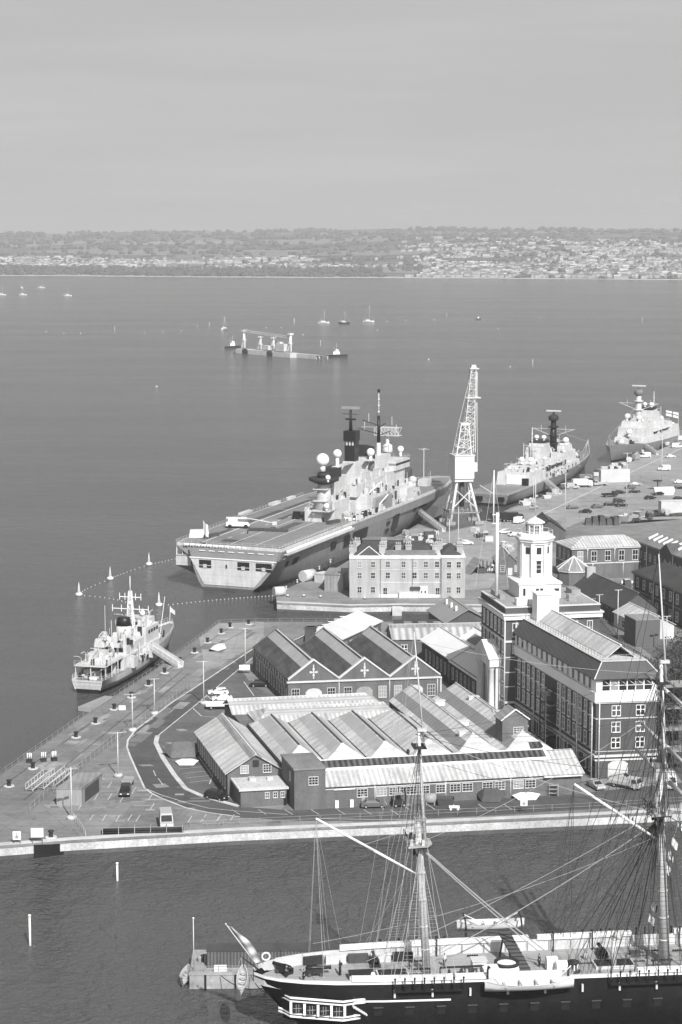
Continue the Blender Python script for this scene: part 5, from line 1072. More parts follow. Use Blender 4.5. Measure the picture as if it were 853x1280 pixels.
    m = MB(); m.tube((108,0,8),(111.5,0,13),.1,n=4); m.tube((109,-1.4,7.9),(111,0,12.5),.08,n=4); m.tube((109,1.4,7.9),(111,0,12.5),.08,n=4); m.tube((110.8,0,12),(66,0,23),.04,n=3); m.build('jackstaff', offwhite, root)
    scatter(root, [(22,34,-6,6,10.2),(37,44,-6.8,-5.4,8.6),(44,60,-7.8,-7.1,5.1),(44,62,-6.6,-5,8.6),(31,61,-5.6,5.6,11.4),(42,60,-4.6,4.6,13),(63,65,-5.5,5.5,13.2),(67,75,-4.4,4.4,15.8),(80,92,-4.5,4.5,6.6),(38,62,-7,7,8.6)], 74, seed)
    b = MB(); ring = []
    for i in range(7): t = i/6; q = math.sin(t*math.pi)**.6; ring.append([(-3+6*t,-1.0*q,.9),(-3+6*t,-.6*q,.1),(-3+6*t,.6*q,.1),(-3+6*t,1.0*q,.9)])
    b.loft(ring, 0, caps=False); b.poly([(-2.6,-.8,.8),(2.6,-.8,.8),(2.6,.8,.8),(-2.6,.8,.8)]); bm_ = b.mesh('ship_boat', [steeld])
    for x in (47, 55): inst(root, 'ship_boat', bm_, (x,-6.6,9.2), 0, .9)
FA_PLACE = 0
FA = thing('frigate', 'grey frigate moored stern-on with a black tower mast behind the dark gabled shed', 'frigate', (56.5, 729, 0), math.radians(67.5)); FA.scale = (1.17,1,.9); frigate(FA, 0, 11, True)
FB = thing('frigate', 'grey frigate with a pale tower mast moored bow-on at the upper right', 'frigate', tuple(P(762,579,0)+Vector((.42*109,.907*109,0))), math.radians(245.2)); FB.scale = (1.0,1.05,.98); frigate(FB, 0, 23, False)
ef = thing('ensign', 'pale ensign flying at the stern of the farther frigate', 'flag', L2W(FB, (-3,0,5)), 0); m = MB(); m.tube((0,0,-1),(0,0,8),.12,n=5); m.build('staff', offwhite, ef); m = MB(); m.add([(0,0,8),(-6,.6,9.2),(-6,.8,6.6),(0,0,5.2)],[(0,1,2,3)],0); m.add([(0,-.03,6.9),(-6,.57,8.2),(-6,.6,7.8),(0,-.03,6.4)],[(0,1,2,3)],1); m.add([(-3.2,.25,8.7),(-2.6,.2,8.6),(-2.6,.2,5.9),(-3.2,.25,6.0)],[(0,1,2,3)],1); m.build('flag_cloth', [white, navyd], ef)
gangway(L2W(FA, (34,-8,5)), tuple(P(700,617,G+.2)), 'white gangway from the nearer frigate down to the quay')
gangway(tuple(P(800,553,6)), tuple(P(822,568,G+.2)), 'pale gangway from the farther frigate down to the quay')
gangway(L2W(CV, (64,-12.8,6.5)), tuple(P(462,700,G+2)), 'pale gangway rising from the stone house quay into the carrier side')
gangway(L2W(CV, (130,-11.5,6.5)), tuple(P(555,664,G+.2)), 'long white gangway from the carrier bow down to the crane quay')
# ---------------- minehunter
MHS = .885
MH = thing('minehunter', 'small grey minehunter with a black-topped funnel moored at the left quay', 'minehunter', (-55.4, 424.5, 0), math.radians(75.5)); MH.scale = (MHS,1,1)
st = [(0,-3.6,3.6,-2.7,2.7,3.0,-.5),(8,-4.6,4.6,-4,4,3.0),(22,-5,5,-4.6,4.6,3.3),(36,-4.9,4.9,-4.0,4.0,4.0),(48,-4.0,4.0,-2.4,2.4,4.7,.5),(55,-2.6,2.6,-1.0,1.0,5.2,1.5),(59.5,-.5,.5,-.1,.1,5.6,2.2)]
hull(MH, st, navyl, black); deck(MH, st, deckm, -.5, .15)
s = MB()
for x0,x1,y0,y1,z0,z1 in ((14,40,-3.9,3.9,2.6,5.6),(17,30,-3.4,3.4,5.6,7.6),(31,41,-3.5,3.5,5.6,9.2),(36,40,-2.8,2.8,9.2,10.8)): s.box(x0,x1,y0,y1,z0,z1)
s.box(1.5,14.2,-3.7,3.7,5.6,5.8)
for x, y in ((2,-3.5),(2,0),(2,3.5),(6,-3.6),(6,3.6),(10,-3.7),(10,3.7)): s.tube((x,y,2.5),(x,y,5.7),.12,n=4)
s.build('superstructure', offwhite, MH)
w_ = MB(); w_.box(13.8,13.98,-3,3,3,5.2); w_.box(41.0,41.05,-3,3,7.8,8.6)
for k in range(4): w_.box(33+k*2,34.3+k*2,-3.54,-3.5,7.7,8.5); w_.box(16.9,16.99,-2.6+k*1.6,-1.6+k*1.6,6.2,7.1)
w_.build('opening', black, MH)
f = MB(); f.lathe((25.5,0,7.6), [(2.1,0),(1.7,3.2)], 10, 0); f.lathe((25.5,0,10.8), [(1.75,0),(1.45,1.9),(.9,1.95)], 10, 1); f.build('funnel', [offwhite, black], MH)
m = MB(); lattice(m, (30.5,0,7.5), (30.5,0,18), .9, .3, 6, .08); m.tube((30.5,0,18),(30.5,0,21.5),.15,.08,6)
for y, z in ((4.4,13.8),(2.6,16.6)):
    m.tube((30.5,-y,z),(30.5,y,z),.12,n=4)
    for q in (-y, y, -y*.5, y*.5): m.tube((30.5,q,z-.7),(30.5,q,z+.9),.1,n=4)
m.ball((30.5,0,15.2), .5, 0, 8, 5); m.build('mast', white, MH)
for x, y, z, r in ((38,-.5,11,.65),(12,1.9,5.9,.8),(17,1.2,7.8,1.0),(44,0,5,1.0)): o = MB(); o.ball((0,0,r),r,0,14,9); o = o.build('radome', radome, MH); o.location = (x,y,z)
m = MB(); m.tube((14,-1.6,5.8),(9,-2.6,9.4),.28,n=6); m.tube((14,-1.6,4),(14,-1.6,6.5),.45,n=8); m.tube((21,3,7.6),(21,3,16),.05,n=4); m.tube((50,-1,4.6),(54,-1,13),.07,n=4); m.tube((40,2.6,9),(40,2.6,14),.05,n=4); m.build('derrick', white, MH)
scatter(MH, [(1,13,-3,3,2.5),(2,13,-3,3,5.8),(15,19,-3,3,7.6),(18,24,-3.2,3.2,7.6),(27,35,-3,3,7.6),(42,50,-2.5,2.5,4.1),(15,35,-4.6,-3.9,2.9),(32,40,-3,3,9.2)], 70, 8)
rail(MH, [(0,-3.5,3),(8,-4.5,3),(22,-4.9,3.3),(36,-4.8,4.0),(48,-4.0,4.7),(56,-2.6,5.3),(61,-.5,5.6)], 1, 1.5); rail(MH, [(-.3,-3.4,3),(-.3,3.4,3)], 1, 1); rail(MH, [(-.3,3.5,3),(22,4.9,3.3),(48,4,4.7),(61,.5,5.6)], 1, 1.6); rail(MH, [(1.6,-3.7,5.8),(14,-3.7,5.8)], 1, 1.2); rail(MH, [(1.6,-3.7,5.8),(1.6,3.7,5.8)], 1, 1.2)
m = MB(); m.tube((61,0,5.4),(61.6,0,9.4),.07,n=4); m.add([(61.6,0,9.2),(61,-1.4,8.4),(61,-1.4,7.3),(61.6,0,8)],[(0,1,2,3)]); m.build('jackstaff', white, MH)
gangway(L2W(MH, (31,-4.6,5.0)), tuple(P(226,833,G+.3)), 'white gangway from the minehunter down to the left quay', 1.4)
# ================================================ vehicles, lamps, bollards and other quay furniture
def wheelm(r, w_): 
    m = MB(); m.tube((0,-w_/2,0),(0,w_/2,0),r,n=14,m=0); m.tube((0,-w_/2-.01,0),(0,w_/2+.01,0),r*.55,n=10,m=1); return m.mesh('wheel', [rubber, steel])
WH = wheelm(.33, .22); WHB = wheelm(.46, .3); HLM = MB().box(-.03,.03,-.17,.17,-.08,.08).mesh('headlight', [lamp])
def shell(mb, prof, w0, w1, zsplit, m=0):
    """side profile (x,z) extruded across, narrower above zsplit"""
    n = len(prof); wd = lambda z: w0 if z <= zsplit else w0+(w1-w0)*min(1, (z-zsplit)/.55)
    mb.add([(x, -wd(z), z) for x, z in prof]+[(x, wd(z), z) for x, z in prof], [tuple(range(n)), tuple(reversed(range(n, 2*n)))]+[(i, n+i, n+(i+1)%n, (i+1)%n) for i in range(n)], m)
def make_car(kind, paint):
    r = thing({'car':'parked_car','estate':'parked_car','suv':'parked_car','van':'parked_van','truck':'flatbed_truck','lorry':'box_lorry'}[kind], '', '', (0,0,-500))
    b = MB(); g = MB()
    if kind in ('car', 'estate', 'suv'):
        k = 1.14 if kind == 'suv' else 1; rx = -1.95 if kind != 'car' else -1.5
        shell(b, [(x, z*k) for x, z in [(-2.15,.3),(2.1,.3),(2.2,.55),(2.1,.78),(1.1,.95),(.35,1.38),(rx+.35,1.42),(rx-.1,.98),(-2.1,.92),(-2.2,.6)]], .86, .66, .98*k)
        g.add([(x, s*y, z*k) for s in (-1,1) for x, y, z in ((.95,.80,1.0),(.36,.685,1.33),(rx+.42,.675,1.36),(rx+.05,.8,1.02))], [(0,1,2,3),(7,6,5,4)])
        g.add([(1.10,-.72,.98*k),(.40,-.6,1.36*k),(.40,.6,1.36*k),(1.10,.72,.98*k)], [(0,1,2,3)]); g.add([(rx-.07,-.7,1.02*k),(rx+.32,-.6,1.39*k),(rx+.32,.6,1.39*k),(rx-.07,.7,1.02*k)], [(0,1,2,3)])
        g.v = [(x+(.02 if x > 0 else -.02)*(abs(y) < .75), y*1.02, z+.015) for x, y, z in g.v]
        ws = [(x, y, .33, WH) for x in (-1.35, 1.35) for y in (-.78, .78)]; hl = (2.17, .6, .68)
    if kind == 'van':
        shell(b, [(-2.6,.4),(2.4,.4),(2.55,.7),(2.4,1.1),(1.75,1.3),(1.1,2.2),(.8,2.35),(-2.5,2.35),(-2.6,2.2)], 1.0, .9, 1.3)
        g.add([(1.80,-.85,1.33),(1.18,-.8,2.12),(1.18,.8,2.12),(1.80,.85,1.33)], [(0,1,2,3)]); g.v = [(x+.03, y, z+.02) for x, y, z in g.v]
        g.add([(x, s*y, z) for s in (-1,1) for x, y, z in ((1.6,1.0,1.35),(1.1,.93,2.05),(.5,.93,2.05),(.5,1.0,1.35))], [(0,1,2,3),(7,6,5,4)])
        ws = [(x, y, .36, WH) for x in (-1.7, 1.65) for y in (-.9, .9)]; hl = (2.53, .7, .8)
    if kind == 'truck':
        shell(b, [(1.0,.5),(2.7,.5),(2.75,1.2),(2.45,1.3),(2.15,2.1),(1.0,2.15)], .98, .85, 1.3); b.box(-3.2,.95,-1.05,1.05,.75,.9); b.box(-3.2,.95,-1.08,-1.0,.9,1.35); b.box(-3.2,.95,1.0,1.08,.9,1.35); b.box(-3.2,-3.1,-1.05,1.05,.9,1.35)
        g.add([(2.5,-.85,1.33),(2.2,-.78,2.02),(2.2,.78,2.02),(2.5,.85,1.33)], [(0,1,2,3)]); g.add([(x, s*y, z) for s in (-1,1) for x, y, z in ((2.3,1.0,1.35),(2.1,.9,1.95),(1.3,.9,1.95),(1.3,1.0,1.35))], [(0,1,2,3),(7,6,5,4)])
        ws = [(x, y, .4, WH) for x in (-2.1, 1.9) for y in (-.85, .85)]; hl = (2.76, .7, .9)
    if kind == 'lorry':
        shell(b, [(2.2,.6),(3.9,.6),(4.0,1.5),(3.7,2.6),(2.2,2.7)], 1.15, 1.1, 1.6); b.box(-4,2.0,-1.2,1.2,1.0,3.3)
        g.add([(3.98,-1,1.55),(3.72,-.98,2.4),(3.72,.98,2.4),(3.98,1,1.55)], [(0,1,2,3)]); g.v = [(x+.03, y, z) for x, y, z in g.v]
        ws = [(x, y, .46, WHB) for x in (-2.8, -1.6, 2.9) for y in (-1.0, 1.0)]; hl = (3.98, .9, 1.0)
    b.build('body', paint, r); g.build('window', glass, r)
    for x, y, z, m in ws: inst(r, 'wheel', m, (x, y, z))
    for s in (-1, 1): inst(r, 'headlight', HLM, (hl[0], s*hl[1], hl[2]))
    return r
PT = {}
def park(kind, pc, px, py, deg, label, z=0, group='vehicles parked about the dockyard', s=1):
    key = (kind, pc)
    if key not in PT: PT[key] = tree_of(make_car(kind, carpaint[pc])); o = PT[key][0]; PT[key] = (PT[key], [o])
    t, first = PT[key]
    o = first.pop() if first else copy_tree(t)
    o.location = P(px, py, G+.02+z); o.rotation_euler = (0, 0, math.radians(deg)); o.scale = (s,s,s); o['label'] = label; o['category'] = {'car':'car','estate':'car','suv':'car','van':'van','truck':'truck','lorry':'lorry'}[kind]; o['group'] = group; return o
park('estate',0,273,868,188,'white estate car, farther of the two beside the white flatbed truck')
park('car',0,278,876,186,'white hatchback between the estate car and the flatbed truck')
park('truck',0,277,886,4,'white flatbed truck parked behind the left end of the pale roofs')
park('suv',2,271,999,-35,'black four wheel drive parked outside the left workshop gable')
park('van',1,208,1033,-82,'silver high-roofed van near the sea wall pipe rack', s=1.08)
park('suv',2,157,993,-88,'black jeep towing a trailer in the middle of the parking bays', s=1.05)
park('car',2,325,858,0,'black car parked beside the left wall of the three-gabled boathouse')
park('car',3,467,1009,5,'low dark car parked close to the long front wall')
park('car',1,745,985,-70,'silver car parked near the south-west corner of the office range')
park('van',0,838,984,-95,'white van parked to the right of the great mast')
park('truck',1,784,985,-35,'silver pickup truck in front of the arched garage door')
park('car',1,778,976,-30,'silver car by the wall below the office range gable')
park('van',0,618,715,185,'white van beside the small gabled brick house',s=.95)
park('car',0,786,730,0,'white car behind the chimney of the slate workshop')
park('suv',0,583,681,10,'white jeep on the pale quay behind the stone house poles')
park('car',2,543,678,20,'dark car among the stores near the crane quay')
park('van',0,649,654,60,'white van near the black gabled shed'); park('suv',0,630,667,170,'white jeep left of the signal tower lantern'); park('car',0,643,670,30,'white car close behind the signal tower lantern')
park('lorry',2,627,652,5,'dark lorry, left one of two by the frigate stern'); park('lorry',2,640,652,5,'dark lorry, right one of two by the frigate stern')
for i, (k, c, x, y, d, l) in enumerate((('car',3,716,636,10,'small grey car at the front left of the frigate yard'),('car',2,732,641,160,'black car at the front edge of the frigate yard'),('car',3,747,635,20,'grey car left of the tight group of dark cars'),
    ('car',2,762,632,5,'black car at the left of the tight dark group'),('suv',2,774,628,10,'black jeep at the back of the tight dark group'),('car',2,777,633,8,'black car at the right of the tight dark group'),('truck',2,763,621,20,'dark flatbed truck in the frigate yard'),
    ('car',2,775,617,12,'black car in front of the dark flatbed truck'),('car',3,788,611,200,'grey car behind the yard lamp'),('car',2,793,616,185,'black car right of the yard lamp'),('car',2,813,624,20,'black car below the sloping fence'),
    ('car',2,823,619,200,'dark car behind the one below the sloping fence'),('car',1,795,607,0,'silver car by the far end of the yard fence'),('car',2,849,611,0,'black car at the right edge of the yard'),('car',0,849,604,10,'white car at the right edge of the yard'),
    ('car',2,849,625,10,'black car beside the dock wall at the right edge'),('van',0,830,588,180,'white van on the upper quay'),('van',0,847,560,5,'white van at the far right end of the upper quay'),('lorry',0,728,609,12,'white box lorry beside the nearer frigate'),
    ('truck',1,750,607,195,'pale flatbed truck beside the nearer frigate'),('van',1,716,611,15,'silver van beside the nearer frigate'),('car',1,668,628+8,60,'silver car on the quay by the frigate gangway'),('van',0,806,572,200,'white van near the farther frigate gangway'),('car',0,838,572,20,'white car near the end of the farther gangway'))):
    park(k, c, x, y, d, l)
# trailer behind the jeep
t_ = thing('trailer', 'small flat trailer hitched behind the black jeep', 'trailer', tuple(P(160,981,G)), math.radians(-92)); m = MB(); m.box(-1.6,1.4,-.9,.9,.6,.75); m.tube((1.4,0,.6),(3,0,.5),.08,n=4)
for x in (-1.5, 1.3): m.box(x,x+.1,-.9,.9,.75,1.2)
m.build('bed', steel, t_); [inst(t_, 'wheel', WH, (-.2, y, .35)) for y in (-.9,.9)]
# ---- lamp posts
def lamp_post(px, py, ytop, label, cross=2.6, base=True, m=None):
    p = P(px, py, G); h = Q(px, ytop, p.y).z-G; r = thing('lamp_post', label, 'lamp post', tuple(p), .3)
    if base: x = MB(); x.lathe((0,0,0), [(.85,0),(.85,.5),(.6,.62)], 10); x.build('base', kerbm, r)
    x = MB(); x.tube((0,0,.3),(0,0,h),.15,.09,8); x.build('pole', m or offwhite, r)
    if cross:
        x = MB(); x.tube((-cross/2,0,h-.15),(cross/2,0,h-.15),.07,n=4); x.build('arm', offwhite, r)
        for s in (-1, 1): x = MB(); x.cb((0,0,-.12),.8,.35,.2); o = x.build('lamp_head', steel, r); o.location = (s*cross/2,0,h-.05)
for a in ((166,914,867,'lamp post on the left quay, nearest to the road bend'),(193.5,893,848,'lamp post beside the road, second from the bend'),(255,880,826,'lamp post at the road edge near the white estate car'),(307,835,785,'lamp post by the white notice at the boathouse corner'),(148,971,915,'lamp post in the parking bays behind the jeep'),(90,1024,960,'tall thin post in front of the metal container hut'),
    (706.5,655,592,'tall lamp post left of the frigate yard'),(783,637,566,'tall lamp post in the middle of the frigate yard'),(827,603,547,'tall lamp post on the upper quay at the right'),(772,798,737,'thin lamp post on the street beside the slate workshop'),(749,775,743,'street lamp on the left pavement of the street'),(833,815,770,'street lamp near the right-hand barracks')):
    lamp_post(*a, base=a[0] < 300, cross=2.6 if a[0] in (148,783,166,255,307) else 1.2)
for x, t, l in ((561.7,631,'left one of two tall bare poles behind the stone house'),(573,616,'right one of two tall bare poles behind the stone house')): lamp_post(x, 696, t+18, l, cross=0, base=False)
lamp_post(667, 640, 595, 'thin mast rising on the quay behind the tower lantern', cross=0, base=False)
# ---- bollards
bm0 = thing('mooring_bollard', '', '', (0,0,0)); x = MB(); x.lathe((0,0,.18), [(.42,0),(.34,.15),(.32,.7),(.5,.85),(.5,1.0),(.3,1.08)], 12); x.build('post', nearblack, bm0); x = MB(); x.lathe((0,0,0), [(1.0,0),(1.0,.14),(.9,.18)], 14); x.build('base', kerbm, bm0)
bt_ = tree_of(bm0)
bl = [(11.6,983),(41.5,961),(95.3,922),(119.6,904.5),(143,887),(164.6,872),(186,857),(206,841.5),(225,828),(243.5,816),(259.7,803.5),(276.8,792),(287.7,784.5),(311,780.5),(64,1047)]
near = ['nearest the left edge of the quay','second along the left quay, by the white posts','third along the left quay','fourth along the left quay','fifth along the left quay beside the hut','sixth along the left quay','seventh along the left quay','eighth along the left quay','just before the minehunter gangway','just past the minehunter gangway','beside the boat lying on the quay','where the quay starts to bend','at the bend of the quay','at the start of the basin edge','alone by the two sign boards']
for i, (a, b) in enumerate(bl):
    o = bm0 if i == 0 else copy_tree(bt_); o.location = P(a, b, G+.01); tag(o, 'black mooring bollard on a white base, '+near[i], 'bollard', 'mooring bollards along the quay')
# ---- fences
def fence(pts, label, step=2.5, h=1.1, mesh=False, m=None, z=0, rails=2, r=.045):
    q = [Vector(p) if len(p) == 3 else P(p[0], p[1], G+z) for p in pts]; R0 = thing('railing', label, 'railing', tuple(q[0])); q = [p-q[0] for p in q]; pm = MB().tube((0,0,0),(0,0,h),r,n=5).mesh('post', [m or steel]); cnt = 0; mb = MB()
    tot = sum((b-a).length for a, b in zip(q, q[1:])); step = max(step, tot/95)
    for a, b in zip(q, q[1:]):
        k = max(1, round((b-a).length/step))
        for i in range(k): inst(R0, 'post', pm, tuple(a.lerp(b, i/k))); cnt += 1
        for j in range(rails): zz = Vector((0,0,h*(j+1)/rails-.05)); mb.tube(a+zz, b+zz, r*.6, n=4, caps=False)
        if mesh:
            kk = int((b-a).length/.45)
            for i in range(kk): c = a.lerp(b, i/kk); mb.tube(c+Vector((0,0,.1)), c+Vector((0,0,h-.1)), .016, n=3, caps=False)
    inst(R0, 'post', pm, tuple(q[-1])); mb.build('rail', m or steel, R0); return R0
fence([(0,971),(52,934),(105,897),(150,868),(194,839),(249,799),(274,780)], 'metal railing along the edge of the left quay', 3)
fence([(275,780),(320,778.5),(440,778)], 'metal railing along the south side of the basin', 3)
fence([(102,960),(150,924),(197,890),(239,860)], 'mesh fence between the left quay and the road', 2.5, 1.8, True)
fence([(38,1017),(60,995),(104,962)], 'mesh fence beside the metal container hut', 2.5, 1.8, True)
fence([(238,1034),(300,1031.5),(350,1029)], 'low rail on the sea wall right of the pipe rack', 3)
fence([(350,1029),(500,1022),(620,1016.5),(760,1010),(853,1004)], 'chain railing along the front quay before the long workshop', 3.2, 1.1)
fence([(90,1022),(100,1035),(107,1046)], 'leaning galvanised barriers by the thin post', 1.6, 1.2, True, trimw)
fence([(437,745),(437,700),(452,690)], 'railing along the jetty beside the stone house', 3)
fence([(800,600),(826,612),(846,616)], 'mesh fence sloping across the frigate yard', 2.5, 2.4, True)
fence([(700,665),(742,658),(800,652),(853,647)], 'railing at the edge of the small dock', 3)
fence([(727,745),(760,785),(800,830),(853,885)], 'dark railing down the left side of the street', 3, 1.2)
# ---- container hut and racks
r = thing('container_hut', 'pale metal container hut with its right side painted dark for shade among the parking bays', 'hut', tuple(P(71,1007,G)), math.radians(2)); m = MB()
m.add([(0,0,0),(4.3,0,0),(7.0,9.8,0),(2.7,9.8,0),(0,0,2.9),(4.3,0,2.9),(7.0,9.8,2.9),(2.7,9.8,2.9)], [(0,1,5,4),(1,2,6,5),(2,3,7,6),(3,0,4,7)], 0); m.build('wall', M('container_sheet', .30, .6, .1, .8, 'stripe', per=.4, amt=.08), r)
m = MB(); m.add([(-.1,-.1,2.9),(4.4,-.1,2.9),(7.2,9.9,2.9),(2.6,9.9,2.9),(-.1,-.1,3.05),(4.4,-.1,3.05),(7.2,9.9,3.05),(2.6,9.9,3.05)], [(4,5,6,7),(0,1,5,4),(1,2,6,5),(2,3,7,6),(3,0,4,7)]); m.build('roof', greyroof, r)
m = MB(); m.add([(4.75,1.5,.1),(6.6,8.3,.1),(6.6,8.3,2.5),(4.75,1.5,2.5)], [(0,1,2,3)]); m.build('door', steeld, r)  # dark sheet over the right wall, painting its shaded side
for k, (x, y) in enumerate(((47,985),(61,983),(74,980))):
    r = thing('boarding_steps', ['set of boarding steps on the quay, leftmost of three','set of boarding steps on the quay, middle of three','set of boarding steps on the quay, rightmost of three by the fence'][k], 'steps', tuple(P(x,y,G)), math.radians(62), 'boarding steps beside the container hut'); m = MB()
    for s in (-.7,.7): m.tube((-2.5,s,.3),(2.8,s,1.6),.09,n=4); m.tube((-2.5,s,1.3),(2.8,s,2.6),.06,n=4); [m.tube((-2.5+j*.88,s,.3+j*.22),(-2.5+j*.88,s,1.3+j*.22),.05,n=4) for j in range(7)]; m.tube((-2.2,s,0),(-2.2,s,.4),.06,n=4); m.tube((2.4,s,0),(2.4,s,1.6),.06,n=4)
    m.build('frame', offwhite, r); m = MB()
    for j in range(9): m.box(-2.4+j*.6,-2.1+j*.6,-.65,.65,.32+j*.15,.38+j*.15)
    m.build('tread', steel, r)
for k, (x, y) in enumerate(((37,953),(55,952),(68,951))):
    r = thing('valve_posts', ['cluster of short white posts on the quay, left of three','cluster of short white posts on the quay, middle of three','cluster of short white posts on the quay, right of three'][k], 'posts', tuple(P(x,y,G)), .3*k, 'white post clusters on the left quay'); m = MB()
    m.box(-.5,.5,-.35,.35,0,.7); m.build('base', nearblack, r)
    for j in range(3): x_ = MB(); x_.tube((0,0,.6),(0,0,1.8),.11,n=6); o = x_.build('post', white, r); o.location = (-.35+.35*j, .1*(j%2), 0)
def board(px, py, label, wd, ht, posts=True, sym=False, zb=1.0, m=None):
    r = thing('sign_board', label, 'sign', tuple(P(px,py,G)), .05); x = MB(); x.box(-wd/2,wd/2,-.05,.05,zb,zb+ht); x.build('panel', m or white, r)
    x = MB(); [x.tube((s*wd*.4,.07,0),(s*wd*.4,.07,zb+ht),.06,n=4) for s in (-1,1)]; x.build('leg', steeld, r)
    if sym: x = MB(); x.tube((0,-.055,zb+ht*.35),(0,-.065,zb+ht*.35),.28,n=12); x.box(-.07,.07,-.062,-.052,zb+ht*.55,zb+ht*.9); x.build('symbol', steel, r)
board(21.5,1055,'white sign board with a small grey symbol at the near corner of the quay',1.3,1.4,sym=True,zb=.7)
board(47,1054,'blank white sign board at the quay edge by the black recess',2.0,1.5,zb=1.0)
board(306,842,'white notice board at the corner of the three-gabled boathouse',2.4,1.2,zb=.8); board(655,1016,'small white notice with a symbol on the front quay railing',1.2,1.2,sym=True,zb=1.2)
board(153,889,'white cabinet-like notice beside the left quay bollards',1.4,1.0,zb=.2)
# sea wall pipe rack and black recess
r = thing('pipe_rack', 'long dark rack of pipes lying along the sea wall beside the silver van', 'rack', tuple(P(128,1044,G)), math.radians(4)); Lp = 13.2; m = MB()
for k in range(4): m.tube((0,.2+k*.35,.35+.0*k),(Lp,.2+k*.35,.35),.16,n=6)
for k in range(3): m.tube((0,.35+k*.35,.68),(Lp,.35+k*.35,.68),.16,n=6)
m.build('pipe', nearblack, r); m = MB()
for k in range(6): m.box(k*2.6,k*2.6+.12,-.05,1.6,0,1.25)
m.tube((0,0,1.2),(Lp,0,1.2),.05,n=4); m.build('bracket', steel, r)
r = thing('fender_beam', 'long black timber fender set in the quay wall near the left corner', 'fender', tuple(P(43,1063,1.2))); m = MB(); a = P(91,1056,1.5)-P(43,1063,1.2); m.add([(0,-.35,-1.1),(a.x,a.y-.35,-1.1),(a.x,a.y+.3,-1.1),(0,.3,-1.1),(0,-.35,1.0),(a.x,a.y-.35,.7),(a.x,a.y+.3,.7),(0,.3,1.0)], [(0,1,5,4),(4,5,6,7),(0,4,7,3),(1,2,6,5)]); m.build('timber', black, r)
# tarpaulins over boats, like faceted tents
def tarp(px, py, label, L_, W_, h, m, rz=0, slabs=False):
    r = thing('covered_boat', label, 'covered boat', tuple(P(px,py,G)), rz); x = MB()
    x.add([(-L_/2,0,h*.55),(-L_*.3,-W_/2,.1),(L_*.3,-W_/2,.1),(L_/2,0,h*.7),(L_*.3,W_/2,.1),(-L_*.3,W_/2,.1),(-L_*.22,0,h),(L_*.2,0,h)], [(0,1,6),(1,2,7,6),(2,3,7),(3,4,7),(4,5,6,7),(5,0,6)]); x.build('tarpaulin', m, r)
    x = MB(); x.add([(-L_/2,0,h*.5),(-L_*.28,-W_/2+.1,.05),(L_*.28,-W_/2+.1,.05),(L_/2,0,h*.6),(L_*.28,W_/2-.1,.05),(-L_*.28,W_/2-.1,.05),(0,0,-.0)], [(0,6,1),(1,6,2),(2,6,3),(3,6,4),(4,6,5),(5,6,0)]); x.build('boat_hull', nearblack, r); return r
tarp(228,944,'large dark tarpaulin over a boat in the left car park',7.5,4.4,2.6,M('grey_tarpaulin', .10, .5, .3, .8),.15)
tarp(234,955,'low pale canvas-covered dinghy in front of the large dark tarpaulin',4.4,2.6,1.0,canvas,0)
tarp(614,1000,'dark tarpaulin over a boat before the long workshop wall',5.2,3.2,2.1,M('black_tarpaulin', .05, .45, .3, .8),-.1)
tarp(658,998,'pale canvas cover over a dinghy before the long workshop wall',5.0,2.8,1.1,canvas,0.05)
tarp(272,812,'pale upturned workboat lying on the left quay',6.2,2.6,1.3,offwhite,1.05)
tarp(152,826+40,'', .01,.01,.01,canvas) if 0 else None
# forklift, crates and bins by the long wall
def small(name, px, py, label, cat, fn, m, rz=0, z=0, part='body'):
    r = thing(name, label, cat, tuple(P(px,py,G+z)), rz); x = MB(); fn(x); x.build(part, m, r); return r
f_ = small('forklift', 499,1008,'dark forklift truck parked before the long workshop wall','forklift', lambda x: (x.box(-1.2,1.0,-.6,.6,.3,1.1), x.box(-1.2,-.5,-.6,.6,1.1,1.4), x.box(1.0,1.15,-.5,.5,.1,3.0)), nearblack, .3)
x = MB(); [x.tube((a,b,1.1),(a*.9,b,2.2),.05,n=4) for a in (-1,.8) for b in (-.5,.5)]; x.box(-.95,.8,-.55,.55,2.2,2.27); x.box(1.15,2.2,-.4,-.2,.12,.2); x.box(1.15,2.2,.2,.4,.12,.2); x.build('cage', steel, f_); [inst(f_,'wheel',WH,(a,b,.33)) for a in (-.8,.7) for b in (-.6,.6)]
small('oil_tank',538,1005,'round-topped grey tank against the long workshop wall','tank', lambda x: (x.tube((-1,0,1),(1,0,1),.9,n=14), x.box(-.8,-.6,-.7,.7,0,.6), x.box(.6,.8,-.7,.7,0,.6)), steel)
small('waste_bin',557,1006,'dark waste skip beside the long workshop wall','skip', lambda x: x.add([(-1.2,-.8,0),(1.2,-.8,0),(1.2,.8,0),(-1.2,.8,0),(-1.5,-1,1.3),(1.5,-1,1.3),(1.5,1,1.3),(-1.5,1,1.3)],[(0,1,5,4),(1,2,6,5),(2,3,7,6),(3,0,4,7),(0,3,2,1)]), steeld)
small('display_frame',680,994,'white cross-braced panel leaning on the long workshop wall','panel', lambda x: (x.box(-.8,.8,0,.08,0,2.4), x.tube((-.8,-.03,0),(.8,-.03,2.4),.06,n=4)), offwhite, part='braced_board')
small('metal_rack',692,995,'grey metal rack beside the shuttered doorway','rack', lambda x: ([x.tube((a,b,0),(a,b,2.2),.06,n=4) for a in (-.8,.8) for b in (-.4,.4)], [x.box(-.8,.8,-.4,.4,z,z+.06) for z in (.5,1.2,1.9)]), steel)
small('flatbed_trolley',568,1012,'small white-topped trolley on the front quay','trolley', lambda x: (x.box(-.9,.9,-.5,.5,.4,.6), [x.tube((a,-.5,.2),(a,.5,.2),.2,n=8) for a in (-.6,.6)]), white)
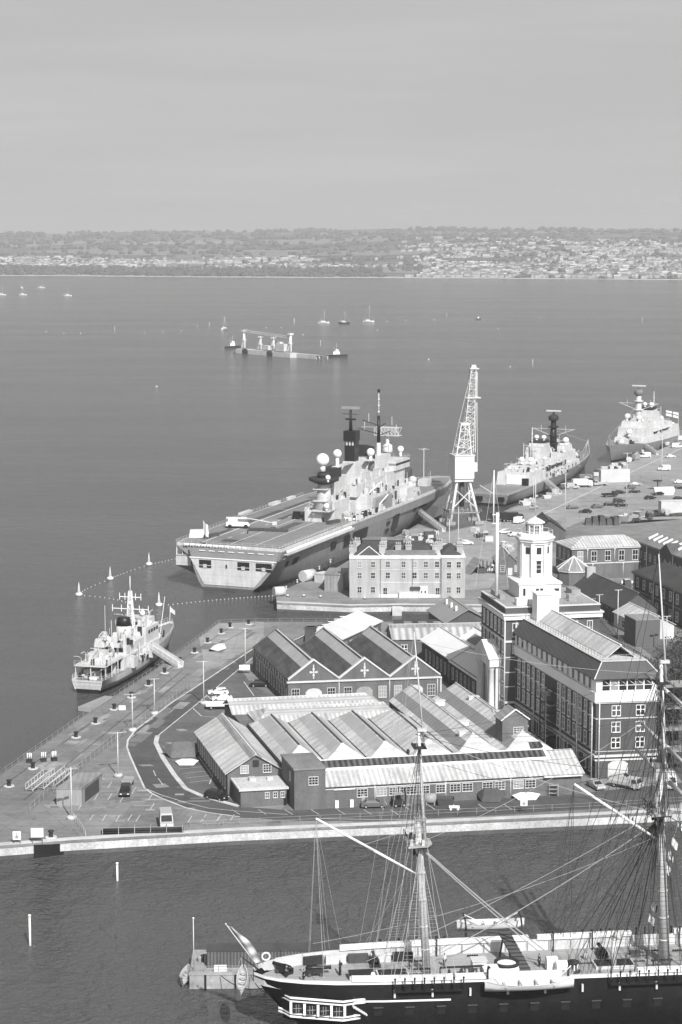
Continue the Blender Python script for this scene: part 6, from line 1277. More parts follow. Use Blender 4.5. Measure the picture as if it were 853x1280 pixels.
small('brick_kiosk',744,985-22,'low brick kiosk at the foot of the office range corner','kiosk', lambda x: x.box(-2.5,1.5,-1,2.5,0,2.6), brick2); 
# ---- jetty beside the carrier with fenders, bollards and stores
def cyl(px, py, label, r_, l_, rz=0, z=0, m=None): return small('rubber_fender', px, py, label, 'fender', lambda x: x.tube((-l_/2,0,r_),(l_/2,0,r_),r_,n=14), m or offwhite, rz, z)
cyl(385,726,'big pale round-ended fender lying on the jetty beside the carrier',1.6,4.5,.9); cyl(349,745,'pale rounded fender at the tip of the carrier jetty',1.3,3,.4)
small('store_hut',404,727,'small pale hut standing on the carrier jetty','hut', lambda x: (x.box(-2,2,-1.5,1.5,0,2.4), x.box(-2.1,2.1,-1.6,1.6,2.4,2.6)), offwhite, .9)
small('grey_wall',421,735,'tall grey screen wall on the jetty left of the stone house','wall', lambda x: (x.box(-2.6,2.6,-5,5,0,4.6), x.box(-2.8,2.8,-5.2,5.2,4.6,4.8)), greyroof, -.15)
pl = thing('fender_pile', '', '', (0,0,0)); x = MB(); x.tube((0,0,-3),(0,0,2.6),.5,n=10); x.build('pile', black, pl); x = MB(); x.tube((0,0,2.6),(0,0,3.1),.35,n=10); x.build('cap', offwhite, pl); plt = tree_of(pl)
for i, (a, b, l) in enumerate(((360,757,'left one of three on the carrier jetty front'),(380,757,'middle one of three on the carrier jetty front'),(401,758,'right one of three on the carrier jetty front'),(456,760,'standing before the stone house'))):
    o = pl if i == 0 else copy_tree(plt); o.location = P(a, b, 0)+Vector((0,-.2,0)); tag(o, 'black fender pile, '+l, 'pile', 'black fender piles in the basin')
for k in range(16): small('dockside_bollard', 358+k*4.6, 737-k*2.8, 'small bollard in the row on the carrier jetty', 'bollard', lambda x: (x.lathe((0,0,0),[(.3,0),(.22,.2),(.22,.8),(.34,1.0)],8)), steeld if k % 3 else offwhite, 0)['group'] = 'small bollards in the row on the carrier jetty'
# yard stores behind the stone house and beside the frigates
rk = random.Random(9)
def yard(poly, n, seed, what):
    q = random.Random(seed)
    for i in range(n):
        (x0, y0), (x1, y1) = poly; t = q.random(); x = x0+(x1-x0)*t+q.uniform(-5, 5)*what[2]; y = y0+(y1-y0)*t+q.uniform(-4, 4)*what[2]; k = q.randrange(4); s = q.uniform(.7, 1.3)
        nm, cat, fn = (('wooden_crate','crate',lambda m: (m.box(-1,1,-.8,.8,.12,1.4), m.box(-1.05,1.05,-.7,-.5,0,.12), m.box(-1.05,1.05,.5,.7,0,.12))),('cable_drum','cable drum',lambda m: (m.tube((-.5,0,.9),(.5,0,.9),.5,n=12), m.tube((-.55,0,.9),(-.45,0,.9),.9,n=14), m.tube((.45,0,.9),(.55,0,.9),.9,n=14))),
            ('skip','skip',lambda m: m.add([(-1.4,-.8,0),(1.4,-.8,0),(1.4,.8,0),(-1.4,.8,0),(-2,-1,1.4),(2,-1,1.4),(2,1,1.4),(-2,1,1.4)],[(0,1,5,4),(1,2,6,5),(2,3,7,6),(3,0,4,7),(0,3,2,1)])),('generator','generator',lambda m: (m.box(-1.6,1.6,-.7,.7,.3,1.9), m.box(-1.5,-1.2,-.6,.6,0,.3), m.box(1.2,1.5,-.6,.6,0,.3), m.tube((1,0,1.9),(1,0,2.4),.08,n=6))))[k]
        tone = q.choice(((steel,'grey'),(steeld,'dark'),(offwhite,'pale'),(navyl,'light grey')))
        o = small(nm, x, y, f'{tone[1]} {cat} standing among the stores {what[0]}', cat, fn, tone[0], q.uniform(0, 3)); o.scale = (s,s,s); o['group'] = f'{tone[1]} {cat}s {what[0]}'
yard(((455,697),(545,668)), 34, 1, ('between the carrier and the stone house', 0, 1)); yard(((500,672),(560,690)), 16, 2, ('behind the stone house', 0, 1.3))
yard(((655,632),(800,572)), 46, 3, ('along the frigate quay', 0, .8)); yard(((590,664),(640,690)), 12, 4, ('on the quay left of the tower', 0, 1.2)); yard(((760,655),(840,640)), 16, 5, ('around the small dock', 0, .8)); yard(((660,690),(700,662)), 12, 6, ('behind the signal tower', 0, 1)); yard(((800,565),(850,552)), 12, 7, ('at the end of the upper quay', 0, .8))
r = thing('brick_shed', 'dark low shed between the carrier and the stone house', 'shed', tuple(P(478,686,G)), -.1); m = MB(); m.box(-6,6,-2.5,2.5,0,3.2); m.build('wall', steeld, r); m = MB(); m.box(-6.2,6.2,-2.7,2.7,3.2,3.4); m.build('roof', lead, r)
r = thing('white_container', 'white corrugated container beside the upper quay edge', 'container', tuple(P(768,603,G)), .22); m = MB(); m.box(-6,6,-1.3,1.3,.1,5.2); [m.box(-5.8+k*.6,-5.5+k*.6,-1.38,-1.3,.3,5) for k in range(20)]; m.build('container_body', offwhite, r)
r = thing('white_container', 'pale container hut at the right edge of the frigate yard', 'container', tuple(P(845,640,G)), .2); m = MB(); m.box(-6,6,-1.5,1.5,0,4); m.box(-6.1,6.1,-1.6,1.6,4,4.2); m.build('container_body', offwhite, r)
small('netted_stack',754,656,'large dark netted stack at the front of the frigate yard','stack', lambda x: ([x.cb((a,(k%2)*.5,0),2.1,3.6,2.2+.5*(k%3),0,.1*k,.8) for k, a in enumerate((-5,-2.8,-.6,1.6,3.8))]), steeld)
r = thing('dock_caisson', 'low dark barge moored in the small dock', 'barge', tuple(P(845,655,0)), .1); m = MB(); m.add([(-14,-2.5,0),(14,-2.5,0),(14,2.5,0),(-14,2.5,0),(-15,-3,2),(15,-3,2),(15,3,2),(-15,3,2)],[(0,1,5,4),(1,2,6,5),(2,3,7,6),(3,0,4,7),(4,5,6,7)]); m.build('barge_hull', black, r); m = MB(); m.box(-13,13,-2.2,2.2,2,2.3); m.build('hatch', steel, r)
r = thing('canopy', 'small dark flat canopy on a post above the yard fence', 'canopy', tuple(P(822,612,G)), .2); r.scale = (.6,.6,.6); m = MB(); m.tube((0,0,0),(0,0,5.5),.3,n=6); m.build('post', steeld, r); m = MB(); m.lathe((0,0,5.5),[(3.2,0),(3.2,.35),(.4,.9)],8); m.build('roof', nearblack, r)
r = thing('marquee', 'bright low white awning by the fence in the frigate yard', 'awning', tuple(P(829,618,G)), .2); m = MB(); m.add([(-4,-2,1.8),(4,-2,1.8),(5,2,2.6),(-3,2,2.6),(-3.4,-1.8,0),(3.4,-1.8,0)],[(0,1,2,3),(0,4,5,1)]); m.build('fabric', white, r); m = MB(); [m.tube((a,b,0),(a,b,1.9),.06,n=4) for a in (-3,3.5) for b in (-1.8,1.8)]; m.build('leg', steel, r)
r = thing('open_shelter', 'steep little open-fronted metal shelter right of the stone house', 'shelter', tuple(P(597,716,G)), .35); m = MB(); m.add([(-3.5,-3,0),(-3.5,3,0),(0,3,4.2),(0,-3,4.2)],[(0,1,2,3)]); m.add([(0,-3,4.2),(0,3,4.2),(3.5,3,3.4),(3.5,-3,3.4)],[(0,1,2,3)]); m.build('roof', greyroof, r); m = MB(); [m.tube((3,b,0),(3,b,3.5),.15,n=4) for b in (-2.8,0,2.8)]; m.tube((1,-2,0),(1,2,3),.2,n=4); m.box(-.5,2.5,-1.5,1.5,0,1.4); m.build('prop', steeld, r)
# pontoon by the minehunter
r = thing('work_pontoon', 'low grey pontoon moored off the left quay behind the minehunter stern', 'pontoon', tuple(P(124,884,0)), math.radians(66)); m = MB(); m.box(-4.5,6.5,-1.6,2.4,-.4,.9); m.build('deck', steel, r); m = MB(); m.box(-4.6,6.6,-1.75,-1.6,.2,.7); m.build('rubbing_strake', rubber, r)
# stone steps and boat landing below the stone house
st_ = struct('landing_steps', (lambda m: ([m.box(11,13.5,-.8-.35*k,-.45-.35*k,0,2.2-k*.35) for k in range(6)], m)[1])(MB(lambda a,b,c: (a+2.5, b+515.5, c))), kerbm)
# ---- trees / scrub in the dark corner east of the offices, and steelwork
def tree(px, py, label, h=11, r_=4.2, seed=0, G_=G, lf=900, cat='tree', base=None):
    q = random.Random(seed); T0 = thing('leafy_tree', label, cat, tuple(base or P(px,py,G_))); m = MB(); m.tube((0,0,0),(.2,.1,h*.45),.32,.2,8); tips = []
    for k in range(9): a = q.uniform(0,6.28); l = q.uniform(.4,.9)*r_; e = (l*math.cos(a), l*math.sin(a), h*q.uniform(.5,.9)); m.tube((.1,.05,h*q.uniform(.25,.45)), e, .13, .04, 5); tips.append(e)
    m.build('trunk', nearblack, T0); c = MB(); tips += [(0,0,h*.85),(0,0,h*.6)]
    for i in range(lf):
        e = q.choice(tips); rr = r_*.42; p = Vector((e[0]+q.gauss(0,rr*.6), e[1]+q.gauss(0,rr*.6), e[2]+q.gauss(0,rr*.5))); s = q.uniform(.15,.34); u = Vector((q.gauss(0,1),q.gauss(0,1),q.gauss(0,1))).normalized(); v = u.orthogonal().normalized()
        c.poly([tuple(p+u*s), tuple(p+v*s*.7), tuple(p-u*s), tuple(p-v*s*.7)])
    c.build('crown', foliage, T0)
for i, (x, y, h, l) in enumerate(((836,960,15,'dark leafy tree right of the office range, nearest the white van'),(845,925,17,'dark leafy tree right of the office range, behind the nearest one'),(838,895,15,'dark leafy tree right of the office range, in the middle of the row'),(848,870,14,'dark leafy tree right of the office range, farthest of the row'))): tree(x, y, l, h, 4.6 if h > 6 else 2.5, i+3)
sc = thing('steel_scaffold', 'tall dark scaffold tower against the right wall of the office range', 'scaffold', tuple(P(828,968,G)), .14); m = MB()
for i in range(4):
    for j in range(3):
        m.tube((i*1.8,j*2.5,0),(i*1.8,j*2.5,17),.09,n=4)
for k in range(9):
    for j in range(3): m.tube((0,j*2.5,k*2),(5.4,j*2.5,k*2),.06,n=4)
    for i in range(4): m.tube((i*1.8,0,k*2),(i*1.8,5,k*2),.06,n=4)
m.build('frame', steeld, sc); m = MB(); [m.box(0,5.4,0,5,k*4+.1,k*4+.2) for k in range(1,5)]; m.build('platform', steel, sc)
# ================================================ out on the water
def buoy(px, py, label, h=2.2, r=.9, cone=True, g=None, m=None):
    o = thing('buoy', label, 'buoy', tuple(P(px,py,0)), 0, g); x = MB(); x.lathe((0,0,-.3), [(r*.5,0),(r,.35),(r,.9),(r*.35,1.1)], 10); x.build('float', m or white, o)
    if cone: x = MB(); x.lathe((0,0,.7), [(r*.55,0),(r*.12,h*.8),(r*.05,h)], 8); x.build('topmark', m or white, o)
cb4 = [(99,744),(138,724),(186.5,706),(199,757)]
for (x, y), l in zip(cb4, ('leftmost of the four white cone buoys off the minehunter','white cone buoy second from the left beyond the minehunter','farthest white cone buoy, left of the carrier stern','white cone buoy just behind the minehunter bow')): buoy(x, y, l, 3.0, .95, g='white cone buoys on the floating boom')
x = MB(); x.ball((0,0,.05), .17, 0, 8, 5); fl_ = x.mesh('boom_float', [offwhite]); 
def boom(a, b, n, bend):
    A, B_ = P(a[0],a[1],0), P(b[0],b[1],0)
    for i in range(1, n): t = i/n; p = A.lerp(B_, t)+Vector((bend*4*t*(1-t), bend*2*math.sin(t*3.1), .0)); o = link(bpy.data.objects.new('boom_float', fl_)); o.location = p; tag(o, 'small pale float in the dotted boom line between the cone buoys', 'float', 'small floats of the boom line')
boom(cb4[0], cb4[1], 11, -2); boom(cb4[1], (187,706), 13, -2); boom(cb4[0], (170,757), 13, 1); boom((205,757), (345,745), 28, 1); boom(cb4[2], (223,698), 9, 0)
sail = [(3,369,'at the left edge'),(27,360,'farthest of the group at the left'),(29,369,'in front of the farthest of the left group'),(52,360,'right of the left group'),(85,370,'alone to the right of the left group'),(281,412,'nearest the fuel jetty on its left'),(405,404,'leftmost of the three above the jetty'),(430.5,404.5,'dark hulled, middle of the three above the jetty'),(461,402.5,'with the tallest rig, rightmost of the three above the jetty')]
for i, (x, y, l) in enumerate(sail):
    o = thing('sailing_boat', 'moored sailing boat, '+l, 'sailing boat', tuple(P(x,y,0)), (.3,1.9,.4,0,.3,1.2,.2,.1,-.1)[i], 'moored sailing boats'); s = 1.25; ring = []
    for k in range(7): t = k/6; q = [.7,.95,1,.95,.75,.4,.02][k]; ring.append([(-5+10*t,-1.5*q,1.2),(-5+10*t,-.8*q,0),(-5+10*t,.8*q,0),(-5+10*t,1.5*q,1.2)])
    m = MB(); m.loft(ring, 0, caps=True); m.poly([p for r_ in ring for p in (r_[0],)]+[r_[3] for r_ in reversed(ring)]); m.build('hull', nearblack if i == 7 else white, o); m = MB(); m.box(-2.5,1.5,-.8,.8,1.2,1.9); m.build('cabin', white, o)
    hm = 15 if i == 8 else 11; m = MB(); m.tube((.6,0,1),(.6,0,hm),.17,.1,6); m.tube((.6,0,2.6),(-4,0,2.6),.2,n=6); m.tube((4.8,0,1.2),(.6,0,hm-.5),.06,n=3); m.tube((-4.8,0,1.2),(.6,0,hm-.5),.06,n=3); m.build('mast', offwhite, o); o.scale = (s,s,s)
for i, (x, y) in enumerate([(196,484),(623,411),(536,450),(638,459),(472,413),(484,402),(508,401),(543,400),(674,397),(340,418),(379,419),(58,415),(80,417),(101,417),(181,416),(204,415),(227,414),(247,408),(352,410),(333,410)]):
    o = thing('mooring_buoy', '%s out on the open water %s' % ('round white mooring buoy', ('alone on the left' if i == 0 else 'right of the crane top' if i in (1,3) else 'left of the crane top' if i == 2 else 'in the distance')), 'buoy', tuple(P(x,y,0)), 0, 'distant mooring buoys'); m = MB(); m.ball((0,0,.4), .55 if y < 430 else .6, 0, 10, 6); m.build('float', white, o)
for i, (x, y, h, l) in enumerate([(143.6,416,6,'thin post standing in the water at the far left'),(262,409,5,'thin post left of the nearest sailing boat'),(368,405,6,'white post above the fuel jetty'),(401,433,5,'thin post just right of the fuel jetty'),(558.6,397,5,'thin far post right of the sailing boats'),(666,458,5,'thin post right of the dock crane top'),(803,404,6,'thin far post at the right'),(147,1101,2.6,'short white post in the near water'),(38,1182,4.2,'taller white post in the water at the lower left'),(236,704,2.5,'thin pole by the carrier stern')]):
    o = thing('marker_post', l, 'marker post', tuple(P(x,y,0))); m = MB(); m.tube((0,0,-2),(0,0,h),.22 if y < 800 else .16,n=8); m.build('pile', white if y > 800 or i == 2 else offwhite, o); m = MB(); m.tube((0,0,h),(0,0,h+.35),.3 if y < 800 else .2,n=8); m.build('cap', white, o)
# wake line and tidal lines are left to the sea itself
def tug(px, py, label, L_=16, rz=0, s=1):
    o = thing('work_boat', label, 'work boat', tuple(P(px,py,0)), rz); ring = []
    for k in range(7): t = k/6; q = [.9,1,1,1,.85,.5,.03][k]; ring.append([(-L_/2+L_*t,-2.4*q,1.6+.8*t),(-L_/2+L_*t,-1.8*q,0),(-L_/2+L_*t,1.8*q,0),(-L_/2+L_*t,2.4*q,1.6+.8*t)])
    m = MB(); m.loft(ring); m.build('hull', nearblack, o); m = MB(); m.poly([r_[0] for r_ in ring]+[r_[3] for r_ in reversed(ring)]); m.build('deck', steel, o); m = MB(); m.box(-L_*.15,L_*.15,-1.4,1.4,1.8,4.2); m.box(-.8,1.6,-1,1,4.2,6); m.build('wheelhouse', white, o); m = MB(); m.tube((0,0,5),(0,0,11),.15,n=4); m.tube((-2,0,4),(-2,0,8.5),.12,n=4); m.build('mast', offwhite, o); o.scale = (s,s,s)
tug(421,446,'dark work boat at the right end of the fuel jetty',18,-.05); tug(291,435,'small dark work boat at the left end of the fuel jetty',14,.1); tug(598,399,'tiny dark launch far out right of the sailing boats',12,.2,.5)
# fuel jetty
a0 = P(300,441,0); r = thing('fuel_jetty', 'pale offshore fuel jetty with four loading arm towers and round fenders', 'jetty', tuple(a0), math.atan2((P(368,447,0)-a0).y, (P(368,447,0)-a0).x)); Sx = (P(368,447,0)-a0).length/46.0
m = MB(); m.box(0,46*Sx,-4,4,-1,3.6); m.box(38*Sx,62*Sx,2,5.5,-1,3.2); m.build('deck', offwhite, r)
for x in (9, 30): m = MB(); m.tube((x*Sx,-6.4,1.8),(x*Sx,-4,1.8),2.6,n=14); m.build('fender', rubber, r)
for x in (4, 18, 29, 43): 
    hgt = 18 if x in (4, 43) else 14; m = MB(); m.tube((x*Sx,0,4.6),(x*Sx,0,hgt),1.1 if x in (4,43) else .8,n=8); m.cb((x*Sx,0,hgt),3.6,3.4,1.2); m.cb((x*Sx,0,hgt*.6),3.0,3.0,.4); [m.tube((x*Sx+q,-1,4.6),(x*Sx+q*.4,0,hgt),.3,n=4) for q in (-2.4,2.4)]; m.build('tower', white, r)
m = MB(); lattice(m, (4*Sx,0,18.5), (43*Sx,0,16), .8, .8, 12, .16); m.tube((4*Sx,0,20),(20*Sx,0,16),.3,n=5); m.build('loading_arm', offwhite, r)
m = MB(); m.box(22*Sx,27*Sx,-3,3,4.6,8); m.box(33*Sx,40*Sx,-3,3,4.6,10.5); m.box(34*Sx,36*Sx,-2,2,10.5,12); m.build('control_house', offwhite, r)
m = MB(); m.box(62*Sx,70*Sx,2,4,2.4,3.2); m.box(-6*Sx,0,0,3,.4,2.0); [m.tube((k*Sx,3,-2),(k*Sx,3,3),.7,n=6) for k in (50,55,60,65,70)]; m.build('walkway', steel, r)
# ================================================ the old warship in the foreground
WH_ = math.radians(6.45)
WS = thing('sailing_warship', 'black-hulled three-masted sailing warship with white bulwarks moored across the foreground', 'warship', (-11.0, 238.7, 0), WH_)
hb = [(0,.9),(1.2,2.3),(3,3.5),(6,4.6),(10,5.4),(16,5.9),(24,6.2),(36,6.45),(55,6.75),(75,6.8),(90,6.6)]
def hbw(x): return lerp(x, hb)
def hg(x, z): return hbw(max(.1, x-lerp(z, [(1,5.8),(2.4,4.4),(4,2.9),(5.6,1.5),(7,.5),(8.2,0)])*max(0, 1-x/9)))
hullblack = M('hull_black', .009, .5, .5, .5, 'hull', spec=.2)
rings = []
for x, h in hb:
    rk_ = max(0, 1-x/9)
    prof = [(8.2, 1.0, 0), (7.0, 1.03, .5), (5.6, 1.07, 1.5), (4.0, 1.08, 2.9), (2.4, 1.05, 4.4), (1.0, .95, 5.8), (-1.0, .8, 7.5)]
    a = [(x+s*rk_, -h*k*(1-.12*rk_*(8.2-z)/8), z) for z, k, s in prof]; b = [(p[0], -p[1], p[2]) for p in reversed(a)]; rings.append(a+b)
m = MB(); m.loft(rings, 0, caps=False, sm=True); n_ = len(rings[0]); m.f.append(tuple(range(n_))); m.m.append(0); m.build('hull', hullblack, WS)
m = MB()
for (x0, h0), (x1, h1) in zip(hb, hb[1:]): m.poly([(x0,-h0+.12,6.9),(x1,-h1+.12,6.9),(x1,h1-.12,6.9),(x0,h0-.12,6.9)])
m.build('deck', plank, WS)
# bulwarks and hammock nettings
for s in (-1, 1):
    m = MB()
    for (x0, h0), (x1, h1) in zip(hb, hb[1:]):
        z1 = 8.35 if x0 >= 3 else 8.25
        m.add([(x0,s*(h0-.22),6.9),(x1,s*(h1-.22),6.9),(x1,s*(h1-.22),z1),(x0,s*(h0-.22),z1),(x0,s*(h0+.02),8.1),(x1,s*(h1+.02),8.1),(x1,s*(h1+.02),z1),(x0,s*(h0+.02),z1)], [(0,1,2,3),(3,2,6,7),(4,5,6,7)], 0)
    m.build('bulwark', offwhite, WS)
    m = MB(); 
    for x0, x1 in (((11.5,36.4),(37.6,50.2),(56,89)) if s > 0 else ((11.8,24.3),(24.6,38),(47.6,89))):
        k = int((x1-x0)/3)+1
        for i in range(k):
            a, b = x0+(x1-x0)*i/k, x0+(x1-x0)*(i+1)/k
            ya, yb = s*(hbw(a)-.45), s*(hbw(b)-.45); za, zb = s*(hbw(a)+.22), s*(hbw(b)+.22)
            m.add([(a,ya,8.35),(b,yb,8.35),(b,zb,8.35),(a,za,8.35),(a,ya,8.95),(b,yb,8.95),(b,zb,8.95),(a,za,8.95)], [(4,5,6,7),(0,1,5,4),(3,2,6,7),(0,4,7,3),(1,5,6,2)])
    m.build('hammock_netting', white, WS)
# white lines along the hull, ports
m = MB()
for z, k in ((8.05,1.02),(5.9,1.075)):
    for (x0, h0), (x1, h1) in zip(hb, hb[1:]):
        if z < 7 and (x0 > 20 or x0 < 9): continue
        for s in (-1, 1): m.add([(x0,s*(h0*k+.06),z-.09),(x1,s*(h1*k+.06),z-.09),(x1,s*(h1*k+.06),z+.09),(x0,s*(h0*k+.06),z+.09)], [(0,1,2,3)]); m.add([(x0,s*(h0*k+.06),z+.09),(x1,s*(h1*k+.06),z+.09),(x1,s*(h1*k-.1),z+.1),(x0,s*(h0*k-.1),z+.1)], [(0,1,2,3)])
m.build('hull_moulding', white, WS)
for i in range(17):
    x = 15+i*3.9; h = hbw(x)*1.075+.03; m = MB(); m.box(-.5,.5,-.03,.03,-.5,.5,0); m.box(-.6,.6,-.25,.02,.5,.58,1); o = m.build('gun_port', [black, steeld], WS); o.location = (x, -h, 4.6)
for i in range(14):
    x = 17+i*4.7; o = inst(WS, 'scupper_chute', MB().box(-.12,.12,-.25,.05,-.5,.45).mesh('scupper_chute', [offwhite]), (x, -hbw(x)*1.06-.1, 6.9))
# channels with dead-eyes
for x0, x1 in ((17,25.5),(44,56)):
    for s in (-1, 1):
        m = MB(); m.add([(x0,s*(hbw(x0)),7.3),(x1,s*hbw(x1),7.3),(x1,s*(hbw(x1)+1.0),7.3),(x0,s*(hbw(x0)+1.0),7.3),(x0,s*hbw(x0),7.15),(x1,s*hbw(x1),7.15),(x1,s*(hbw(x1)+1.0),7.15),(x0,s*(hbw(x0)+1.0),7.15)], [(0,1,2,3),(7,6,5,4),(3,2,6,7)])
        k = int((x1-x0)/1.1)
        for i in range(k+1): x = x0+(x1-x0)*i/k; m.tube((x,s*(hbw(x)+.95),7.2),(x,s*(hbw(x)+.95),8.9),.09,n=5); m.ball((x,s*(hbw(x)+.95),8.9),.16,0,6,4); m.ball((x,s*(hbw(x)+.95),8.1),.16,0,6,4)
        m.build('channel', black, WS)
# quarter gallery on the near side and stern
for s in (-1, 1):
    m = MB(); x0, x1 = 3.4, 12.2
    ring = []
    for x, o_ in ((x0,.0),(x0+.8,.75),(x1-1.6,.8),(x1-.4,.35),(x1,.0)):
        h = hg(x,5)*1.06; ring.append([(x,s*(h-.1),6.5),(x,s*(h+o_*.8),6.3),(x,s*(h+o_),5.9),(x,s*(h+o_),4.1),(x,s*(h+o_*.7),3.7),(x,s*(h-.1),3.0)])
    m.loft(ring, 0, sm=False); m.build('quarter_gallery', hullblack, WS)
    m = MB()
    for z in (6.15, 5.75, 4.15, 3.75):
        q = [(x0-.5, .02), (x0+.1, .12), (x0+.8,.86), (x1-1.6,.92), (x1-.4,.48), (x1+(1.2 if z > 5 else .6),.1)]
        for (a, oa), (b, ob) in zip(q, q[1:]):
            ya, yb = s*(hg(a,5)*1.06+oa), s*(hg(b,5)*1.06+ob); m.add([(a,ya,z-.07),(b,yb,z-.07),(b,yb,z+.07),(a,ya,z+.07),(a,ya-s*.25,z+.12),(b,yb-s*.25,z+.12)], [(0,1,2,3),(3,2,5,4)])
    for i in range(5): x = 4.3+i*1.62; ya = s*(hg(x,5)*1.06+.86); m.box(x-.16,x+.16,min(ya,ya+s*.06),max(ya,ya+s*.06),4.2,5.7); m.ball((x,ya,5.0),.17,0,6,4); m.ball((x,ya,4.6),.14,0,6,4)
    m.build('gallery_moulding', white, WS)
    for i in range(4): 
        x = 5.1+i*1.62; ya = s*(hg(x,5)*1.06+.84); w0 = MB(); w0.box(-.52,.52,-.02,.02,-.55,.55,0); [w0.box(-.52+j*.33,-.49+j*.33,-.04,.04,-.55,.55,1) for j in (1,2)]; w0.box(-.52,.52,-.04,.04,.0,.03,1); o = w0.build('gallery_window', [glass, offwhite], WS); o.location = (x, ya, 4.95)
    m = MB()
    for i in range(9): t = i/8; m.tube((x1-.4+t*1.6, s*(hbw(x1)*1.06+.4-t*.2), 5.6-t*1.2), (x1-.2+t*1.6, s*(hbw(x1)*1.06+.45-t*.2), 5.2-t*1.1), .12, n=5)
    m.build('carved_scroll', offwhite, WS)
m = MB()
for k in range(5): y = -1.6+k*.8; m.add([(1.55,y-.28,5.9),(1.55,y+.28,5.9),(2.75,y+.28,4.6),(2.75,y-.28,4.6)], [(0,1,2,3)])
o = m.build('stern_windows', glass, WS)
# masts
def mast(xb, name, z_cap, z_top, z_ch, z_tm, z_tg, rb, rk_, label=None):
    def c(z, ex=0): return (xb-rk_*(z-7)+ex, 0, z)
    P_ = MB(); P_.tube(c(6.8), c(z_cap), rb, rb*.78, 14, 0); 
    for z in (10, 13, 16.5, 20): P_.tube(c(z), c(z+.18), rb*1.04, n=14, m=1)
    P_.build('lower_mast', [mastw, offwhite], WS)
    t = MB(); x, _, z = c(z_top); t.add([(x-1.7,-2.3,z),(x+.9,-2.0,z),(x+1.5,-.9,z),(x+1.5,.9,z),(x+.9,2.0,z),(x-1.7,2.3,z),(x-1.7,-2.3,z+.2),(x+.9,-2.0,z+.2),(x+1.5,-.9,z+.2),(x+1.5,.9,z+.2),(x+.9,2.0,z+.2),(x-1.7,2.3,z+.2)], [(5,4,3,2,1,0),(6,7,8,9,10,11)]+[(i,(i+1)%6,6+(i+1)%6,6+i) for i in range(6)], 0)
    t.box(x-1.3,x+1.3,-.9,-.6,z-.5,z,1); t.box(x-1.3,x+1.3,.6,.9,z-.5,z,1); t.tube((x-1.2,-1.9,z),(x,0,z-2.0),.1,n=4,m=1); t.tube((x-1.2,1.9,z),(x,0,z-2.0),.1,n=4,m=1); t.tube((x+.9,0,z),(x,0,z-2.0),.1,n=4,m=1)
    for q in (-2.2,-1.1,0,1.1,2.2): t.tube((x-1.65,q,z+.2),(x-1.65,q,z+1.2),.05,n=4,m=1)
    t.tube((x-1.65,-2.2,z+1.2),(x-1.65,2.2,z+1.2),.06,n=4,m=1); t.build('fighting_top', [M('weathered_planking', .36, .8, .25, 2), nearblack], WS)
    for k in range(7): inst(WS, 'top_fitting', MB().cb((0,0,0), .35, .3, .7, 0).mesh('top_fitting', [nearblack if k % 2 else offwhite]), (c(z_top)[0]-1.2+k*.36, (-1.5,1.4,-.9,1.0,-1.8,.5,1.7)[k], z_top+.2))
    t = MB(); t.tube(c(z_top-.5,.75), c(z_tm,.75), rb*.5, rb*.36, 10, 0); t.cb((c(z_cap,.3)[0],0,z_cap-.3), 1.5, rb*1.9, .4, 1); t.build('topmast', [mastw, steel], WS)
    t = MB(); x, _, z = c(z_ch,.75); t.box(x-.9,x+.8,-1.3,1.3,z,z+.12,1); t.tube((x-.7,-1.7,z+.1),(x-.7,1.7,z+.1),.08,n=4,m=1); t.tube((x+.5,-1.3,z+.1),(x+.5,1.3,z+.1),.08,n=4,m=1); t.cb((x+.3,0,z_tm-.2), 1.2,.7,.35,0); t.build('crosstree', [offwhite, nearblack], WS)
    t = MB(); t.tube(c(z_ch-.3,1.35), c(z_tg,.9), rb*.26, rb*.1, 8, 0); t.build('topgallant_mast', mastw, WS)
    return c
cm = mast(22, 'm', 27.2, 24.0, 36.4, 38.6, 51.0, .52, .062)
cM = mast(53, 'M', 33.2, 27.0, 43.8, 46.5, 60.2, .66, .055)
# spars
def spar(a, b, r, name, m=None, taper=.6):
    t = MB(); a = Vector(a); b = Vector(b); c = a.lerp(b, .45); t.tube(a, c, r*taper, r, 8); t.tube(c, b, r, r*.7, 8); return t.build(name, m or mastw, WS)
def W2L(v): return WS_inv @ Vector(v)
WS_M = Matrix.Translation(Vector((-11.0, 238.7, 0))) @ Matrix.Rotation(WH_, 4, 'Z'); WS_inv = WS_M.inverted()
spar(cm(19.6), tuple(W2L(Q(395,1023,239.0))), .19, 'gaff', white); spar(cM(23.0), tuple(W2L(Q(718,980,243.5))), .22, 'gaff', white)
spar((cM(31)[0]+1,-15,31.2), (cM(31)[0]+1,15,31.2), .34, 'yard', mastw, .45); spar((cM(44)[0]+1.5,-10.5,42.6), (cM(44)[0]+1.5,10.5,42.6), .26, 'yard', mastw, .45); spar((cM(38)[0]+1.2,-12.5,35.5), (cM(38)[0]+1.2,12.5,35.5), .28, 'yard', mastw, .45)
spar((cm(30)[0]+.9,-3.0,36.9),(cm(30)[0]+.9,3.0,36.9),.09,'yard');
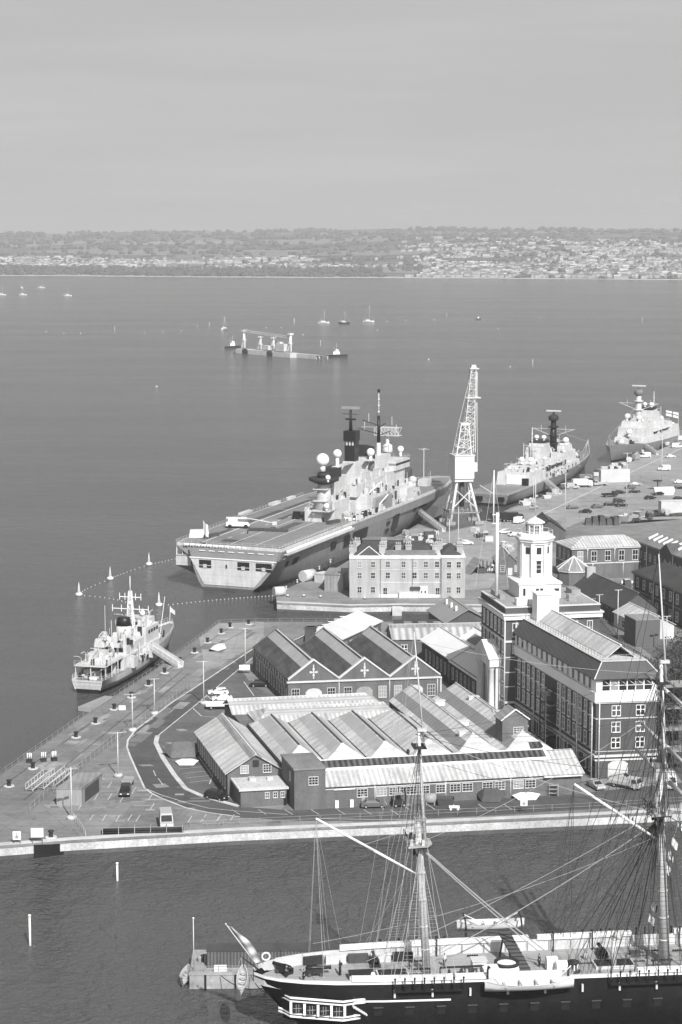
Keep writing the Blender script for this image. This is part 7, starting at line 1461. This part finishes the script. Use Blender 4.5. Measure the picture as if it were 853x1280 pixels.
# standing rigging with ratlines
def shrouds(cf, z_hd, xs, ych, zb, rat=True, r=.045, m=None, dx=0):
    for s in (-1, 1):
        mb = MB(); L_ = []
        for x in xs:
            a = Vector(cf(z_hd, dx))+Vector((0, s*.35, 0)); b = Vector((x, s*(hbw(x)+ych), zb)); mb.tube(a, b, r, n=4, caps=False); L_.append((a, b))
        mb.build('shroud', m or tarred, WS)
        if rat:
            rb_ = MB(); k = 34
            for i in range(1, k):
                t = i/k; p = [a.lerp(b, t) for a, b in L_]
                for u, v in zip(p, p[1:]): rb_.tube(u, v, .022, n=3, caps=False)
            rb_.build('ratline', m or tarred, WS)
shrouds(cm, 23.6, [17.6,19.1,20.6,22.1,23.6], .95, 8.9, True, .045, rope); shrouds(cM, 26.6, [44.0,45.5,47,48.5,50,51.5,53.2,55,56.6], .95, 8.9, True, .07)
def topsh(cf, z0, z1, w_, m):
    for s in (-1, 1):
        mb = MB(); L_ = [(Vector(cf(z1,.7))+Vector((0,s*.2,0)), Vector(cf(z0))+Vector((-1.5+j*.75, s*(w_-.1*j), .3))) for j in range(4)]
        for a, b in L_: mb.tube(a, b, .035, n=4, caps=False)
        for i in range(1, 22):
            p = [a.lerp(b, i/22) for a, b in L_]
            for u, v in zip(p, p[1:]): mb.tube(u, v, .018, n=3, caps=False)
        mb.build('topmast_shroud', m, WS)
topsh(cm, 24.0, 36.3, 2.1, tarred); topsh(cM, 27.0, 43.6, 2.1, tarred)
st_l = MB(); D_ = MB()
def ln(mb, a, b, r=.035, k=.012):
    k = k+.006*R.random(); r = r*R.uniform(.75, 1.3)
    mb.sag(a, b, r, k, 4, 8)
for s in (-1, 1):
    for z, x in ((38,15.5),(50,14.2),(36.5,16.5)): ln(st_l, cm(z,.7), (x, s*(hbw(x)+.6), 8.8), .03, .0)
    for z, x in ((46,42.5),(59,40.5),(44,43.6),(33,41.5),(46,39.0),(27,38.5)): ln(D_, cM(z,.7), (x, s*(hbw(x)+.6), 8.8), .04, .0)
    for z, x in ((33,57.5),(46,59)): ln(D_, cM(z,.7), (x, s*(hbw(x)+.6), 8.8), .04, .0)
ln(st_l, cm(23.5), (37.5,0,8.2), .075, .01); ln(st_l, cm(23.7), (38.3,.5,8.2), .075, .01); ln(st_l, cm(38,.7), cM(26.8), .045, .02); ln(st_l, cm(50,.7), cM(45), .035, .02)
ln(st_l, cM(26), (24,2.5,8.4), .05, .02); ln(st_l, cM(27.2), (14,-2,9.5), .035, .02); ln(D_, cM(27), (85,0,9), .06, .01); ln(D_, cM(45), (90,0,20), .05, .01); ln(st_l, cM(24), (8,5,9.5), .035, .03); ln(st_l, cM(40), cm(24), .03, .03)
gt = W2L(Q(395,1023,239.0)); gT = W2L(Q(718,980,243.5))
for x, y in ((7.4,4.5),(7.6,4.9),(9.6,5.2),(10.2,5.6),(8.4,-4.6),(11.8,5.5)): ln(st_l, tuple(gt), (x, y, 8.5), .026, .0)
ln(st_l, tuple(gt), cm(27), .03, .0); ln(st_l, tuple(gt.lerp(Vector(cm(19.6)), .45)), cm(26), .03, .0)
for x, y in ((38.6,5.8),(39.4,6.0),(36.5,-5.9),(41,6),(42,6)): ln(D_, tuple(gT), (x, y, 8.6), .03, .0)
ln(D_, tuple(gT), cM(33), .035, .0)
for yz, hw_, zz in ((31.2,15,33),(42.6,10.5,46),(35.5,12.5,44)):
    for s in (-1, 1):
        a = (cM(yz)[0]+1.2, s*hw_, yz); ln(D_, a, cM(zz,.7), .03, .0); ln(D_, a, cm(min(yz+4, 38),.3), .028, .03); ln(D_, (a[0], s*hw_*.98, yz-.2), (a[0], s*1.2, yz-.25), .03, .02)
for k in range(26): ln(D_, cM(26.5-k*.1+(k%4)*6,.3), (39+k*.75, (-1)**k*(hbw(50)-.3), 8.4), .03+.012*(k%3), .0)
for k in range(14): ln(st_l, cm(23-k*.1+(k%3)*6,.3), (14.5+k*.8, (-1)**k*(hbw(20)-.3), 8.4), .026, .0)
st_l.build('running_rigging', rope, WS); D_.build('standing_rigging', tarred, WS)
# blocks aloft
for k, (p) in enumerate((cm(24.6), cm(22.9), cM(26.0), cM(25.0), cM(33.6), cm(36.0))): inst(WS, 'pulley_block', MB().ball((0,0,0), .22, 0, 8, 5, 1.5).mesh('pulley_block', [nearblack]), (p[0]-.8, .6*(-1)**k, p[2]))
# signal flags down the mainmast
fp = [(841,1052),(837,1068),(833,1085),(827,1103),(820,1117),(815,1131),(812,1147),(848,1028),(851,1008),(786,1022)]
q0 = [W2L(Q(x, y, 245.6)) for x, y in fp]
hal = MB(); hal.path([tuple(Vector(p)+Vector((.15,0,.6))) for p in q0[:7]]+[(49.5,-5.6,8.6)], .03); hal.path([tuple(Vector(q0[0])+Vector((.15,0,.6))), tuple(Vector(q0[7])+Vector((.15,0,.4))), tuple(Vector(q0[8])+Vector((.15,0,.4))), (58,0,31)], .03); hal.build('signal_halyard', rope, WS)
FWP = WS_M
for i, p in enumerate(q0):
    w = FWP @ p; o = thing('signal_flag', 'signal flag, '+['top one of the string on the great mast','second down the string on the great mast','third down the string on the great mast','fourth down the string on the great mast','fifth down the string on the great mast','sixth down the string on the great mast','lowest of the string on the great mast','lower one on the halyard at the right edge','upper one on the halyard at the right edge','alone left of the great mast fighting top'][i], 'flag', tuple(w), R.uniform(-.3,.3), 'signal flags on the foreground warship')
    f = MB(); w2 = .95; pts = []
    for j in range(6):
        t = j/5; pts += [(t*w2*.75, .22*math.sin(t*6+i), .55-t*.75), (t*w2*.75-.15, .22*math.sin(t*6+i+.6), -.45-t*.75)]
    f.add(pts, [(2*j, 2*j+1, 2*j+3, 2*j+2) for j in range(5)], 0); f.m = [0 if (j+i) % 3 else 1 for j in range(5)] if i % 2 else [0]*5
    f.build('flag_cloth', [white, nearblack], o)
# ensign at the stern
a_ = Q(323,1209,239.2); b2 = Q(284,1157,238.6); es = thing('ensign', 'large furled ensign drooping from the slanting stern staff of the black-hulled warship', 'flag', tuple(a_))
d = b2-a_; m = MB(); m.tube((0,0,0), tuple(d*1.03), .09, .05, 6); m.ball(tuple(d*1.04), .12, 0, 6, 4); m.build('staff', offwhite, es)
m = MB(); pts = []; nn = 16
for j in range(nn+1):
    t = j/nn; c = d*(.98-t*.86); wd = .45+1.6*math.sin(min(1, t*1.15)*2.2)**1.0*(1-.25*t); wd = max(wd, .18)
    for q in range(5): u = q/4; pts.append((c.x+.08+wd*u*.8, c.y+.22*math.sin(u*7+t*4), c.z-wd*u*.15+.08*math.sin(t*12+u*3)))
m.add(pts, [(j*5+q, j*5+q+1, (j+1)*5+q+1, (j+1)*5+q) for j in range(nn) for q in range(4)], 0, True)
fm_e = M('ensign_cloth', .5, .8, .3, 1.6, 'stripe', per=1.5, amt=.5, axis='Z'); m.build('flag_cloth', fm_e, es)
# boats
def boat(name, label, loc, rz, L_=8, mat_=white, inner=offwhite, tilt=None, s=1, covered=False):
    r = thing(name, label, 'boat', loc, rz); ring = []; inn = []
    for k in range(9):
        t = k/8; q = [.12,.62,.88,.98,1,.96,.82,.5,.04][k]; B = L_*.13; sh = .35*(2*t-1)**2
        ring.append([(-L_/2+L_*t,-B*q,1.0+sh),(-L_/2+L_*t,-B*.82*q,.45+sh*.5),(-L_/2+L_*t,-B*.3*q,.05),(-L_/2+L_*t,B*.3*q,.05),(-L_/2+L_*t,B*.82*q,.45+sh*.5),(-L_/2+L_*t,B*q,1.0+sh)])
        inn.append([(p[0]*.97, p[1]*.9, p[2]+(.02 if i in (0, 5) else .12)) for i, p in enumerate(ring[-1])])
    m = MB(); m.loft(ring, 0, caps=False, sm=True); m.build('hull', mat_, r); m = MB(); m.loft(inn, 0, caps=False, sm=True); m.build('lining', inner, r)
    for k in range(4): t = .22+.18*k; x = -L_/2+L_*t; o = MB().box(-.12,.12,-L_*.115,L_*.115,.78,.84).build('thwart', plank, r); o.location = (x,0,0)
    m = MB(); m.path([tuple(Vector(q[0])+Vector((0,-.02,.02))) for q in ring], .05, 5); m.path([tuple(Vector(q[5])+Vector((0,.02,.02))) for q in ring], .05, 5); m.build('gunwale', offwhite, r); r.scale = (s,s,s)
    if tilt: r.rotation_euler = (tilt[0], tilt[1], rz)
    return r
b = boat('rowing_boat', 'small white rowing boat hanging bow-down on a line below the stern of the warship', tuple(Q(303,1232,237.2)), math.radians(-92), 4.8, tilt=(0,.35)); 
o = MB(); A = Vector(L2W(WS, (0.6,.3,8.2))); B2 = Q(302,1196,237.6); 
sp_ = thing('boat_boom', 'dark spar over the stern from which the small rowing boat hangs', 'spar', tuple(A)); o.tube((0,0,0), tuple(B2-A), .1, .07, 6); o.build('spar', nearblack, sp_); o = MB(); o.tube(tuple(B2-A), tuple(Q(303,1222,237.2)-A), .03, n=4); o.tube(tuple(B2-A), tuple(Q(297,1209,237.6)-A), .03, n=4); o.build('boat_fall', rope, sp_)
bf = L2W(WS, (31.9,8.9,9.0)); boat('ships_boat', 'white ship\'s boat hanging from davits beyond the far bulwark', bf, WH_, 9.0)
bn = L2W(WS, (33.6,-8.0,7.3)); boat('ships_boat', 'long white ship\'s boat hanging outside the near bulwark', bn, WH_, 11.2)
def davit(x, y, z0, h, out, m=None, s=1):
    t = MB(); t.tube((x,y,z0),(x,y,z0+h*.75),.14,n=6); t.path([(x,y,z0+h*.75),(x,y+s*out*.3,z0+h*.95),(x,y+s*out,z0+h)], .12, 6); t.build('davit', m or nearblack, WS)
for x in (28.2, 35.6): davit(x, 6.6, 7, 4.4, 2.2); 
for x in (28.6, 38.8): davit(x, -6.6, 6.5, 3.8, 1.4, s=-1)
t = MB(); t.tube((28.2,8.8,11.3),(31.0,8.8,9.9),.06,n=4); t.tube((35.6,8.8,11.3),(32.9,8.8,9.9),.06,n=4); t.tube((28.6,-8,10.2),(30.4,-8,8.2),.05,n=4); t.tube((38.8,-8,10.2),(36.8,-8,8.2),.07,n=4); t.build('boat_fall', white, WS)
# deck furniture (fixed parts of the ship)
def dp(name, fn, m, x=0, y=0, z=6.9, rz=0):
    b = MB(); fn(b); o = b.build(name, m, WS); o.location = (x,y,z); o.rotation_euler = (0,0,rz); return o
def cannon(x, y, rz):
    r = thing('cannon', '', 'cannon', L2W(WS, (x,y,6.92)), WH_+rz, 'cannons on the warship deck'); m = MB(); pr = [(0,-1.6),(.18,-1.55),(.34,-1.3),(.36,-.4),(.27,.2),(.21,1.4),(.26,1.5),(.25,1.7),(.1,1.72)]
    ring = [[(z_, q*math.cos(a*.524), .95+q*math.sin(a*.524)) for a in range(12)] for q, z_ in pr]; m.loft(ring, closed=True, sm=True); m.build('barrel', black, r)
    m = MB(); m.box(-1.5,.7,-.5,-.32,.25,.9); m.box(-1.5,.7,.32,.5,.25,.9); m.box(-1.4,.6,-.4,.4,.25,.4); m.build('carriage', nearblack, r); wm = MB().tube((0,-.08,0),(0,.08,0),.24,n=12).mesh('wheel', [steeld])
    for a in (-1.1,.4):
        for b in (-.6,.6): inst(r, 'wheel', wm, (a,b,.24))
    return r
cannon(8.2,.8,-.0)['label'] = 'large black cannon on its carriage near the stern of the warship deck'; cannon(15.8,3.6,1.57)['label'] = 'black cannon pointing at the far bulwark left of the nearer mast'; cannon(45.5,3.4,1.57)['label'] = 'black cannon pointing at the far bulwark beside the ventilator cowl'; cannon(3.8,2.0,2.3)['label'] = 'smaller black cannon tucked in the curve of the stern'
dp('skylight', lambda b: (b.box(-1.5,1.5,-.8,.8,0,.7,1), b.add([(-1.6,-.95,.7),(1.6,-.95,.7),(1.6,.95,.7),(-1.6,.95,.7),(-1.6,0,1.15),(1.6,0,1.15)],[(0,1,5,4),(3,2,5,4),(0,4,3),(1,2,5)],0)), [glass, offwhite], 13.5, -.8)
dp('hatch_coaming', lambda b: (b.box(-2,2,-1.2,1.2,0,.35,0), b.box(-1.8,1.8,-1.0,1.0,.35,.42,1)), [offwhite, nearblack], 17.6, -.3); dp('hatch_coaming', lambda b: (b.box(-2.6,2.6,-1.3,1.3,0,.4,0), b.box(-2.4,2.4,-1.1,1.1,.4,.47,1)), [offwhite, nearblack], 46.2, -.2)
dp('steering_wheel', lambda b: ([b.tube((.0,.75*math.cos(a*.785),1.1+.75*math.sin(a*.785)),(.0,.75*math.cos(a*.785+.785),1.1+.75*math.sin(a*.785+.785)),.06,n=4) for a in range(8)], [b.tube((0,0,1.1),(0,.95*math.cos(a*.785),1.1+.95*math.sin(a*.785)),.035,n=4) for a in range(8)], b.box(-.15,.15,-.12,.12,0,1.1)), nearblack, 11.0, .4)
for k in range(7): dp('hanging_coil', lambda b: (b.tube((0,0,1.5),(0,0,.4),.16,.26,6), b.tube((0,0,1.75),(0,0,1.5),.05,n=4)), nearblack if k % 2 else rope, 23.6+k*.75, -3.2)
dp('fife_rail', lambda b: (b.box(0,5.6,-.12,.12,1.75,1.95), [b.tube((x,0,0),(x,0,1.8),.09,n=5) for x in (0,2.8,5.6)]), nearblack, 23.2, -3.2)
for a, l in (((-.9,-1.4),0),((-.9,1.4),0)): dp('pin_rail', lambda b: (b.box(-1.2,1.2,-.1,.1,1.0,1.15), [b.tube((x*.4,0,.75),(x*.4,0,1.4),.04,n=4) for x in range(-3,4)], [b.tube((x,0,0),(x,0,1.1),.08,n=5) for x in (-1.1,1.1)]), nearblack, 22+a[0], a[1]); dp('pin_rail', lambda b: (b.box(-1.4,1.4,-.1,.1,1.0,1.15), [b.tube((x*.4,0,.75),(x*.4,0,1.4),.04,n=4) for x in range(-3,4)], [b.tube((x,0,0),(x,0,1.1),.08,n=5) for x in (-1.1,1.1)]), nearblack, 53+a[0], a[1]*1.2)
dp('white_locker', lambda b: (b.box(-.9,.9,-.8,.8,0,2.1), b.box(-1,1,-.9,.9,2.1,2.2)), offwhite, 28.4, -1.6); dp('white_locker', lambda b: (b.box(-.9,.9,-.7,.7,0,1.8), b.box(-1,1,-.8,.8,1.8,1.9)), white, 29.5, -3.6)
dp('conning_tower', lambda b: (b.lathe((0,0,0), [(1.55,0),(1.55,1.5)], 16, 0), b.lathe((0,0,1.5), [(1.62,0),(1.62,.35),(1.35,.36),(1.33,.08),(.1,.06)], 16, 1), b.lathe((0,0,1.6), [(1.2,0),(1.2,.05)], 16, 0), b.box(-1.3,1.3,-1.65,-1.5,.1,1.5,0)), [white, nearblack], 31.9, -2.0)
dp('bridge_platform', lambda b: (b.box(-1.2,1.2,-4.6,4.2,2.7,2.85,0), [b.tube((x,y,0),(x,y,2.7),.08,n=4,m=0) for x in (-1,1) for y in (-4.4,0,4)], [b.tube((x,-4.6,3.8),(x,4.2,3.8),.04,n=4,m=0) for x in (-1.2,1.2)], [b.tube((x,-4.6+k*1.1,2.8),(x,-4.6+k*1.1,3.8),.035,n=4,m=0) for x in (-1.2,1.2) for k in range(9)]), steeld, 34.2, .8) if 0 else None
dp('brow_plank', lambda b: (b.add([(-.75,3.3,3.8),(.75,3.3,3.8),(2.6,-3.6,.3),(1.1,-3.6,.3),(-.75,3.3,3.6),(.75,3.3,3.6),(2.6,-3.6,.1),(1.1,-3.6,.1)],[(0,1,2,3),(7,6,5,4),(0,3,7,4),(1,5,6,2)],0), [b.tube((-.75+1.85*k/12,3.3-6.9*k/12,3.9-3.5*k/12),(.75+1.85*k/12,3.3-6.9*k/12,3.9-3.5*k/12),.06,n=4,m=1) for k in range(13)], b.tube((-.6,3.2,0),(0,3.2,3.7),.12,n=5,m=1), b.tube((.9,3.2,0),(.3,3.2,3.7),.12,n=5,m=1)), [steeld, nearblack], 32.6, .2)
for x, y in ((38.0,-.6),(38.9,-2.2)): dp('companion_hood', lambda b: b.loft([[(xx, .75*math.cos(a*math.pi/8), 1.0+.75*math.sin(a*math.pi/8)) for a in range(9)]+[(xx,-.75,0),(xx,.75,0)] for xx in (-.7,.7)], closed=True), white, x, y)
dp('capstan', lambda b: (b.lathe((0,0,0), [(.95,0),(.95,.15),(.6,.25),(.5,1.0),(.75,1.15),(.75,1.35),(.2,1.4)], 12, 0), [b.cb((.62*math.cos(k*.785),.62*math.sin(k*.785),.3),.08,.16,.7,1,k*.785) for k in range(8)]), [nearblack, white], 40.6, -1.6)
dp('ventilator_cowl', lambda b: (b.tube((0,0,0),(0,0,3.9),.36,n=14), b.lathe((0,0,0),[(.6,0),(.5,.25),(.36,.3)],14), b.path([(0,0,3.8),(.05,0,4.2),(.3,-.1,4.45)],.42,12), b.tube((.0,0,4.25),(.75,-.3,4.45),.42,.62,14)), mastw, 46.0, -1.6+.6)
dp('binnacle', lambda b: (b.lathe((0,0,0), [(.35,0),(.25,.2),(.25,.9),(.35,1.0),(.2,1.35)], 10)), white, 14.8, -2.6); dp('rope_coil', lambda b: [b.lathe((0,0,k*.1),[(.55,0),(.62,.05),(.55,.1)],14) for k in range(3)], rope, 19.4, -3.8)
dp('cable_chain', lambda b: [b.tube((k*.4,.05*(k%2),.08),(k*.4+.4,.05*((k+1)%2),.08),.08,n=5) for k in range(30)], nearblack, 38.6, .8)
dp('cask', lambda b: b.lathe((0,0,0), [(.3,0),(.38,.4),(.3,.85)], 10), plank, 43.2, 2.5); dp('lifebuoy', lambda b: [b.tube((.5*math.cos(a*.524),0,.6+.5*math.sin(a*.524)),(.5*math.cos(a*.524+.524),0,.6+.5*math.sin(a*.524+.524)),.12,n=6) for a in range(12)], white, 1.8, 3.0, 8.2)
for k in range(5): dp('bulwark_locker', lambda b: b.box(-1.3,1.3,-.35,.35,0,1.1), (nearblack, offwhite, steeld, offwhite, nearblack)[k], 8+k*2.9, hbw(10)-.8)
for k in range(22):
    x = 16+k*2.9; dp('bulwark_stanchion', lambda b: b.box(-.08,.08,-.12,.0,0,1.4), steel, x, hbw(x)-.24)
for x in (24.2,39.6,44.8,56.5,61): dp('belfry_post', lambda b: (b.tube((0,0,0),(0,0,2.6),.1,n=6), b.ball((0,0,2.6),.18,0,8,5)), nearblack, x, 5.6)
rq = random.Random(77)
for k in range(26):
    x = rq.uniform(5, 60); y = rq.choice((-1, 1))*rq.uniform(2.2, 5.0)
    kind = k % 4
    if kind == 0: dp('rope_coil', lambda b: [b.lathe((0,0,j*.09),[(.4,0),(.46,.04),(.4,.09)],12) for j in range(3)], rope, x, y)
    elif kind == 1: dp('deck_locker', lambda b: (b.box(-.7,.7,-.35,.35,0,.7), b.box(-.75,.75,-.4,.4,.7,.76)), rq.choice((offwhite, steeld, plank)), x, y)
    elif kind == 2: dp('bucket', lambda b: b.lathe((0,0,0),[(.18,0),(.25,.35)],10), nearblack, x, y)
    else: dp('shot_rack', lambda b: [b.ball((j*.3-.6,0,.15),.15,0,8,5) for j in range(5)], black, x, y)
small_ = lambda p: L2W(WS, p)
person(small_((6.2,-1.6,6.92)), 1.9, 'person in dark clothes at the stern of the warship, left of the big cannon', True, 1); person(small_((4.2,.2,6.92)), .8, 'person in dark clothes in the curve of the stern, nearest the ensign staff')
person(small_((36.6,.3,6.92)), -1.2, 'person in dark clothes between the sloping brow and the white hoods'); person(small_((58.0,-1.5,6.92)), 2.4, 'person in dark clothes right of the great mast'); person(small_((24.6,1.8,6.92)), .4, 'person in light clothes standing right of the nearer mast', False)
# ---------------- pontoon beside the warship
pn = thing('mooring_pontoon', 'concrete pontoon with a pale front wall moored behind the warship stern', 'pontoon', (-20.2, 253.2, 0), .02); m = MB(); m.box(0,24,0,9,-1,2.1); m.box(-.1,24.1,-.1,.3,1.9,2.3); m.build('deck', concrete, pn); m = MB(); [m.box(2+k*4,2.25+k*4,-.2,0,-.6,2.0) for k in range(6)]; m.build('fender', rubber, pn)
cs = thing('corrugated_store', 'long dark corrugated store standing on the pontoon behind the warship stern', 'store', (-18.0, 255.4, 2.1), .02); m = MB(); m.box(0,21,0,2.6,0,2.3); m.build('wall', M('dark_corrugated', .13, .6, .2, .8, 'stripe', per=.45, amt=.5), cs); m = MB(); m.box(-.1,21.1,-.1,2.7,2.3,2.42); m.build('roof', steeld, cs)
board(0,0,'white name board standing on the pontoon front beside the small rowing boat',1.7,.9,zb=.1); o = [q for q in COL.objects if q.name.startswith('sign_board') and not q.parent][-1]; o.location = (-16.1,253.7,2.15)
lk = thing('pontoon_light', 'thin white pole with a lamp at the left end of the pontoon', 'lamp', (-19.7,254.4,2.1)); m = MB(); m.tube((0,0,0),(0,0,7.2),.07,n=6); m.build('pole', offwhite, lk); m = MB(); m.ball((0,0,7.3),.15,0,8,5); m.build('lamp_head', white, lk)
boat('tender', 'small pale open launch lying against the left end of the pontoon', (-20.9,255.6,.2), 1.5, 5.2)
for k in range(5): small('fuel_drum', 250+k*3.6, 1202, 'dark fuel drum in the row on the pontoon left of the corrugated store', 'drum', lambda x: x.lathe((0,0,0),[(.3,0),(.32,.05),(.3,.3),(.32,.35),(.3,.9)],12), nearblack if k % 2 else steel, 0, 2.1-G)['group'] = 'fuel drums on the pontoon'
fence([(-20.0,253.5,2.1),(-9,253.7,2.1)], 'thin railing along the front of the pontoon', 1.8, 1.0)
for k, (a, b) in enumerate((((1.2,-.5,6.0),(-16,252.9)),((2.0,.5,5.0),(-12,252.9)))):
    A = Vector(L2W(WS, a)); ml = MB(); B3 = Vector((b[0], b[1], 2.0)); o = thing('mooring_line', 'dark mooring line from the warship stern to the pontoon, %s' % ('left one','right one')[k], 'rope', tuple(A)); ml.sag((0,0,0), tuple(B3-A), .06, .05); ml.build('rope', tarred, o)
